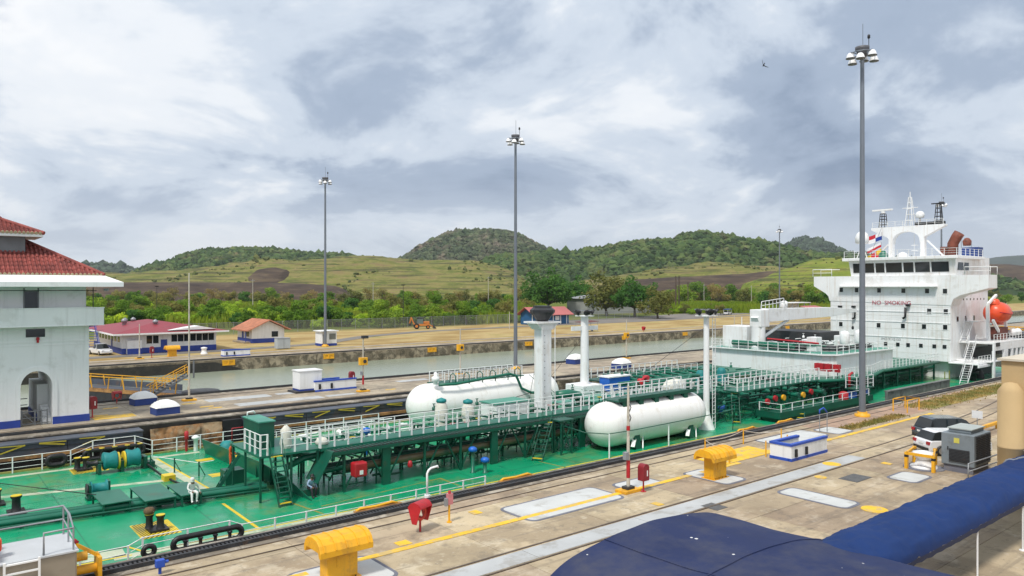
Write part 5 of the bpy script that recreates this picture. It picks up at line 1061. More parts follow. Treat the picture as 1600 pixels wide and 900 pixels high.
# near manifold with drip tray
dtray = part('drip_tray', MB().box(63.5, 38.2, -1.2, 82, 40.6, -1.05).box(63.5, 38.1, -1.35, 82, 38.2, -.75).box(63.4, 38.1, -1.35, 63.5, 40.6, -.75).box(82, 38.1, -1.35, 82.1, 40.6, -.75).box(63.8, 38.5, DZ, 81.8, 40.2, -1.35), M_green)
railing([(64, 40.6, -1.05), (64, 38.3, -1.05), (81.5, 38.3, -1.05)], 1.0, 1.9, mids=1)
for k, (x, col_) in enumerate([(64.6, M_red), (66.4, M_red), (68.3, M_yellow), (70.2, M_green), (71.6, M_yellow), (73.6, M_red), (75.2, M_green)]):
    z = -.05 + .12 * (k % 2); p = part('manifold_pipe', MB().cyl((x, 46, z), (x, 40.2 + .25 * (k % 3), z), .2, n=12), M_green2); part('flange', MB().cyl((x, 40.22 + .25 * (k % 3), z), (x, 40.0 + .25 * (k % 3), z), .29, n=14), col_, p)
    part('manifold_valve', MB().lathe([(.3, 0), (.3, .3), (.1, .35), (.1, .7), (.22, .72), (.22, .78), (0, .8)], (x, 42.0, z - .1), 10), rj.choice([M_green, M_green2, M_green, M_green]), p)
mp_ = part('manifold_walk', MB().box(61, 41.0, 1.02, 76, 42.6, 1.14), M_green2)
for i in range(6): part('walk_post', MB().bar((61.4 + 2.9 * i, 41.2, DZ), (61.4 + 2.9 * i, 41.2, 1.02), .14), M_green, mp_)
railing([(61, 42.4, 1.14), (61, 41.05, 1.14), (76, 41.05, 1.14)], 1.2, .95, r=.036); railing([(57, 44.8, 1.1), (80, 44.8, 1.1)], 1.1, 1.0, r=.032)
stairs((60.2, 40.6, DZ), (61.4, 41.6, 1.0), .7, M_green, tm=M_deckyel); stairs((66.6, 37.8, DZ), (67.2, 38.2, -1.1), .7, M_green, tm=M_deckyel, n=2)
part('dark_machinery', MB().box(58, 44.6, DZ, 82, 46.2, .6).box(62, 46.2, DZ, 80, 52, .2), M_green)
for (x, y) in ((64.2, 47.6), (67.8, 47.6)):
    part('motor_cover', MB().lathe([(.5, 0), (.6, .4), (.45, .8), (.5, 1.3), (.35, 1.65), (0, 1.7)], (x, y, .7), 10), M_teal)
part('hose_crane_pipe', MB().tube([(60.5, 46.4, .8), (60.5, 46.4, 1.9), (61.0, 46.4, 2.2), (62.2, 46.4, 2.1), (62.6, 46.4, 1.2)], .18, 8), M_green2); part('canvas_bundle', MB().lathe([(.2, 58.5), (.7, 59.2), (.8, 60.5), (.6, 62.0), (.2, 63.2)], (0, 47.8, 1.0), 10, axis='X'), MATS['canvas_white'])
gp_ = part('gate_cage', MB().box(79.5, 38.6, -.1, 83.5, 40.0, .02), M_green); railing([(79.6, 39.9, 0), (79.6, 38.7, 0), (83.4, 38.7, 0), (83.4, 39.9, 0)], 1.3, 1.3, mids=2)
for (x, m_) in ((78.5, M_red), (80.4, M_bluev), (83.0, M_bluev)): part('chemical_drum', MB().lathe([(.45, 0), (.5, .1), (.5, 1.1), (.3, 1.25), (0, 1.3)], (x, 39.6, -1.5), 12), m_)
part('red_monitor', MB().tube([(81.2, 40.3, -.2), (81.2, 40.3, 1.3), (81.7, 40.2, 1.5)], .16, 7), M_red)
# ------------------------------------------------------------------ raised deck, deckhouse and crane
RZ = .75
edge = [(77, 44.6), (78.2, 42.2), (81, 41.0), (88, 40.9), (94, 42.5), (108, 42.5), (112, 44.5), (112, 60), (78, 60)]
rd = part('raised_deck', MB().ext([(x, y, RZ - .12) for x, y in edge], (0, 0, .12)), M_green2)
part('deck_curb', MB().tube([(77, 44.6, RZ - .1), (78.2, 42.2, RZ - .1), (81, 41.0, RZ - .1), (88, 40.9, RZ - .1), (94, 42.5, RZ - .1), (111, 42.5, RZ - .1)], .2, 6), M_green2, rd)
for i in range(9): part('deck_pillar', MB().bar((80 + 3.8 * i, 42.9, DZ), (80 + 3.8 * i, 42.9, RZ - .12), .2), M_green, rd)
part('under_deck_pipe', MB().cyl((78, 43.6, -.2), (112, 43.6, -.2), .25, n=8).cyl((78, 44.6, -.9), (112, 44.6, -.9), .3, n=8), M_green); part('under_deck_wall', MB().box(84, 46, DZ, 112, 46.2, RZ - .12), M_green)
railing([(77.2, 44.6, RZ), (78.4, 42.3, RZ), (81, 41.15, RZ), (88, 41.05, RZ), (94, 42.6, RZ), (111, 42.6, RZ)], 1.1, 1.0, r=.032)
hs = part('deckhouse', MB().ext([(82.5, 44.2, RZ), (83.6, 43.0, RZ), (98, 43.0, RZ), (98, 59.3, RZ), (82.5, 59.3, RZ)], (0, 0, 2.35)), M_shipwhite)
part('roof_lip', MB().ext([(82.1, 44.0, 3.1), (83.4, 42.6, 3.1), (98.3, 42.6, 3.1), (98.3, 59.7, 3.1), (82.1, 59.7, 3.1)], (0, 0, .14)), M_shipwhite, hs); part('roof_deck', MB().ext([(82.4, 44.1, 3.242), (83.5, 42.9, 3.242), (98.0, 42.9, 3.242), (98.0, 59.4, 3.242), (82.4, 59.4, 3.242)], (0, 0, .01)), M_topgreen, hs)
railing([(82.4, 59.4, 3.25), (82.4, 44.2, 3.25), (83.5, 42.9, 3.25), (98, 42.9, 3.25)], 1.05, 1.4, sep=False, parent=None)
for a in ((84.5, 46, 5.0), (86.0, 47.5, 4.6), (90, 45, 4.4), (93, 47, 4.8)): part('roof_unit', MB().box(a[0], a[1], 3.25, a[0] + 1.4, a[1] + 1.2, a[2]), M_shipwhite, hs, .04)
for a in ((87.5, 44.0), (91.5, 44.2)): part('fan_casing', MB().lathe([(.5, 0), (.55, .1), (.55, 1.2), (.4, 1.5), (0, 1.6)], (a[0], a[1], 4.2), 12), M_shipwhite, hs); 
part('roof_pipe', MB().cyl((83, 56.5, 3.9), (83.0, 48.0, 3.9), .35, n=10).cyl((83.8, 49, 4.1), (84, 44.5, 4.1), .1, n=6), M_green2, hs); part('red_hose_trunk', MB().cyl((83.4, 51.8, 4.6), (84.4, 45.6, 4.3), .12, n=6), M_red, hs)
part('roof_machinery', MB().box(84, 47.5, 3.25, 90, 52, 3.9).box(86, 45, 3.25, 97, 46, 3.8).box(91, 49, 3.25, 96, 57, 5.2), M_dark, hs); part('white_locker', MB().box(83.2, 54.6, 3.25, 86.5, 58.2, 6.0), M_shipwhite, hs, .04)
part('locker_whip', MB().cyl((83.6, 55.6, 6), (83.6, 55.6, 7.2), .06, n=5), M_whiterail, hs)
fbx = part('fire_box_stand', MB().bar((80.9, 43.8, RZ), (80.9, 43.8, 2.4), .06).bar((80.9, 42.6, RZ), (80.9, 42.6, 2.4), .06).bar((80.9, 41.5, RZ), (80.9, 41.5, 2.4), .06), M_dark)
for (ya, yb) in ((43.0, 44.1), (42.2, 42.9), (41.2, 41.9)): part('fire_box', MB().box(80.6, ya, 1.5, 81.1, yb, 2.35), M_red, fbx)
cr = part('deck_crane', MB().cyl((83.6, 53.2, RZ), (83.6, 53.2, 6.0), .95, .85, n=18), M_shipwhite)
part('crane_house', MB().box(82.9, 52.4, 6.0, 84.9, 54.0, 8.2), M_shipwhite, cr, .08); part('crane_jib', MB().ext([(82.6, 52.7, 7.2), (85.0, 52.7, 8.3), (101, 52.7, 8.2), (108.5, 52.7, 7.8), (108.5, 52.7, 7.4), (101, 52.7, 6.9), (86.0, 52.7, 6.6), (83.0, 52.7, 6.5)], (0, 1.0, 0)), M_shipwhite, cr, .04)
part('lift_cylinder', MB().cyl((84.6, 53.2, 4.6), (90.5, 53.2, 6.7), .2, n=10), M_shipwhite, cr); part('jib_walk', MB().tube([(83.2, 52.6, 8.2), (83.4, 52.6, 9.2), (88.5, 52.6, 9.6), (88.9, 52.6, 8.6)], .05, 5).tube([(83.4, 52.6, 8.7), (88.6, 52.6, 9.1)], .04, 5), M_whiterail, cr)
for k in range(7): part('walk_post', MB().bar((83.4 + .85 * k, 52.6, 8.0), (83.4 + .85 * k, 52.6, 9.25 + .05 * k), .05), M_whiterail, cr)
part('jib_motor', MB().lathe([(.3, 0), (.45, .1), (.45, .8), (.2, .95)], (89.6, 53.2, 8.3), 12), M_shipwhite, cr); part('hook_line', MB().cyl((108.2, 53.2, 7.4), (108.2, 53.2, 5.2), .03, n=4).lathe([(.12, 0), (.2, .2), (.12, .5)], (108.2, 53.2, 4.8), 8), M_black, cr)
# ------------------------------------------------------------------ superstructure
XF = 112.0
def fx(px, py): 
    t = (px - 800) / F_PX; D = XF / (DX + DY * t); return Vector((XF, (DY - DX * t) * D, CAM_H - (py - 449) * D / F_PX))
ss = part('superstructure', MB().box(XF, 41.4, DZ + 2.4, XF + 14, 58.6, 11.0).box(XF + 1.0, 42.0, DZ, XF + 14, 58.0, DZ + 2.4), M_shipwhite, bevel=.05)
wing = []
for k in range(7): a = k / 6 * math.pi / 2; wing.append((XF + .02, 41.5 - 1.0 + math.cos(a) * 1.0 - .1, 8.6 + 1.2 * math.sin(a)))
prof = [(XF - .06, 58.7, 8.9), (XF - .06, 58.9, 9.6), (XF - .06, 59.4, 10.1), (XF - .06, 61.3, 11.2), (XF - .06, 61.3, 12.7), (XF - .06, 36.7, 12.7), (XF - .06, 36.7, 10.9), (XF - .06, 40.2, 9.9), (XF - .06, 41.0, 9.4), (XF - .06, 41.3, 8.5)]
part('bridge_wing', MB().ext(prof, (3.2, 0, 0)), M_shipwhite, ss)
for z in (9.55, 7.45, 5.95, 3.75): part('deck_ledge', MB().box(XF - .07, 41.35, z, XF - .002, 58.65, z + .09), M_shipwhite, ss)
part('bridge_shelf', MB().box(XF - .9, 43.0, 11.05, XF - .06, 57.0, 11.2), M_shipwhite, ss)
wh = part('wheelhouse', MB().ext([(XF + .6, 41.0, 12.7), (XF + .6, 55.6, 12.7), (XF + .2, 55.8, 15.0), (XF + .2, 40.8, 15.0)], (9, 0, 0)), M_shipwhite); part('wheelhouse_roof', MB().box(XF - .3, 40.4, 15.0, XF + 10, 56.6, 15.45), M_shipwhite, wh, .05)
ys_ = [55.3, 53.7, 51.9, 50.4, 47.9, 46.3, 44.1, 41.6]
for a, b_ in zip(ys_, ys_[1:]):
    part('bridge_window', MB().ext([(XF + .46, b_ + .12, 13.2), (XF + .46, a - .12, 13.2), (XF + .24, a - .12, 14.6), (XF + .24, b_ + .12, 14.6)], (.05, 0, 0)), M_glass, wh)
part('side_window', MB().box(XF + 1.2, 40.82, 13.4, XF + 3.0, 40.95, 14.5).box(XF + 3.4, 40.82, 13.4, XF + 5.0, 40.95, 14.5), M_glass, wh)
WIN = MB().box(-.03, -.27, -.33, .02, .27, .33).mesh('window', M_glass); FRM = MB().box(-.02, -.36, -.43, .0, .36, -.335).box(-.02, -.36, .335, .0, .36, .43).box(-.02, -.36, -.335, .0, -.275, .335).box(-.02, .275, -.335, .0, .36, .335).mesh('window_frame', M_shipwhite)
WINS = MB().box(-.03, -.24, -.26, .02, .24, .26).mesh('window', M_glass)
for py, xs_, dy in ((454, (1315, 1339, 1374, 1412, 1449, 1477), 0), (484.5, (1452, 1478), 0), (509, (1314, 1373, 1411, 1444, 1477), 0), (538, (1384, 1403, 1419, 1439, 1460, 1476), 1)):
    for px in xs_:
        c = fx(px, py + (px - 1400) * (.013 if py < 470 else .03 if py < 520 else .05)); o = link('window', WINS if dy else WIN, ss, (XF - .03 if py > 470 else XF - .09, c.y, c.z)); link('window_frame', FRM, ss, (XF - .03 if py > 470 else XF - .09, c.y, c.z)) if not dy else None
for y in (44.2, 47.0, 49.9, 52.8, 55.7): part('plate_seam', MB().box(XF - .012, y, DZ + 2.5, XF - .003, y + .05, 8.4), M_tankseam, ss)
for z in (1.6, 2.7, 5.0, 6.9, 8.2): part('plate_seam', MB().box(XF - .016, 41.5, z, XF - .004, 58.5, z + .04), M_tankseam, ss)
for px, py in ((1314, 479), (1420, 477), (1335, 479)): c = fx(px, py); part('floodlight', MB().box(XF - .5, c.y - .25, c.z - .15, XF - .1, c.y + .25, c.z + .15), M_black, ss)
M_redtext = mat('red_lettering', (.46, .06, .10), .5, .1, 2); M_greytext = mat('grey_lettering', (.30, .30, .32), .6, .1, 2)
c = fx(1393, 473.5); text('no_smoking_lettering', 'NO  SMOKING', .84, M_redtext, ss, (XF - .10, c.y, c.z), (math.pi / 2, 0, -math.pi / 2)); c = fx(1392, 530); text('number_lettering', 'IMO 9142150', .50, M_greytext, ss, (XF - .03, c.y, c.z), (math.pi / 2, 0, -math.pi / 2))
for (px, py, l) in ((1416, 489, 1.6), (1337, 492, 1.2)): c = fx(px, py); part('hanging_hook', MB().tube([(XF - .3, c.y, c.z + l / 2), (XF - .35, c.y, c.z - l / 3), (XF - .3, c.y + .35, c.z - l / 2)], .16, 6), M_black, ss)
for y in (56.0, 52.5): part('front_post', MB().cyl((XF - 3, y, 3.2), (XF - 3, y, 7.0), .1, n=6), M_shipwhite)
for ya in (61.6, 36.4):
    s_ = 1 if ya > 50 else -1
    part('wing_rail', MB().tube([(XF, ya - s_ * .1, 12.7), (XF, ya - s_ * .1, 13.8), (XF, ya - s_ * 3.2, 13.8), (XF, ya - s_ * 3.2, 12.7)], .06, 5).tube([(XF + 2.5, ya - s_ * .1, 12.7), (XF + 2.5, ya - s_ * .1, 13.8), (XF + 2.5, ya - s_ * 3.2, 13.8)], .05, 5).tube([(XF, ya - s_ * .1, 13.25), (XF, ya - s_ * 3.2, 13.25)], .04, 5), M_whiterail, ss)
railing([(XF, 56.4, 15.45), (XF, 40.6, 15.45), (XF + 9.5, 40.6, 15.45)], 1.0, 1.6, sep=False)
# near side: house side with stairs, poop arcade and the lifeboat
for k, x in enumerate((XF + 2.5, XF + 5.5, XF + 8.5)): part('side_window', MB().box(x - .3, 41.36, 6.2, x + .3, 41.42, 6.9), M_glass, ss)
ar = part('poop_arcade', MB().box(XF + 3.0, 37.0, 3.2, XF + 15.5, 41.4, 3.5).box(XF + 3.0, 37.0, 2.3, XF + 15.5, 37.25, 3.2).box(XF + 2.0, 37.1, .75, XF + 9, 41.4, .95).box(XF - 1.0, 37.6, .55, XF + 3.5, 41.3, .74).box(XF - 1.0, 37.5, .2, XF + 3.5, 37.7, .55), M_shipwhite, bevel=.04)
for x, w_ in ((XF + 3.2, .5), (XF + 7.6, 1.6), (XF + 10.2, .7), (XF + 12.0, .7), (XF + 13.8, .7), (XF + 15.1, .6)): part('pillar', MB().box(x - w_ / 2, 37.0, DZ, x + w_ / 2, 37.3, 2.3), M_shipwhite, ar, .05)
part('engine_wall', MB().box(XF + 7, 40.8, DZ, XF + 15, 41.0, 2.3), M_dark, ar); part('side_bulwark', MB().box(XF + 8, 37.02, DZ, XF + 15.4, 37.2, -.7), M_shipwhite, ar)
railing([(XF + 3.2, 37.1, 3.5), (XF + 15.4, 37.1, 3.5)], 1.05, 1.2, sep=False); railing([(XF - .8, 37.6, .75), (XF + 3.4, 37.6, .75)], 1.0, 1.0, sep=False)
stairs((XF - 4.4, 38.2, DZ), (XF - 1.2, 38.6, .75), .9, M_shipwhite, rail=True); stairs((XF + .2, 39.4, .75), (XF + 3.0, 39.6, 3.5), .8, M_shipwhite, rail=True); stairs((XF + 2.4, 40.6, 3.5), (XF + 5.4, 40.8, 6.2), .8, M_shipwhite, rail=True)
part('side_landing', MB().box(XF + 5.3, 39.8, 6.1, XF + 8, 41.4, 6.22), M_shipwhite, ss)
part('mooring_gear', MB().lathe([(.5, 0), (.5, .9), (.8, .95), (.8, 1.3), (0, 1.4)], (XF + 1.5, 39.2, DZ), 10), M_black); part('mooring_gear', MB().lathe([(.7, 0), (.6, .8), (.3, 1.3)], (XF + 4.5, 39.4, DZ), 10), M_black); part('bin_box', MB().box(XF + 3.6, 36.9, 2.9, XF + 4.9, 37.25, 3.4), M_black, ar)
part('side_stanchion', MB().cyl((103.0, 38.2, DZ), (103, 38.2, .4), .07, n=6).cyl((102.4, 38.5, DZ), (102.4, 38.5, .3), .07, n=6), M_deckor)
part('edge_coaming', MB().box(84, 37.4, DZ, 101, 37.7, -.55).box(84, 37.3, -.55, 101, 37.8, -.45), mat('coaming_grey', (.16, .17, .16), .7, .3, 1.2, dirt=((.05, .05, .05), .4, 1)))
lb = part('lifeboat', MB().lathe([(0, XF + 7.2), (.7, XF + 7.3), (1.3, XF + 7.8), (1.58, XF + 8.6), (1.6, XF + 9.6), (1.45, XF + 10.8), (.95, XF + 11.9), (.35, XF + 12.4), (0, XF + 12.5)], (0, 38.7, 7.35), 20, axis='X'), M_orange)
part('conning_hatch', MB().lathe([(.7, 0), (.65, .5), (.4, .75), (0, .8)], (XF + 8.3, 38.7, 8.6), 12), M_orange, lb); part('fender_rope', MB().tube([(XF + 7.1, 37.6, 7.5), (XF + 8.5, 37.05, 7.3), (XF + 10.0, 37.05, 7.2), (XF + 11.4, 37.4, 7.4), (XF + 12.3, 38.3, 7.5)], .07, 6), M_red, lb); part('boat_keel', MB().box(XF + 8.0, 38.55, 5.6, XF + 11.6, 38.85, 5.85), M_orange, lb)
dv = part('davit', MB().bar((XF + 6.6, 38.9, 3.5), (XF + 6.3, 38.9, 8.6), .4, .4).bar((XF + 6.3, 38.9, 8.6), (XF + 9.0, 38.7, 9.9), .3, .3).bar((XF + 13.5, 38.9, 3.5), (XF + 13.3, 38.9, 8.6), .35, .35).bar((XF + 6.2, 38.2, 6.4), (XF + 10, 38.2, 3.6), .3, .3), M_shipwhite); part('boat_cradle', MB().box(XF + 8.4, 38.0, 3.6, XF + 11.5, 39.6, 5.3), mat('cradle_red', (.16, .04, .025), .7, .3, 1.5, dirt=((.05, .05, .05), .4, 1)), dv)
for x in (XF + 12.6, XF + 14.4): part('liferaft', MB().lathe([(0, x - .75), (.4, x - .7), (.5, x - .3), (.5, x + .3), (.4, x + .7), (0, x + .75)], (0, 37.7, 4.5), 12, axis='X'), M_shipwhite)
for k in range(9): part('porthole', MB().cyl((XF + 2 + 1.3 * k, 41.38, 9.3), (XF + 2 + 1.3 * k, 41.42, 9.3), .16, n=10), M_glass, ss)
# ------------------------------------------------------------------ radar arch on the wheelhouse roof
XM = XF + 5
am = part('radar_arch', MB().box(XM, 51.4, 15.45, XM + .9, 52.0, 19.0).box(XM, 46.8, 15.45, XM + .9, 47.4, 19.0), M_shipwhite, bevel=.06)
cross = [(XM, 54.6, 19.9), (XM, 52.1, 18.6)]
for k in range(11): a = k / 10 * math.pi; cross.append((XM, 49.4 + 2.0 * math.cos(a), 17.6 + 1.8 * math.sin(a) ** .7))
cross += [(XM, 46.7, 18.6), (XM, 44.0, 20.0), (XM, 44.0, 20.25), (XM, 54.6, 20.25)]
cross = [(x - .03, y, z) for x, y, z in cross]
part('arch_crossbeam', MB().ext(cross, (1.06, 0, 0)), M_shipwhite, am)
part('arch_brace', MB().bar((XM + .5, 54.4, 15.45), (XM + .5, 52.2, 17.6), .2).bar((XM + .5, 44.2, 15.45), (XM + .5, 46.6, 18.0), .2), M_shipwhite, am)
railing([(XM, 54.4, 20.25), (XM, 44.2, 20.25)], .8, 1.2, sep=False, parent=am)
def lattice(x, y, z0, z1, w0, w1, m, parent, name='lattice_mast'):
    b = MB(); n = 5
    for sx, sy in ((-1, -1), (1, -1), (1, 1), (-1, 1)): b.bar((x + sx * w0, y + sy * w0, z0), (x + sx * w1, y + sy * w1, z1), .09)
    for k in range(n + 1):
        u = k / n; w_ = w0 + (w1 - w0) * u; z = z0 + (z1 - z0) * u; b.box(x - w_, y - w_, z - .04, x + w_, y + w_, z + .04)
    return part(name, b, m, parent)
lattice(XM + .5, 53.0, 20.25, 22.4, .45, .3, M_black, am); part('radar_scanner', MB().cyl((XM + .5, 53, 22.4), (XM + .5, 53, 22.8), .3, n=10).box(XM + .3, 51.6, 22.85, XM + .7, 54.6, 23.1), M_shipwhite, am)
lattice(XM + .5, 45.0, 20.25, 23.2, .45, .25, M_black, am); part('radar_scanner', MB().box(XM + .4, 44.2, 23.25, XM + .6, 46.0, 23.4).box(XM + .1, 44.2, 20.3, XM + .9, 48.2, 20.7), M_black, am)
lattice(XM + .5, 49.0, 20.25, 24.6, .55, .15, M_shipwhite, am, 'signal_mast'); part('yard', MB().bar((XM + .5, 47.9, 23.0), (XM + .5, 50.1, 23.0), .1).bar((XM + .5, 49, 24.6), (XM + .5, 49, 25.4), .1), M_shipwhite, am)
part('satellite_dome', MB().lathe([(.5, 0), (.62, .2), (.6, .6), (.4, .9), (0, 1.0)], (XM + .5, 47.6, 21.4), 14).cyl((XM + .5, 47.6, 20.25), (XM + .5, 47.6, 21.5), .15, n=6), M_shipwhite, am)
part('satellite_dome', MB().lathe([(.7, 0), (.95, .1), (.98, .9), (.8, 1.5), (.4, 1.85), (0, 1.92)], (XM - 3, 54.6, 17.7), 18).cyl((XM - 3, 54.6, 15.45), (XM - 3, 54.6, 17.7), .25, n=8).bar((XM - 3, 55.4, 15.45), (XM - 3, 54.7, 17.4), .1).bar((XM - 3, 53.8, 15.45), (XM - 3, 54.5, 17.4), .1), M_shipwhite)
part('roof_dome', MB().lathe([(.6, 0), (.7, .3), (.5, .6), (0, .75)], (XM - 3, 48.6, 15.45), 12), M_shipwhite); part('roof_cover', MB().lathe([(.7, 0), (.6, .6), (.2, 1.1)], (XM - 3, 51.4, 15.45), 7), M_green2); part('antenna_rack', MB().bar((XM + 1, 48.6, 15.4), (XM + 1, 48.6, 19), .06).box(XM + .9, 48.0, 16.5, XM + 1, 49.0, 16.6).box(XM + .9, 48.0, 17.3, XM + 1, 49.0, 17.4), M_whiterail)
M_exh = mat('exhaust_brown', (.20, .055, .03), .65, .25, 1.0, dirt=((.06, .03, .02), .4, 1.2))
fn = part('funnel', MB().box(XF + 9, 41.2, 11.0, XF + 14, 47.0, 15.4), M_shipwhite); part('exhaust_pipe', MB().tube([(XF + 11, 45.2, 15.3), (XF + 11, 45.1, 17.6), (XF + 11, 44.6, 18.6), (XF + 11, 44.2, 19.2)], .75, 14), M_exh, fn); part('exhaust_pipe', MB().cyl((XF + 11, 46.4, 15.3), (XF + 11, 46.4, 17.2), .5, n=12), M_exh, fn)
part('funnel_band', MB().box(XF + 9.5, 41.2, 15.45, XF + 11.5, 43.4, 16.9), mat('funnel_blue', (.012, .045, .2), .5, .2, 1), fn); part('funnel_cowl', MB().lathe([(.5, 0), (.6, .7), (.3, 1.1), (0, 1.2)], (XF + 10.5, 43.0, 17.2), 10), M_exh, fn)
# signal flags on a halyard below the arch
hl = part('flag_halyard', MB().cyl((XM - .3, 52.9, 20.1), (XM - 2, 54.0, 15.5), .02, n=4), M_dark)
M_fy = mat('flag_yellow', (.75, .5, .02), .8, .05, 2); M_fr = mat('flag_red', (.5, .015, .03), .8, .05, 2); M_fw = mat('flag_white', (.75, .75, .76), .8, .05, 2); M_fb = mat('flag_blue', (.01, .05, .3), .8, .05, 2); M_fn = mat('flag_navy', (.01, .015, .05), .8, .05, 2)
def flag(y, z, cells, w=1.9, h=1.0, ax=.30):
    nu = len(cells[0]); nv = len(cells)
    fl = part('flag', MB().cyl((XM - .6, y, z), (XM - .6, y, z - h), .02, n=4), M_dark, hl)
    for j in range(nv):
        for i in range(nu):
            def P(u, v, i=i, j=j): U = (i + u) / nu; V = (j + v) / nv; return Vector((XM - .6 + .12 * math.sin(U * 5), y + U * w, z - V * h - U * w * ax + .06 * math.sin(U * 6)))
            part('flag_panel', MB().grid(P, 3, 1), cells[j][i], hl)
flag(52.7, 19.5, [[M_fw, M_fr], [M_fb, M_fw]], 2.0, 1.2); flag(52.8, 17.95, [[M_fw] * 2, [M_fr] * 2], 2.1, .75, .45); flag(52.8, 17.0, [[M_fy, M_fr, M_fy]], 2.3, .8, .55); flag(52.6, 16.2, [[M_fr], [M_fn]], 1.0, 1.4, .2)

# small pipework, brackets and conduits among the rack: far too many and thin to count
rc = random.Random(31); cl1, cl2, cl3 = MB(), MB(), MB()
def clutter(mb, n, xr, yr, zr, l):
    for _ in range(n):
        x, y, z = rc.uniform(*xr), rc.uniform(*yr), rc.uniform(*zr); k = rc.random(); r = rc.uniform(.03, .09); L_ = rc.uniform(.4, l)
        if k < .45: mb.cyl((x, y, z), (x + L_, y, z), r, n=5)
        elif k < .7: mb.cyl((x, y, z), (x, y + L_ * .7, z), r, n=5)
        elif k < .9: mb.cyl((x, y, DZ), (x, y, z), r * .8, n=5)
        else: mb.lathe([(.16, 0), (.16, .25), (.05, .3), (.05, .5), (.14, .52), (.14, .56), (0, .57)], (x, y, z), 7)
clutter(cl1, 480, (20, 60), (42.6, 48.6), (DZ + .3, .75), 2.6); clutter(cl2, 300, (58, 82), (40.6, 47), (DZ + .3, .8), 2.4); clutter(cl1, 120, (82, 111), (43, 45.8), (DZ + .3, .5), 3.0)
clutter(cl2, 160, (58, 76), (47, 57), (.2, 1.8), 2.2); clutter(cl3, 90, (84, 97), (44, 56), (3.3, 4.5), 2.0); clutter(cl3, 60, (22, 33), (50, 57), (DZ + .2, -.3), 1.6); clutter(cl1, 60, (34, 60), (49, 53.5), (-.3, .9), 2.0)
for mb, m in ((cl1, M_green), (cl2, M_green2), (cl3, M_whiterail)): o = part('small_pipework', mb, m); o['kind'] = 'stuff'
# ================================================================== STREET FURNITURE AND SMALL THINGS
def B_(name, mb, m, parent, bevel=0.0): return mb.build(name, m, parent, bevel)
# high floodlight masts (built once, copied)
M_pole = mat('mast_grey', (.17, .19, .22), .45, .1, .5, metal=.2)
M_lampw = mat('lamp_white', (.82, .82, .82), .35, .04, 2)
def highmast(label, loc, h=31.5, r=.30, rotz=0.0, base=True):
    t = thing('floodlight_mast', label, 'light mast', loc, rotz, 'tall floodlight masts around the locks')
    B_('pole', MB().cyl((0, 0, .35), (0, 0, h), r, r * .58, n=16), M_pole, t)
    if base: B_('footing', MB().lathe([(r * 2.3, 0), (r * 2.3, .22), (r * 1.5, .25), (r * 1.5, .4)], (0, 0, 0), 16), M_yellow, t)
    hd = B_('head_frame', MB().lathe([(.15, h - .8), (.4, h - .6), (.45, h - .2), (.58, h), (.58, h + .2), (0, h + .25)], (0, 0, 0), 14), mat('mast_head', (.10, .10, .11), .5, .2, 1), t)
    B_('ring', MB().tube([(1.0 * math.cos(k * .524), 1.0 * math.sin(k * .524), h - .35) for k in range(12)], .05, 5, closed=True), M_pole, hd)
    for k in range(6):
        a = k * math.pi / 3 + .3; x, y = .98 * math.cos(a), .98 * math.sin(a); z = h - 1.0 if k % 2 else h - .75
        l = B_('lamp', MB().lathe([(.36, 0), (.345, .1), (.28, .3), (.17, .43), (0, .47)], (x, y, z), 12), M_lampw, t); B_('lamp_rim', MB().lathe([(.0, -.02), (.38, -.02), (.38, .03), (.36, .03)], (x, y, z - .02), 12), mat('lamp_rim', (.14, .14, .14), .5, .1, 1), l); B_('bracket', MB().bar((.3 * math.cos(a), .3 * math.sin(a), h - .4), (x, y, z + .5), .09), M_pole, l)
    B_('lightning_rod', MB().cyl((.1, 0, h + .3), (.1, 0, h + 2.2), .025, n=4), M_pole, hd); B_('beacon', MB().lathe([(.03, 0), (.03, .7), (.12, .75), (.12, 1.0), (0, 1.1)], (.55, -.3, h + .25), 8), M_black, hd)
    return t
hm = highmast('nearest tall grey floodlight mast, on the near quay in front of the ship house', (63.3, 30.3, 0), 31.3, .27)
dup(hm, (63.7, 77.3, 0), .4, 'tall grey floodlight mast on the middle wall behind the far white tank')
dup(hm, (60.8, 129.6, 0), .8, 'left tall grey floodlight mast beside the small white kiosk')
p = dp(1218, 449, 262); dup(hm, (p.x, p.y, 0), 1.1, 'distant floodlight mast seen above the ship crane jib')
p = dp(1471, 449, 178); dup(hm, (p.x, p.y, 0), .2, 'floodlight mast rising behind the radar arch of the ship')
def lamppost(label, px, D, ytop, kind='lamp', m=None, r=.09):
    p = dp(px, ytop, D); t = thing('lamp_post', label, 'lamp post', (p.x, p.y, 0), group='slim lamp posts'); h = p.z
    B_('pole', MB().cyl((0, 0, 0), (0, 0, h), r, r * .7, n=8), m or M_galv, t)
    if kind == 'lamp': B_('lamp_head', MB().box(-.5, -.2, h, .5, .2, h + .25), M_black, t)
    if kind == 'arm': B_('arm', MB().tube([(0, 0, h), (-.5, .4, h + .4), (-1.6, 1.3, h + .5)], .05, 5), M_galv, t); B_('lamp_head', MB().lathe([(.3, 0), (.25, .15), (0, .25)], (-1.7, 1.4, h + .4), 8), M_lampw, t)
    if kind == 'twin': B_('lamp_head', MB().lathe([(.35, 0), (.3, .2), (0, .3)], (-.6, .5, h), 8).lathe([(.35, 0), (.3, .2), (0, .3)], (.6, -.5, h), 8).bar((-.6, .5, h), (.6, -.5, h), .08), M_lampw, t)
    return t
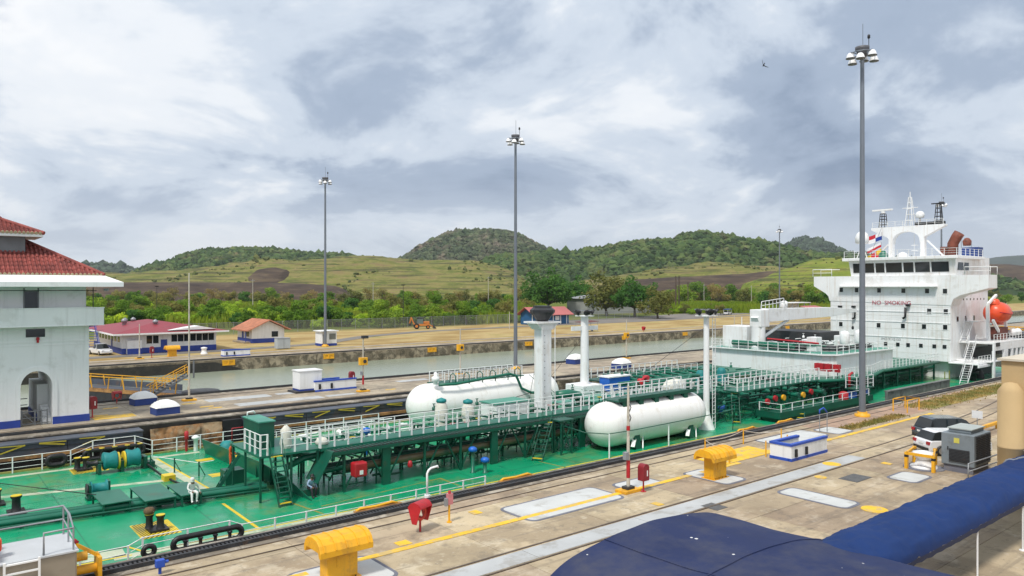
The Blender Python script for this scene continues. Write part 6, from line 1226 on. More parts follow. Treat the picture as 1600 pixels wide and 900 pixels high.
lamppost('dark lamp post standing in the fence line beside the backhoe', 630, 203, 446, m=M_dark); lamppost('dark lamp post in the thicket behind the red roof', 245, 237, 448, m=M_dark); lamppost('white lamp post with twin heads right of the ship bridge', 1502, 300, 369, 'twin', r=.14); lamppost('lamp post with a curved arm at the far right', 1518, 290, 378, 'arm', r=.14)
lamppost('thin pale pole standing in the grass before the blue building', 796, 196, 487, 'none', mat('pale_pole', (.5, .47, .4), .8, .1, 1), r=.1)
for px, D, yt, lab in ((763, 400, 432, 'pale utility pole at the left of the big dense tree'), (583, 330, 441, 'pale utility pole above the thicket right of the left mast'), (395, 340, 436, 'pale utility pole above the thicket left of the left mast'), (1056, 330, 431, 'left one of two dark brown utility poles by the field'), (1061, 335, 431, 'right one of two dark brown utility poles by the field'), (1075, 420, 441, 'pale utility pole right of the two brown poles'), (1100, 430, 444, 'pale utility pole in the middle of the field'), (1174, 430, 446, 'pale utility pole at the right of the field')):
    p = dp(px, yt, D); t = thing('utility_pole', lab, 'pole', (p.x, p.y, 0), group='utility poles behind the far bank'); dk = 'brown' in lab; B_('pole', MB().cyl((0, 0, 0), (0, 0, p.z), .3 if dk else .16, .22 if dk else .12, n=8), mat('brown_pole', (.09, .06, .045), .9, .2, 1) if dk else MATS['pale_pole'], t); B_('crossarm', MB().box(-.9, -.08, p.z - .8, .9, .08, p.z - .62), M_dark if dk else M_galv, t)
# chain-link fence
FN = thing('chain_link_fence', 'chain-link fence along the foot of the green thicket', 'fence', (100, 175, 0))
M_mesh = bpy.data.materials.new('chain_link'); t_, b__, o__ = nodes(M_mesh); b__.inputs['Base Color'].default_value = (.24, .25, .25, 1); b__.inputs['Roughness'].default_value = .6
tr_ = t_.nodes.new('ShaderNodeBsdfTransparent'); mx_ = t_.nodes.new('ShaderNodeMixShader'); mx_.inputs[0].default_value = .30; t_.links.new(tr_.outputs[0], mx_.inputs[1]); t_.links.new(b__.outputs[0], mx_.inputs[2]); t_.links.new(mx_.outputs[0], o__.inputs[0])
pm = MB().cyl((0, 0, 0), (0, 0, 2.95), .045, n=6).mesh('post', M_galv); mm = MB().add([(0, 0, .05), (3.9, 0, .05), (3.9, 0, 2.8), (0, 0, 2.8)], [(0, 1, 2, 3)]).mesh('mesh_panel', M_mesh); rm = MB().cyl((0, 0, 2.82), (3.9, 0, 2.82), .03, n=5).mesh('top_rail', M_galv)
for k in range(46):
    x = -68 + 3.9 * k; link('post', pm, FN, (x, 0, 0)); link('mesh_panel', mm, FN, (x, .02, 0)); link('top_rail', rm, FN, (x, 0, 0))
# yellow quay ventilators
def ventilator(label, loc, s=1.0):
    t = thing('quay_ventilator', label, 'ventilator', loc, 0, 'yellow mushroom ventilators', s)
    B_('stem', MB().box(-.62, -.34, .06, .62, .34, 1.22), M_yellow, t, .03); B_('base_plate', MB().box(-.72, -.44, 0, .72, .44, .06), M_yellow, t)
    prof = [(-.72, 1.1), (-.72, 1.32), (-.60, 1.55), (-.38, 1.70), (0, 1.76), (.38, 1.70), (.60, 1.55), (.72, 1.32), (.72, 1.1), (.6, 1.1), (.5, 1.3), (-.5, 1.3), (-.6, 1.1)]
    B_('hood', MB().ext([(-1.08, y, z) for y, z in prof], (2.16, 0, 0)), M_yellow, t, .02)
    for k in range(5): x = -.9 + .45 * k; B_('hood_rib', MB().ext([(x - .03, y * 1.03, z + .025) for y, z in prof[1:8]] + [(x - .03, y * .97, z - .03) for y, z in prof[7:0:-1]], (.06, 0, 0)), M_yellow, t)
    for x in (-.5, -.17, .17, .5): B_('bolt', MB().cyl((x, -.39, .06), (x, -.39, .1), .03, n=6), M_dark, t)
    B_('inspection_plate', MB().box(-.25, -.36, .55, .2, -.345, .95), M_yellow, t)
    return t
v1 = ventilator('nearest yellow ventilator with ribbed hood at the bottom of the picture', (12.75, 26.0, 0)); dup(v1, (36.3, 25.9, 0), 0, 'yellow ventilator with ribbed hood on the quay left of the planter')
dup(v1, (33.0, 126.0, 0), 0, 'small distant yellow ventilator before the red-roofed building')
# life-ring cabinets on a post
def ringbox(label, loc, rotz=0.0, s=1.0):
    t = thing('life_ring_stand', label, 'life ring', loc, rotz, 'red life-ring stands', s)
    B_('post', MB().cyl((0, 0, 0), (0, 0, .7), .05, n=8), M_red, t)
    hood = []
    B_('hood', MB().grid(lambda u, v: Vector((-.42 + .84 * u, -.36 * math.cos(v * math.pi) * .95, 1.12 + .26 * math.sin(v * math.pi))), 1, 10), M_red, t)
    for x in (-.42, .42): B_('side_plate', MB().ext([(x - .015, -.36, 1.14), (x - .015, -.2, 1.34), (x - .015, 0, 1.39), (x - .015, .2, 1.34), (x - .015, .36, 1.14), (x - .015, .12, .42), (x - .015, -.12, .42)], (.03, 0, 0)), M_red, t)
    B_('life_ring', MB().tube([(.3 * math.cos(k * .3927), -.05, .86 + .3 * math.sin(k * .3927)) for k in range(16)], .075, 7, closed=True), mat('ring_orange', (.55, .05, .03), .6, .1, 2), t); return t
rb = ringbox('red life-ring stand at the edge of the near quay', (18.0, 28.6, 0), .35, 1.0); dup(rb, (15.6, 78.4, 0), .2, 'red life-ring stand on the middle wall right of the control house', .85); dup(rb, (141, 121.5, 0), .2, 'red life-ring stand on the far bank seen between ship masts')
def signpost(): 
    t = thing('control_post', 'yellow post with pink and grey signal box beside the red life-ring stand', 'post', (19.75, 28.85, 0)); B_('post', MB().cyl((0, 0, 0), (0, 0, .9), .05, n=8), M_yellow, t); B_('foot', MB().cyl((0, 0, 0), (0, 0, .05), .12, n=10), M_yellow, t); B_('signal_box', MB().box(-.1, -.1, .85, .16, .1, 1.35), mat('pink_faded', (.55, .2, .22), .7, .2, 3), t); B_('switch_box', MB().box(-.24, -.08, .8, -.11, .08, 1.15), M_galv, t); B_('lamp', MB().lathe([(.07, 0), (.07, .12), (0, .16)], (.02, 0, 1.35), 8), M_red, t)
signpost()
# telephone / extinguisher cabinets
def phone(label, loc, s=1.0):
    t = thing('quay_cabinet', label, 'cabinet', loc, 0, 'red cabinets on posts', s); B_('post', MB().cyl((0, 0, 0), (0, 0, .62), .045, n=8), M_red, t); B_('foot', MB().cyl((0, 0, 0), (0, 0, .03), .16, n=10), M_red, t)
    B_('cabinet', MB().ext([(-.22, -.2, .6), (.26, -.2, .6), (.26, -.2, 1.3)] + [(.02 + .24 * math.cos(k * math.pi / 8), -.2, 1.3 + .2 * math.sin(k * math.pi / 8)) for k in range(1, 8)] + [(-.22, -.2, 1.3)], (0, .42, 0)), mat('cabinet_red', (.22, .012, .02), .45, .15, 2), t, .02); B_('label_plate', MB().box(.05, -.215, .85, .12, -.202, 1.15), M_lampw, t); return t
ph = phone('dark red cabinet on a post beside the thin striped mast', (30.85, 26.6, 0)); dup(ph, (38.0, 74.4, 0), 0, 'red cabinet at the right end of the planter on the middle wall', 1.2); dup(ph, (12.3, 71.2, 0), .3, 'red cabinet at the corner of the white control house', 1.2); dup(ph, (29.9, 125.6, 0), 0, 'distant red cabinet before the red-roofed building', 1.2)
# thin masts with a yellow footing
def thinmast(label, loc, h, red=True, box=False, cam_=False, rails=False):
    t = thing('thin_mast', label, 'mast', loc, group='thin pale masts with yellow footings'); M_m = mat('mast_cream', (.52, .48, .40), .6, .15, 1.5, dirt=((.25, .2, .15), .3, 2))
    B_('footing', MB().box(-.62, -.4, 0, .62, .4, .16), M_yellow, t, .02); B_('foot_plate', MB().box(-.28, -.22, .16, .28, .22, .3), M_dark, t); B_('pole', MB().cyl((0, 0, .3), (0, 0, h), .10, .06, n=8), M_m, t)
    if red: B_('red_band', MB().cyl((0, 0, .75), (0, 0, 1.7), .104, n=8, caps=False), M_red, t); B_('red_band', MB().cyl((0, 0, 3.3), (0, 0, 3.55), .10, n=8, caps=False), M_red, t); B_('junction_box', MB().box(-.3, -.12, 1.75, -.09, .12, 2.15), M_galv, t); B_('cable_hook', MB().tube([(.1, 0, 3.75), (.22, 0, 3.95), (.1, 0, 4.15)], .03, 5), M_dark, t); B_('cable_hook', MB().tube([(.1, 0, 4.3), (.22, 0, 4.5), (.1, 0, 4.7)], .03, 5), M_dark, t)
    if box: B_('yellow_box', MB().box(-.45, -.2, box - .4, .45, .2, box + .4), M_yellow, t, .03); B_('box_lens', MB().cyl((.1, -.21, box), (.1, -.23, box), .2, n=10), M_dark, t)
    if cam_: B_('camera_head', MB().box(-.1, -.25, h, .5, .25, h + .3), M_dark, t)
    return t
thinmast('thin red-banded mast on the near quay in front of the white tank', (30.2, 27.1, 0), 5.7)
thinmast('thin mast beside the yellow gate stair on the middle wall', (21.4, 75.8, 0), 12.4, False); thinmast('thin mast with camera and yellow box on the middle wall', (37.5, 70.8, 0), 5.6, True, 3.2, True); thinmast('thin mast with yellow box rising behind the far white tank', (54.4, 77.0, 0), 5.8, False, 3.4); thinmast('thin mast with yellow box on the middle wall between two domes', (86.5, 78.0, 0), 6.0, False, 3.6); thinmast('thin mast with yellow box behind the deck light mast', (115, 78.0, 0), 6.0, False, 3.4)
thinmast('thin mast at the front of the red-roofed building', (27.9, 124.5, 0), 5.4, False)
# hatch domes with blue skirts
def dome(label, loc, s=1.0):
    t = thing('skylight_dome', label, 'skylight', loc, .1, 'white domed skylights on the middle wall', s); B_('skirt', MB().box(-1.0, -.75, 0, 1.0, .75, .62), mat('dome_blue', (.02, .05, .22), .6, .15, 1), t, .03)
    def fn_(u, v): x = -1.05 + 2.1 * u; y = -.8 + 1.6 * v; r_ = max(abs(x) / 1.05, abs(y) / .8); return Vector((x, y, .62 + .62 * (1 - r_ ** 2.2) ** .8))
    B_('dome', MB().grid(fn_, 12, 12), mat('dome_white', (.8, .8, .78), .5, .05, 1), t); return t
d0 = dome('left rear white dome with blue skirt beside the control house', (17.4, 76.2, 0)); dup(d0, (17.6, 69.4, 0), .1, 'front white dome with blue skirt above the broken wall face'); dup(d0, (75.0, 77.4, 0), .1, 'white dome with blue skirt left of the second ship mast', 1.15); dup(d0, (75.4, 68.9, 0), .1, 'white dome with blue skirt right of the second ship mast', 1.15)
# stairwell parapets: white box with blue rails
def parapet(label, loc, L=4.4, Wd=1.5, h=.95, s=1.0):
    t = thing('stairwell_parapet', label, 'parapet', loc, 0, 'white and blue stairwell parapets', s)
    for (a, b, c, d) in ((0, 0, L, .18), (0, .18, .18, Wd), (.18, Wd - .18, L * .72, Wd)):
        w_ = B_('parapet_wall', MB().box(a, b, 0, c, d, h), M_wallwhite, t); B_('blue_rail', MB().box(a - .04, b - .04, h, c + .04, d + .04, h + .14), M_bluep, w_); B_('blue_plinth', MB().box(a - .03, b - .03, 0, c + .03, d + .03, .18), M_bluep, w_)
    B_('well_shade', MB().box(.3, .3, .02, L, Wd - .3, .03), M_black, t); return t  # flat black sheet paints the shade down the stair opening
M_bluep = mat('rail_blue', (.02, .075, .42), .5, .12, 1.5)
pp = parapet('white stairwell parapet with blue rails on the near quay', (43.3, 25.2, 0)); 
for x in (.35, 1.6): B_('rubber_block', MB().box(x, -.12, .25, x + .22, -.005, .75), M_black, pp, .03)
dup(pp, (33.4, 73.6, 0), 0, 'white and blue stairwell parapet on the middle wall beside a white box', 1.08); dup(pp, (39.3, 120.5, 0), 0, 'small white and blue stairwell parapet on the far bank edge', .95)
wb = thing('white_cabinet', 'tall white cabinet left of the parapet on the middle wall', 'cabinet', (31.8, 74.8, 0)); B_('body', MB().box(0, -.9, .35, 2.5, .9, 2.2), M_wallwhite, wb, .04); B_('roof', MB().box(-.06, -.96, 2.2, 2.56, .96, 2.3), M_lampw, wb); B_('blue_base', MB().box(.02, -.92, .2, 2.48, .92, .35), M_blue, wb); B_('skid', MB().box(-.5, -1.2, 0, 3.2, 1.0, .2), M_dark, wb)
gc = thing('grey_cabinet', 'grey electrical cabinet beside the small orange-roofed house', 'cabinet', (51.2, 128.5, 0)); B_('body', MB().box(0, 0, .1, 2.4, 1.4, 1.9), mat('cabinet_grey', (.42, .46, .48), .5, .08, 1), gc, .03); B_('door_gap', MB().box(1.18, -.01, .2, 1.22, .0, 1.8), M_dark, gc); B_('top', MB().box(-.05, -.05, 1.9, 2.45, 1.45, 1.97), M_galv, gc)
cn = thing('capstan_drum', 'small white capstan before the right end of the red-roofed building', 'capstan', (38.2, 127.0, 0)); B_('drum', MB().lathe([(.55, 0), (.55, .2), (.38, .35), (.38, .8), (.5, .95), (.5, 1.1), (0, 1.2)], (0, 0, 0), 14), M_lampw, cn)
# posts and chains beside the near quay platform
yb = thing('rope_barrier', 'yellow posts with rope around the painted yellow platform', 'barrier', (42, 28.5, 0)); yb['_w'] = 1
pts_ = [(40.0, 27.5), (40.8, 29.9), (45.6, 30.2), (47.8, 28.6), (46.2, 27.2), (43.3, 27.0)]
for x, y in pts_: B_('post', MB().cyl((x, y, 0), (x, y, 1.05), .045, n=8), M_yellow, yb)
for (a, b) in zip(pts_[:4], pts_[1:4]): B_('rope', MB().tube([Vector((*a, .95)).lerp(Vector((*b, .95)), k / 6) - Vector((0, 0, .18 * math.sin(math.pi * k / 6))) for k in range(7)], .02, 5), mat('rope_white', (.6, .55, .48), .9, .1, 4), yb)
yf = thing('pipe_stand', 'yellow pipe frame standing on the quay beyond the floodlight mast', 'frame', (69, 29.2, 0)); yf['_w'] = 1
for x, y in ((68.0, 29.8), (70.4, 29.8), (70.4, 28.6), (68.0, 28.6)): B_('post', MB().cyl((x, y, 0), (x, y, 1.1), .055, n=8), M_yellow, yf)
B_('top_rail', MB().tube([(68.0, 29.8, 1.1), (70.4, 29.8, 1.1), (70.4, 28.6, 1.1), (68.0, 28.6, 1.1)], .05, 6, closed=True), M_yellow, yf)
bh = thing('blue_handle_post', 'thin post with bent blue top beside the grass strip', 'post', (53.8, 29.0, 0)); B_('post', MB().cyl((0, 0, 0), (0, 0, 1.6), .035, n=6).cyl((.55, -.3, 0), (.55, -.3, 1.5), .035, n=6), M_galv, bh); B_('blue_top', MB().tube([(0, 0, 1.4), (0, 0, 1.7), (.3, -.15, 1.85), (.55, -.3, 1.5)], .06, 6), M_bluep, bh)
bl = thing('blue_bollard_lamp', 'small blue box on a stub at the bottom left of the quay', 'box', (7.6, 30.7, 0)); B_('stub', MB().cyl((0, 0, 0), (0, 0, .3), .06, n=8), M_bluep, bl); B_('box', MB().box(-.16, -.12, .26, .16, .12, .55), M_bluep, bl, .02); B_('nozzle', MB().cyl((.16, 0, .42), (.3, 0, .42), .06, n=8), M_bluep, bl)
wp = thing('white_gooseneck_pipe', 'white gooseneck pipe standing at the quay edge by the ship', 'pipe', (21.2, 33.0, 0)); B_('pipe', MB().tube([(0, 0, 0), (0, 0, 1.25), (.1, 0, 1.42), (.25, 0, 1.5), (.65, 0, 1.55), (.68, 0, 1.45)], .06, 7), M_lampw, wp); B_('flange', MB().cyl((0, 0, 0), (0, 0, .14), .16, n=10), M_lampw, wp)
for i, (x, lab) in enumerate(((17.0, 'rust-yellow rope guide at the coping left of the life-ring stand'), (26.0, 'rust-yellow rope guide at the coping above the pale hatch'), (49, 'rust-yellow rope guide at the coping by the tank end'), (54.5, 'rust-yellow rope guide at the coping past the tank'))):
    t = thing('rope_guide', lab, 'rope guide', (x, 33.0, 0), group='worn yellow rope guides on the coping'); B_('sole', MB().box(0, -.15, 0, 2.6, .1, .06), M_rustbeam, t); B_('horn', MB().tube([(.1, 0, .05), (.3, 0, .14), (1.2, 0, .10), (2.1, 0, .16), (2.4, 0, .05)], .07, 6), M_yellow, t)
# domed capstan with yellow guard
cp = thing('quay_capstan', 'white capstan inside a yellow and black guard frame', 'capstan', (48.2, 19.2, 0)); cp['_w'] = 1
B_('drum', MB().lathe([(.75, 0), (.75, .12), (.5, .2), (.42, .55), (.62, .75), (.62, .95), (0, 1.05)], (48.2, 19.3, 0), 18), M_lampw, cp); B_('base_ring', MB().cyl((48.2, 19.3, 0), (48.2, 19.3, .03), 1.15, n=20), M_border, cp)
for x, y in ((47.2, 19.9), (47.3, 18.4), (49.6, 19.2), (49.3, 20.3)):
    po = B_('guard_post', MB().box(x - .09, y - .09, 0, x + .09, y + .09, 1.0), M_yellow, cp); B_('black_band', MB().box(x - .095, y - .095, .7, x + .095, y + .095, .85), M_black, po)
B_('guard_bar', MB().bar((47.2, 19.9, .92), (47.3, 18.4, .92), .1, .16), M_yellow, cp); B_('guard_bar', MB().bar((47.2, 19.9, .92), (49.3, 20.3, .92), .1, .16), M_yellow, cp); B_('guard_bar', MB().bar((47.3, 18.4, .92), (49.6, 19.2, .92), .1, .16), M_yellow, cp)
# generator on its stand
M_gen = mat('generator_grey', (.20, .235, .26), .5, .1, .8, dirt=((.13, .14, .14), .25, 1.2)); gn = thing('generator', 'grey generator cabinet with louvres on a railed stand', 'generator', (49.6, 17.5, 0)); gn['_w'] = 1
B_('stand', MB().box(48.5, 16.7, .0, 50.9, 18.3, .42), M_border, gn); bd = B_('body', MB().box(48.4, 16.6, .42, 51.0, 18.4, 2.3), M_gen, gn, .04); B_('hood', MB().box(48.8, 16.9, 2.3, 50.8, 18.15, 2.52), M_gen, gn, .05); B_('hood_top', MB().box(48.75, 16.85, 2.52, 50.85, 18.2, 2.58), mat('generator_top', (.40, .44, .42), .5, .08, 1), gn)
for k in range(9): B_('louvre', MB().box(48.33, 16.85, .65 + .085 * k, 48.398, 17.95, .70 + .085 * k), M_dark, bd)
for c in range(3):
    for k in range(16): B_('side_louvre', MB().box(48.65 + .78 * c, 16.53, .6 + .105 * k, 49.3 + .78 * c, 16.598, .65 + .105 * k), M_dark, bd)
B_('warning_label', MB().box(48.385, 17.4, 1.75, 48.397, 17.7, 2.05), mat('label_yellow', (.6, .55, .1), .6, .1, 3), bd); B_('door_handle', MB().box(48.36, 18.0, 1.3, 48.398, 18.05, 1.5), M_black, bd)
B_('stand_rail', MB().tube([(46.9, 16.4, .0), (46.9, 16.4, .95), (51.5, 16.2, .95), (51.5, 16.2, 0)], .04, 6).tube([(46.9, 16.4, .5), (51.5, 16.2, .5)], .035, 6), M_galv, gn)
# ------------------------------------------------------------------ cars
def car(name, label, loc, rotz, paint, L=4.35, Wd=1.8, H=1.62, grp=None, pick=False):
    t = thing(name, label, 'car', loc, rotz, grp); h = Wd / 2
    # side outline of the body, tail at -x
    lo = [(-L / 2, .32), (-L / 2 - .02, .62), (-L / 2 + .04, .92), (-L / 2 + .2, 1.02), (L / 2 - 1.25, 1.0), (L / 2 - .3, .88), (L / 2 - .05, .72), (L / 2, .45), (L / 2 - .05, .28)]
    def arch_(cx): return [(cx + .38 * math.cos(math.pi * k / 8), .28 + .38 * math.sin(math.pi * k / 8)) for k in range(9)]
    w1, w2 = -L / 2 + .82, L / 2 - .85
    out = lo + arch_(w2) + arch_(w1)
    bd = MB(); n = len(out)
    for y, s in ((-h, .0), (-h + .1, 1), (h - .1, 1), (h, 0)): pass
    B_('body', MB().ext([(x, -h, z) for x, z in out], (0, Wd, 0)), paint, t, .07)
    cab = ([(-L / 2 + .15, 1.0), (-L / 2 + .45, H - .08), (-L / 2 + .8, H), (L / 2 - 2.1, H - .03), (L / 2 - 1.75, H - .12), (L / 2 - 1.15, 1.0)] if not pick else [(-L / 2 + 1.9, 1.0), (-L / 2 + 2.05, H - .05), (L / 2 - 2.0, H), (L / 2 - 1.2, 1.0)])
    m = len(cab); ins = lambda z: .16 * (z - 1.0) / (H - 1.0)
    v = [(x, -h + .03 + ins(z), z) for x, z in cab] + [(x, h - .03 - ins(z), z) for x, z in cab]
    B_('cabin', MB().add(v, [tuple(range(m - 1, -1, -1)), tuple(range(m, 2 * m))] + [(i, (i + 1) % m, m + (i + 1) % m, m + i) for i in range(m)]), M_glass, t, .03)
    B_('roof', MB().ext([(x, -h + .22, z + .0) for x, z in ([(-L / 2 + .42, H - .06), (-L / 2 + .8, H + .03), (L / 2 - 2.05, H), (L / 2 - 1.8, H - .1)] if not pick else [(-L / 2 + 2.0, H - .06), (-L / 2 + 2.1, H + .03), (L / 2 - 2.1, H + .03), (L / 2 - 1.95, H - .05)])], (0, Wd - .44, 0)), paint, t, .03)
    for sg in (-1, 1):
        for px_ in ((-L / 2 + 1.45, L / 2 - 2.5) if not pick else (-L / 2 + 3.0,)): B_('pillar', MB().bar((px_, sg * (h - .02), 1.0), (px_ + .05, sg * (h - .165), H - .04), .09, .05), paint, t)
        for cx in (w1, w2):
            w_ = B_('wheel', MB().lathe([(.0, -.02), (.2, -.02), (.33, .0), (.34, .05), (.34, .18), (.33, .22), (0, .22)], (cx, sg * (h - .2) if sg > 0 else -h - .02, .34), 18, axis='Y'), M_black, t); B_('rim', MB().cyl((cx, sg * (h + .025), .34), (cx, sg * (h + .045), .34), .22, n=12), mat('alloy', (.5, .5, .52), .3, .1, 3, metal=.8), w_)
        B_('tail_lamp', MB().box(-L / 2 - .035, sg * (h - .18) - .16, .72, -L / 2 + .08, sg * (h - .18) + .16, .92), M_red, t); B_('headlight', MB().box(L / 2 - .2, sg * (h - .28) - .2, .68, L / 2 - .015, sg * (h - .28) + .2, .82), mat('lamp_glass', (.7, .72, .74), .1, .05, 1), t); B_('mirror', MB().box(L / 2 - 1.75, sg * (h + .1) - .09, 1.0, L / 2 - 1.6, sg * (h + .1) + .09, 1.15), paint, t, .03)
    B_('bumper', MB().box(-L / 2 - .05, -h + .1, .32, -L / 2 + .03, h - .1, .52), M_black, t, .03); B_('number_plate', MB().box(-L / 2 - .045, -.25, .72, -L / 2 - .03, .25, .85), M_lampw, t)
    return t
M_carw = mat('car_white', (.75, .76, .78), .25, .02, 1, coat=.6); M_card = mat('car_dark_teal', (.018, .03, .038), .2, .1, 1, coat=.8)
car('parked_car', 'white parked car behind the grey generator', (53.9, 19.8, 0), -.62, M_carw, 4.3, 1.8, 1.55); car('parked_car', 'dark teal parked car with roof rails beyond the white car', (58.0, 21.4, 0), -.6, M_card, 4.7, 1.9, 1.75)
car('pickup_truck', 'white pickup parked by the outside stair of the red-roofed building', (24.9, 137.4, 0), -1.35, M_carw, 5.0, 1.85, 1.75, None, True)
sg_ = thing('notice_board', 'small white notice board beyond the dark car', 'sign', (60.6, 20.6, 0)); B_('post', MB().cyl((0, 0, 0), (0, 0, 1.5), .03, n=6), M_galv, sg_); B_('board', MB().box(-.02, -.35, 1.45, .02, .35, 2.0), M_lampw, sg_)
yc = thing('yellow_barrier', 'yellow low barrier next to the tan column', 'barrier', (62.5, 21.0, 0)); B_('beam', MB().box(-2, -.1, .35, 4, .1, .6), M_yellow, yc, .03); B_('leg', MB().box(-1.8, -.12, 0, -1.55, .12, .35), M_yellow, yc); B_('leg', MB().box(3.3, -.12, 0, 3.55, .12, .35), M_yellow, yc)
# backhoe on the far grass
bk = thing('backhoe', 'orange backhoe loader parked on the dry grass by the fence', 'backhoe', (106.0, 168, 0), -.5); M_bk = mat('backhoe_orange', (.5, .17, .03), .5, .15, 1)
B_('chassis', MB().box(-1.8, -.8, .8, 2.2, .8, 1.35), M_bk, bk, .05); B_('bonnet', MB().box(.6, -.55, 1.35, 2.2, .55, 2.0), M_bk, bk, .08); cb_ = B_('cab', MB().ext([(-1.1, -.75, 1.35), (.6, -.75, 1.35), (.4, -.75, 2.85), (-1.0, -.75, 2.85)], (0, 1.5, 0)), mat('cab_glass', (.12, .16, .16), .1, .1, 1), bk, .04); B_('cab_roof', MB().box(-1.15, -.85, 2.85, .6, .85, 3.0), M_black, cb_)
for x, r in ((-1.2, .75), (1.8, .5)):
    for y in (-.95, .62): w_ = B_('wheel', MB().cyl((x, y, r), (x, y + .35, r), r, n=16), M_black, bk); B_('rim', MB().cyl((x, y - .02 if y < 0 else y + .35, r), (x, y if y < 0 else y + .37, r), r * .5, n=10), M_bk, w_)
B_('loader_arm', MB().bar((.8, -.7, 1.7), (3.2, -.7, .6), .18, .25).bar((.8, .7, 1.7), (3.2, .7, .6), .18, .25), M_bk, bk); B_('bucket', MB().ext([(3.1, -1.1, .2), (4.0, -1.1, .15), (3.9, -1.1, .35), (3.3, -1.1, .95), (3.1, -1.1, .9)], (0, 2.2, 0)), M_dark, bk); B_('digger_arm', MB().bar((-1.8, 0, 1.2), (-2.6, 0, 3.1), .25, .35).bar((-2.6, 0, 3.1), (-3.0, 0, 1.4), .2, .28), M_bk, bk); B_('digger_bucket', MB().ext([(-3.3, -.35, .9), (-2.7, -.35, .9), (-2.75, -.35, 1.5), (-3.1, -.35, 1.5)], (0, .7, 0)), M_dark, bk)
ct = thing('open_cart', 'small open cart with blue canopy on the far road', 'cart', (*dp(1137, 449, 300).xy, 0), .3); B_('canopy', MB().box(-2.6, -1.0, 2.1, 2.6, 1.0, 2.3), M_blue, ct, .05); B_('cart_body', MB().box(-2.4, -.9, .45, 2.4, .9, .95), M_lampw, ct, .05); B_('seat_row', MB().box(-1.6, -.8, .95, -1.2, .8, 1.5).box(0, -.8, .95, .4, .8, 1.5), M_black, ct)
for x in (-2.4, 0, 2.3):
    for y in (-.85, .85): B_('canopy_post', MB().box(x - .05, y - .05, .9, x + .05, y + .05, 2.1), M_lampw, ct)
for x in (-1.7, 1.7):
    for y in (-.95, .8): B_('wheel', MB().cyl((x, y, .42), (x, y + .2, .42), .42, n=14), M_black, ct)
rt_ = thing('sun_shelter', 'small dark red sun shelter on thin posts on the far bank', 'shelter', (*dp(917, 449, 185).xy, 0)); B_('canopy', MB().ext([(-2.8, -1.4, 2.3), (2.8, -1.4, 2.5), (2.8, 1.4, 2.6), (-2.8, 1.4, 2.4)], (0, 0, .08)), mat('shelter_red', (.13, .025, .02), .7, .1, 1), rt_)
for x in (-2.6, 2.6):
    for y in (-1.2, 1.2): B_('post', MB().cyl((x, y, 0), (x, y, 2.35), .05, n=6), M_galv, rt_)
B_('bench', MB().box(-2, -.4, .4, 2, .4, .5), M_galv, rt_); B_('bench_leg', MB().box(-1.9, -.3, 0, -1.8, .3, .4), M_galv, rt_); B_('bench_leg', MB().box(1.8, -.3, 0, 1.9, .3, .4), M_galv, rt_)
# far lock gates beyond the ship stern
for i, (x, lab) in enumerate(((205, 'nearer yellow-railed gate bridge beyond the lifeboat'), (235, 'farther yellow-railed gate bridge beyond the lifeboat'))):
    t = thing('gate_bridge', lab, 'lock gate', (x, 49, 0), group='yellow-railed gates beyond the stern'); B_('gate_body', MB().box(-1, -16, -6, 1, 16, .2), M_dark, t); B_('walk', MB().box(-1.2, -16, .2, 1.2, 16, .4), M_gate, t)
    for s in (-1.1, 1.1):
        for z in (.9, 1.5): B_('rail', MB().box(s - .06, -16, z, s + .06, 16, z + .14), M_yellow, t)
        for k in range(9): B_('rail_post', MB().box(s - .08, -16 + 4 * k, .4, s + .08, -15.8 + 4 * k, 1.6), M_yellow, t)
# ------------------------------------------------------------------ towing locomotive at the left edge
ML = thing('towing_locomotive', 'tan towing locomotive cut off at the lower left, on the rack track', 'locomotive', (-1, 31.3, 0)); ML['_w'] = 1
M_ml = mat('locomotive_tan', (.30, .26, .205), .45, .08, .8, dirt=((.2, .16, .11), .3, 1.2), metal=.1); M_mlg = mat('locomotive_top', (.50, .52, .54), .4, .08, 1)
hd = B_('hood', MB().box(2.2, 30.25, .55, 4.75, 32.6, 1.62), M_ml, ML, .06); B_('hood_deck', MB().box(2.2, 30.2, 1.625, 4.8, 32.65, 1.68), M_mlg, ML); B_('skirt', MB().box(2.2, 30.28, .1, 4.6, 32.55, .54), M_ml, ML, .05)
cab_ = B_('cab', MB().box(-5.0, 30.25, .3, 2.15, 32.6, 2.6), M_ml, ML, .08); B_('cab_top', MB().box(-5.0, 30.2, 2.605, 1.9, 32.65, 2.66), M_mlg, ML)
for c in range(3):
    for k in range(4): B_('louvre', MB().box(1.55 - .6 * c, 30.2, 1.75 + .1 * k, 2.0 - .6 * c, 30.248, 1.80 + .1 * k), M_mlg, cab_)
ld = B_('ladder', MB().box(2.55, 30.02, .2, 2.62, 30.1, 1.75).box(3.55, 30.02, .2, 3.62, 30.1, 1.75), M_lampw, ML)
for k in range(5): B_('ladder_rung', MB().box(2.62, 30.02, .35 + .32 * k, 3.55, 30.12, .40 + .32 * k), M_lampw, ld)
B_('guard_rail', MB().tube([(2.4, 32.5, 1.68), (2.4, 32.5, 2.75), (4.65, 32.5, 2.75), (4.65, 31.2, 2.75), (4.65, 30.35, 2.45), (3.75, 30.35, 2.45), (3.75, 30.35, 1.68)], .04, 6).tube([(2.4, 32.5, 2.25), (4.65, 32.5, 2.25), (4.65, 30.35, 2.1)], .03, 6), M_galv, ML)
for (x, y, z) in ((4.65, 32.5, 2.75), (4.65, 30.35, 2.45), (4.65, 31.4, 2.75)): B_('rail_post', MB().cyl((x, y, 1.66), (x, y, z), .035, n=6), M_galv, ML)
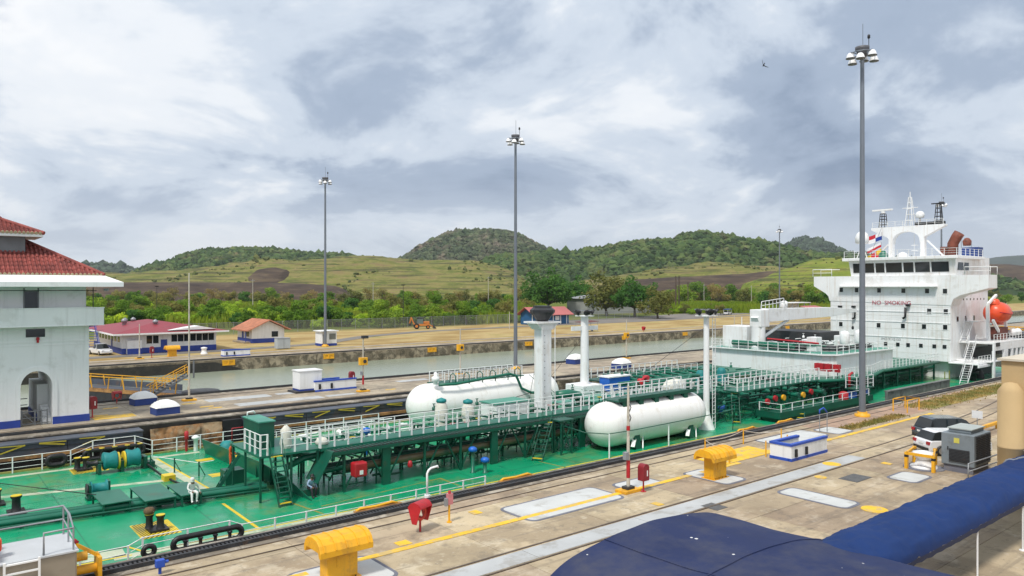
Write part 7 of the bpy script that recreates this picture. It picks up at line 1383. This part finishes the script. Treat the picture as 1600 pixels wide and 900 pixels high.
B_('life_vest', MB().box(2.35, 30.9, 1.9, 2.6, 31.3, 2.35), M_orange, ML, .08); B_('life_vest', MB().box(2.2, 31.8, 1.95, 2.4, 32.1, 2.4), M_orange, ML, .08)
for (z, l) in ((1.05, .5), (.55, .9)): B_('buffer', MB().cyl((4.75, 31.4, z), (4.75 + l, 31.4, z), .17, n=12), M_yellow, ML)
B_('coupling_plate', MB().box(5.55, 31.0, .2, 5.68, 31.8, 1.0).bar((4.9, 31.5, 1.5), (5.65, 31.4, .95), .12), M_yellow, ML); B_('red_valve', MB().lathe([(.08, 0), (.08, .3), (.14, .35), (0, .5)], (4.9, 31.6, 1.2), 8), M_red, ML)
B_('cab_roof_hatch', MB().box(-1.5, 31.0, 2.66, .5, 32.4, 3.1), M_yellow, ML, .06); B_('blue_tank', MB().cyl((1.2, 32.2, 2.8), (1.8, 32.2, 2.8), .16, n=10), M_bluev, ML)
for x in (-3, .6, 3.6): B_('wheel', MB().cyl((x, 30.28, .32), (x, 30.45, .32), .32, n=14), M_dark, ML)
# ------------------------------------------------------------------ visitor building corner and canopies
M_tan = mat('tan_stucco', (.50, .355, .18), .85, .06, .5, dirt=((.40, .28, .15), .25, .8)); TB = thing('tan_building', 'tan building corner with round column at the right edge', 'building', (48, 11, 0)); TB['_w'] = 1
B_('column', MB().lathe([(.58, 0), (.58, 2.9), (.6, 2.92), (.6, 2.98), (.58, 3.0), (.58, 5.75), (.3, 6.15), (.1, 6.2)], (43.3, 13.2, 0), 28), M_tan, TB); B_('parapet_block', MB().box(43.7, 10.5, 5.15, 56, 13.75, 7.25), M_tan, TB, .03); B_('parapet_cap', MB().box(43.55, 10.4, 7.25, 56.2, 13.9, 7.36), mat('cap_cream', (.56, .50, .40), .8, .08, 1), TB); B_('rear_wall', MB().box(44.6, 10.5, 0, 56, 13.4, 5.15), mat('brown_wall', (.20, .12, .055), .85, .1, .5), TB)
def canopy_mat(name, col, spots=False):
    m = bpy.data.materials.new(name); t, b, o = nodes(m); N, L = t.nodes.new, t.links.new; g = N('ShaderNodeNewGeometry')
    n = N('ShaderNodeTexNoise'); n.inputs['Scale'].default_value = .5; n.inputs['Detail'].default_value = 6; L(g.outputs['Position'], n.inputs['Vector'])
    mx = N('ShaderNodeMix'); mx.data_type = 'RGBA'; mx.inputs[6].default_value = (*[c * .72 for c in col], 1); mx.inputs[7].default_value = (*[min(1, c * 1.3) for c in col], 1); L(n.outputs[0], mx.inputs[0]); cur = mx.outputs[2]
    if spots:
        nd = N('ShaderNodeTexNoise'); nd.inputs['Scale'].default_value = .22; nd.inputs['Detail'].default_value = 9; nd.inputs['Roughness'].default_value = .7; L(g.outputs['Position'], nd.inputs['Vector'])
        rd_ = N('ShaderNodeMapRange'); rd_.inputs[1].default_value = .46; rd_.inputs[2].default_value = .68; rd_.inputs[4].default_value = .75; L(nd.outputs[0], rd_.inputs[0])
        md = N('ShaderNodeMix'); md.data_type = 'RGBA'; md.inputs[7].default_value = (.085, .085, .095, 1); L(rd_.outputs[0], md.inputs[0]); L(cur, md.inputs[6]); cur = md.outputs[2]
        v = N('ShaderNodeTexVoronoi'); v.inputs['Scale'].default_value = 2.6; L(g.outputs['Position'], v.inputs['Vector']); n2 = N('ShaderNodeTexNoise'); n2.inputs['Scale'].default_value = 1.1; L(g.outputs['Position'], n2.inputs['Vector'])
        th = N('ShaderNodeMapRange'); th.inputs[1].default_value = .52; th.inputs[2].default_value = .72; th.inputs[3].default_value = .0; th.inputs[4].default_value = .15; L(n2.outputs[0], th.inputs[0]); lt = N('ShaderNodeMath'); lt.operation = 'LESS_THAN'; L(v.outputs['Distance'], lt.inputs[0]); L(th.outputs[0], lt.inputs[1])
        mx2 = N('ShaderNodeMix'); mx2.data_type = 'RGBA'; mx2.inputs[7].default_value = (.62, .62, .6, 1); L(lt.outputs[0], mx2.inputs[0]); L(cur, mx2.inputs[6]); cur = mx2.outputs[2]
    L(cur, b.inputs['Base Color']); b.inputs['Roughness'].default_value = .7; b.inputs['Specular IOR Level'].default_value = .25
    n3 = N('ShaderNodeTexNoise'); n3.inputs['Scale'].default_value = 40; L(g.outputs['Position'], n3.inputs['Vector']); bp = N('ShaderNodeBump'); bp.inputs['Strength'].default_value = .08; L(n3.outputs[0], bp.inputs['Height']); L(bp.outputs[0], b.inputs['Normal']); return m
M_navy = canopy_mat('navy_canvas', (.017, .027, .085), True); M_cblue = canopy_mat('blue_canvas', (.007, .030, .125))
# near canopy: vault whose ridge runs away from the lock, with a rounded end
C1 = thing('navy_canopy', 'large navy canvas canopy with bird droppings in the bottom foreground', 'canopy', (19.5, 9, 0)); C1['_w'] = 1
def c1(u, v):
    a = math.pi * u; X = 19.3 - 5.0 * math.cos(a); Y = -3.0 + 19.4 * v; z = 1.7 + 1.45 * math.sin(a) ** .85
    X += .75 * (1 - v)
    sag = .07 * abs(math.sin(v * math.pi * 5)) * math.sin(a)
    return Vector((X, Y - .55 * math.sin(a) ** 2 * (v > .99) * 0, z - sag + .04 * noise.noise(Vector((X * .8, Y * .8, 0)))))
B_('canvas', MB().grid(c1, 60, 90), M_navy, C1); B_('front_valance', MB().add([tuple(c1(k / 40, 1)) for k in range(41)] + [tuple(c1(k / 40, 1) - Vector((0, -.02, .22))) for k in range(41)], [(k, k + 1, 42 + k, 41 + k) for k in range(40)]), M_navy, C1)
for v in (0.2, .4, .6, .8, 1.0): B_('rib', MB().tube([c1(k / 24, v) - Vector((0, .02, .05)) for k in range(25)], .045, 6), M_galv, C1)
B_('seam', MB().tube([c1(k / 40, .8) + Vector((0, 0, .012)) for k in range(41)], .022, 5), M_navy, C1); B_('seam', MB().tube([c1(.36, k / 40) + Vector((0, 0, .01)) for k in range(41)], .02, 5), M_navy, C1)
for y in (2.0, 9.0, 15.5):
    for x in (14.6, 24.2): B_('post', MB().cyl((x, y, 0), (x, y, 1.8), .045, n=8), M_lampw, C1)
C2 = thing('blue_canopy', 'bright blue barrel canopy leading to the tan building', 'canopy', (32, 11.6, 0)); C2['_w'] = 1
def c2(u, v):
    a = math.pi * u; X = 21.0 + 24 * v; Y = 11.75 - 1.2 * math.cos(a); z = 2.05 + .85 * math.sin(a) ** .8
    wr = .07 * noise.noise(Vector((X * 1.6 + u * 3, u * 11, 1))) + .06 * noise.noise(Vector((X * 5.0 - u * 6, u * 5, 4))) + .07 * abs(math.sin(v * math.pi * 7)) * math.sin(a)
    return Vector((X, Y, z - wr))
B_('canvas', MB().grid(c2, 40, 160), M_cblue, C2); B_('valance', MB().add([tuple(c2(0, k / 60)) for k in range(61)] + [tuple(c2(0, k / 60) - Vector((0, 0, .16 + .03 * (k % 2)))) for k in range(61)], [(k, k + 1, 62 + k, 61 + k) for k in range(60)]), mat('navy_valance', (.008, .014, .05), .7, .1, 1), C2)
for v in (.14, .286, .43, .571, .714, .857, 1): B_('rib', MB().tube([Vector((c2(k / 16, v).x, 11.75 + (c2(k / 16, v).y - 11.75) * .93, c2(k / 16, v).z - .07)) for k in range(17)], .03, 6), M_galv, C2)
B_('grey_seam', MB().tube([c2(k / 16, .845) + Vector((0, 0, .01)) for k in range(17)], .06, 6), mat('seam_grey', (.2, .22, .26), .7, .1, 1), C2)
for x in (25.5, 31.2, 36.2, 41.5):
    for y in (10.6, 12.9): po = B_('post', MB().cyl((x, y, 0), (x, y, 2.2), .035, n=8), M_lampw, C2); B_('post_foot', MB().cyl((x, y, 0), (x, y, .03), .14, n=10), M_lampw, po)
rk = thing('rock', 'brown rounded rock at the bottom right below the blue canopy', 'rock', (27.3, 8.6, 0)); B_('stone', MB().lathe([(.0, .42), (.35, .36), (.6, .2), (.66, .0)], (0, 0, 0), 9), mat('rock_brown', (.20, .12, .07), .95, .3, 3, bump=1, bscale=5), rk); B_('small_stone', MB().lathe([(.0, .2), (.2, .16), (.28, .0)], (.75, .2, 0), 7), MATS['rock_brown'], rk)
# bird
bd_ = thing('bird', 'dark soaring bird high in the sky', 'bird', dp(1193, 102, 90), 0.6); B_('body', MB().lathe([(0, -.28), (.06, -.2), (.09, 0), (.06, .2), (.02, .3), (0, .32)], (0, 0, 0), 8, axis='X'), M_black, bd_)
for s in (-1, 1): B_('wing', MB().ext([(.1, 0, 0), (.12, s * .25, .12), (.0, s * .5, .2), (-.2, s * .72, .28), (-.08, s * .3, .1), (-.1, 0, 0)], (0, 0, .015)), M_black, bd_)
B_('tail', MB().ext([(-.25, -.03, 0), (-.25, .03, 0), (-.48, .1, 0), (-.48, -.1, 0)], (0, 0, .012)), M_black, bd_); bd_.rotation_euler = (1.0, .3, .9); bd_.scale = (.9, .9, .9)
# ------------------------------------------------------------------ crew on the ship
M_skin = mat('skin', (.22, .12, .075), .6, .1, 5); M_cow = mat('coverall_white', (.68, .68, .66), .85, .1, 4, bump=.3, bscale=12); M_coo = mat('coverall_orange', (.62, .10, .02), .85, .12, 4, bump=.3, bscale=12); M_shirt = mat('shirt_light_blue', (.32, .42, .60), .85, .1, 4); M_trou = mat('trousers_black', (.02, .02, .025), .85, .2, 4); M_boot = mat('boots', (.02, .018, .016), .6, .2, 4)
def person(label, loc, rotz, J, upper, lower, hat, hatm):
    """J: joint name -> position (figure faces -Y); body is one skinned surface, coloured by the nearest limb"""
    R = dict(pelvis=.15, waist=.14, chest=.165, neck=.065, head=.105, crown=.085, shl=.075, ell=.055, wrl=.04, hal=.045, fil=.022, thl=.022, hil=.11, knl=.08, anl=.055, tol=.045)
    bones = [('pelvis', 'waist'), ('waist', 'chest'), ('chest', 'neck'), ('neck', 'head'), ('head', 'crown')]
    for s in 'lr': bones += [('chest', 'sh' + s), ('sh' + s, 'el' + s), ('el' + s, 'wr' + s), ('wr' + s, 'ha' + s), ('ha' + s, 'fi' + s), ('wr' + s, 'th' + s), ('pelvis', 'hi' + s), ('hi' + s, 'kn' + s), ('kn' + s, 'an' + s), ('an' + s, 'to' + s)]
    J = {k: Vector(v) for k, v in J.items()}
    for s in 'lr':
        d = (J['wr' + s] - J['el' + s]).normalized(); J['ha' + s] = J['wr' + s] + d * .09; J['fi' + s] = J['wr' + s] + d * .18; sd = Vector((1 if s == 'l' else -1, 0, 0)); J['th' + s] = J['wr' + s] + d * .08 - sd * .05
    names = list(J); me = bpy.data.meshes.new('skel'); me.from_pydata([J[n] for n in names], [(names.index(a), names.index(b)) for a, b in bones], []); so = bpy.data.objects.new('skel', me); COL.objects.link(so)
    so.modifiers.new('s', 'SKIN'); sv_ = me.skin_vertices[0].data
    for i, n in enumerate(names): r = R.get(n, R.get(n[:-1] + 'l')); sv_[i].radius = (r, r * (.8 if n in ('chest', 'waist') else 1)); sv_[i].use_root = n == 'pelvis'
    so.modifiers.new('u', 'SUBSURF').levels = 2; so.modifiers['u'].render_levels = 2
    dg = bpy.context.evaluated_depsgraph_get(); m2 = bpy.data.meshes.new_from_object(so.evaluated_get(dg)); bpy.data.objects.remove(so); m2.name = 'body'; m2.materials.clear()
    for x in (upper, lower, M_skin, M_boot): m2.materials.append(x)
    def near(c):
        best = (9, None)
        for a, b in bones:
            A_, B2 = J[a], J[b]; ab = B2 - A_; t = max(0, min(1, (c - A_).dot(ab) / max(1e-6, ab.length_squared))); d = (c - A_ - ab * t).length
            if d < best[0]: best = (d, b if t > .5 else a)
        n = best[1]
        if n[:2] in ('ha', 'fi', 'th') or n in ('head', 'crown', 'neck'): return 2
        if n[:2] == 'to' : return 3
        if n[:2] in ('kn', 'an', 'hi') or n == 'pelvis': return 1
        return 0
    for p in m2.polygons: p.material_index = near(p.center); p.use_smooth = True
    t = thing('person', label, 'person', loc, rotz, 'crew on the deck'); t.scale = (1, 1, 1); link('body', m2, t)
    h = J['head']; f = Vector((0, -1, 0))
    B_('nose', MB().lathe([(.02, 0), (.012, .03), (0, .035)], h + Vector((0, -.12, .0)), 6), M_skin, t)
    for s in (-1, 1): B_('eye', MB().lathe([(0, -.012), (.012, 0), (0, .012)], h + Vector((s * .035, -.1, .03)), 6), M_black, t); B_('ear', MB().lathe([(0, -.03), (.02, 0), (0, .03)], h + Vector((s * .1, 0, .01)), 6), M_skin, t)
    if hat == 'helmet': B_('helmet', MB().lathe([(.16, -.01), (.125, .0), (.125, .06), (.09, .12), (0, .145)], h + Vector((0, -.01, .045)), 14), hatm, t)
    else: B_('hood', MB().lathe([(.118, -.12), (.128, -.02), (.125, .06), (.09, .13), (0, .155)], h + Vector((0, .03, .02)), 14), hatm, t)
    return t
stand = dict(pelvis=(0, 0, .95), waist=(0, 0, 1.12), chest=(0, 0, 1.34), neck=(0, -.01, 1.5), head=(0, -.03, 1.63), crown=(0, -.02, 1.73), shl=(.2, 0, 1.42), ell=(.27, -.02, 1.14), wrl=(.22, -.2, .98), shr=(-.2, 0, 1.42), elr=(-.27, -.02, 1.14), wrr=(-.22, -.22, 1.0), hil=(.1, 0, .88), knl=(.11, -.03, .48), anl=(.11, .02, .09), tol=(.12, -.16, .04), hir=(-.1, 0, .88), knr=(-.12, -.02, .48), anr=(-.13, .03, .09), tor=(-.15, -.15, .04))
def sit(lean=0.1): 
    return dict(pelvis=(0, .12, .1), waist=(0, .1 - lean * .3, .28), chest=(0, .06 - lean, .5), neck=(0, .02 - lean, .66), head=(0, -.01 - lean, .79), crown=(0, 0 - lean, .89), shl=(.2, .05 - lean, .57), ell=(.36, .02, .32), wrl=(.42, -.06, .08), shr=(-.2, .05 - lean, .57), elr=(-.30, -.12, .34), wrr=(-.16, -.32, .22), hil=(.1, .06, .1), knl=(.17, -.36, .1), anl=(.12, -.34, -.38), tol=(.13, -.52, -.44), hir=(-.1, .06, .1), knr=(-.16, -.36, .12), anr=(-.2, -.5, -.34), tor=(-.22, -.68, -.40))
person('crew member in white coverall sitting on the green deck platform', (13.0, 45.45, DZ + .72), .1, sit(.06), M_cow, M_cow, 'hood', M_cow)
person('crew member in orange coverall leaning by the green breakwater', (16.5, 49.2, -.86), .9, stand, M_coo, M_coo, 'helmet', M_green2); part('step_stand', MB().box(16.0, 48.7, DZ, 17.2, 49.8, -.86), M_green)
person('crew member in light blue shirt seated under the walkway', (19.2, 43.0, DZ + .42), .2, sit(.18), M_shirt, M_trou, 'helmet', M_black); part('low_bench', MB().box(18.7, 43.0, DZ, 19.8, 43.5, DZ + .42), M_green)
part('wrapped_bundle', MB().lathe([(.3, 0), (.4, .3), (.3, .8), (.36, 1.1), (.1, 1.4)], (18.4, 44.8, WZ), 9), MATS['canvas_white']); part('wrapped_bundle', MB().lathe([(.35, 0), (.45, .15), (.3, .4), (0, .5)], (20.6, 44.4, WZ), 9), MATS['canvas_white'])
for o in list(COL.objects):
    if '_w' in o: del o['_w']
# ================================================================== AIR
hb = MB().box(-2500, -2500, -16, 7500, 6500, 420).build('haze', None); stuff(hb, 'thin pale haze over the whole lock and hills', 'haze')
hm_ = bpy.data.materials.new('haze'); hm_.use_nodes = True; ht = hm_.node_tree; ht.nodes.clear()
ho = ht.nodes.new('ShaderNodeOutputMaterial'); hv = ht.nodes.new('ShaderNodeVolumePrincipled'); hv.inputs['Color'].default_value = (.90, .95, 1.0, 1); hv.inputs['Density'].default_value = 0.00008; hv.inputs['Anisotropy'].default_value = 0.3
ht.links.new(hv.outputs[0], ho.inputs['Volume']); hb.data.materials.append(hm_)
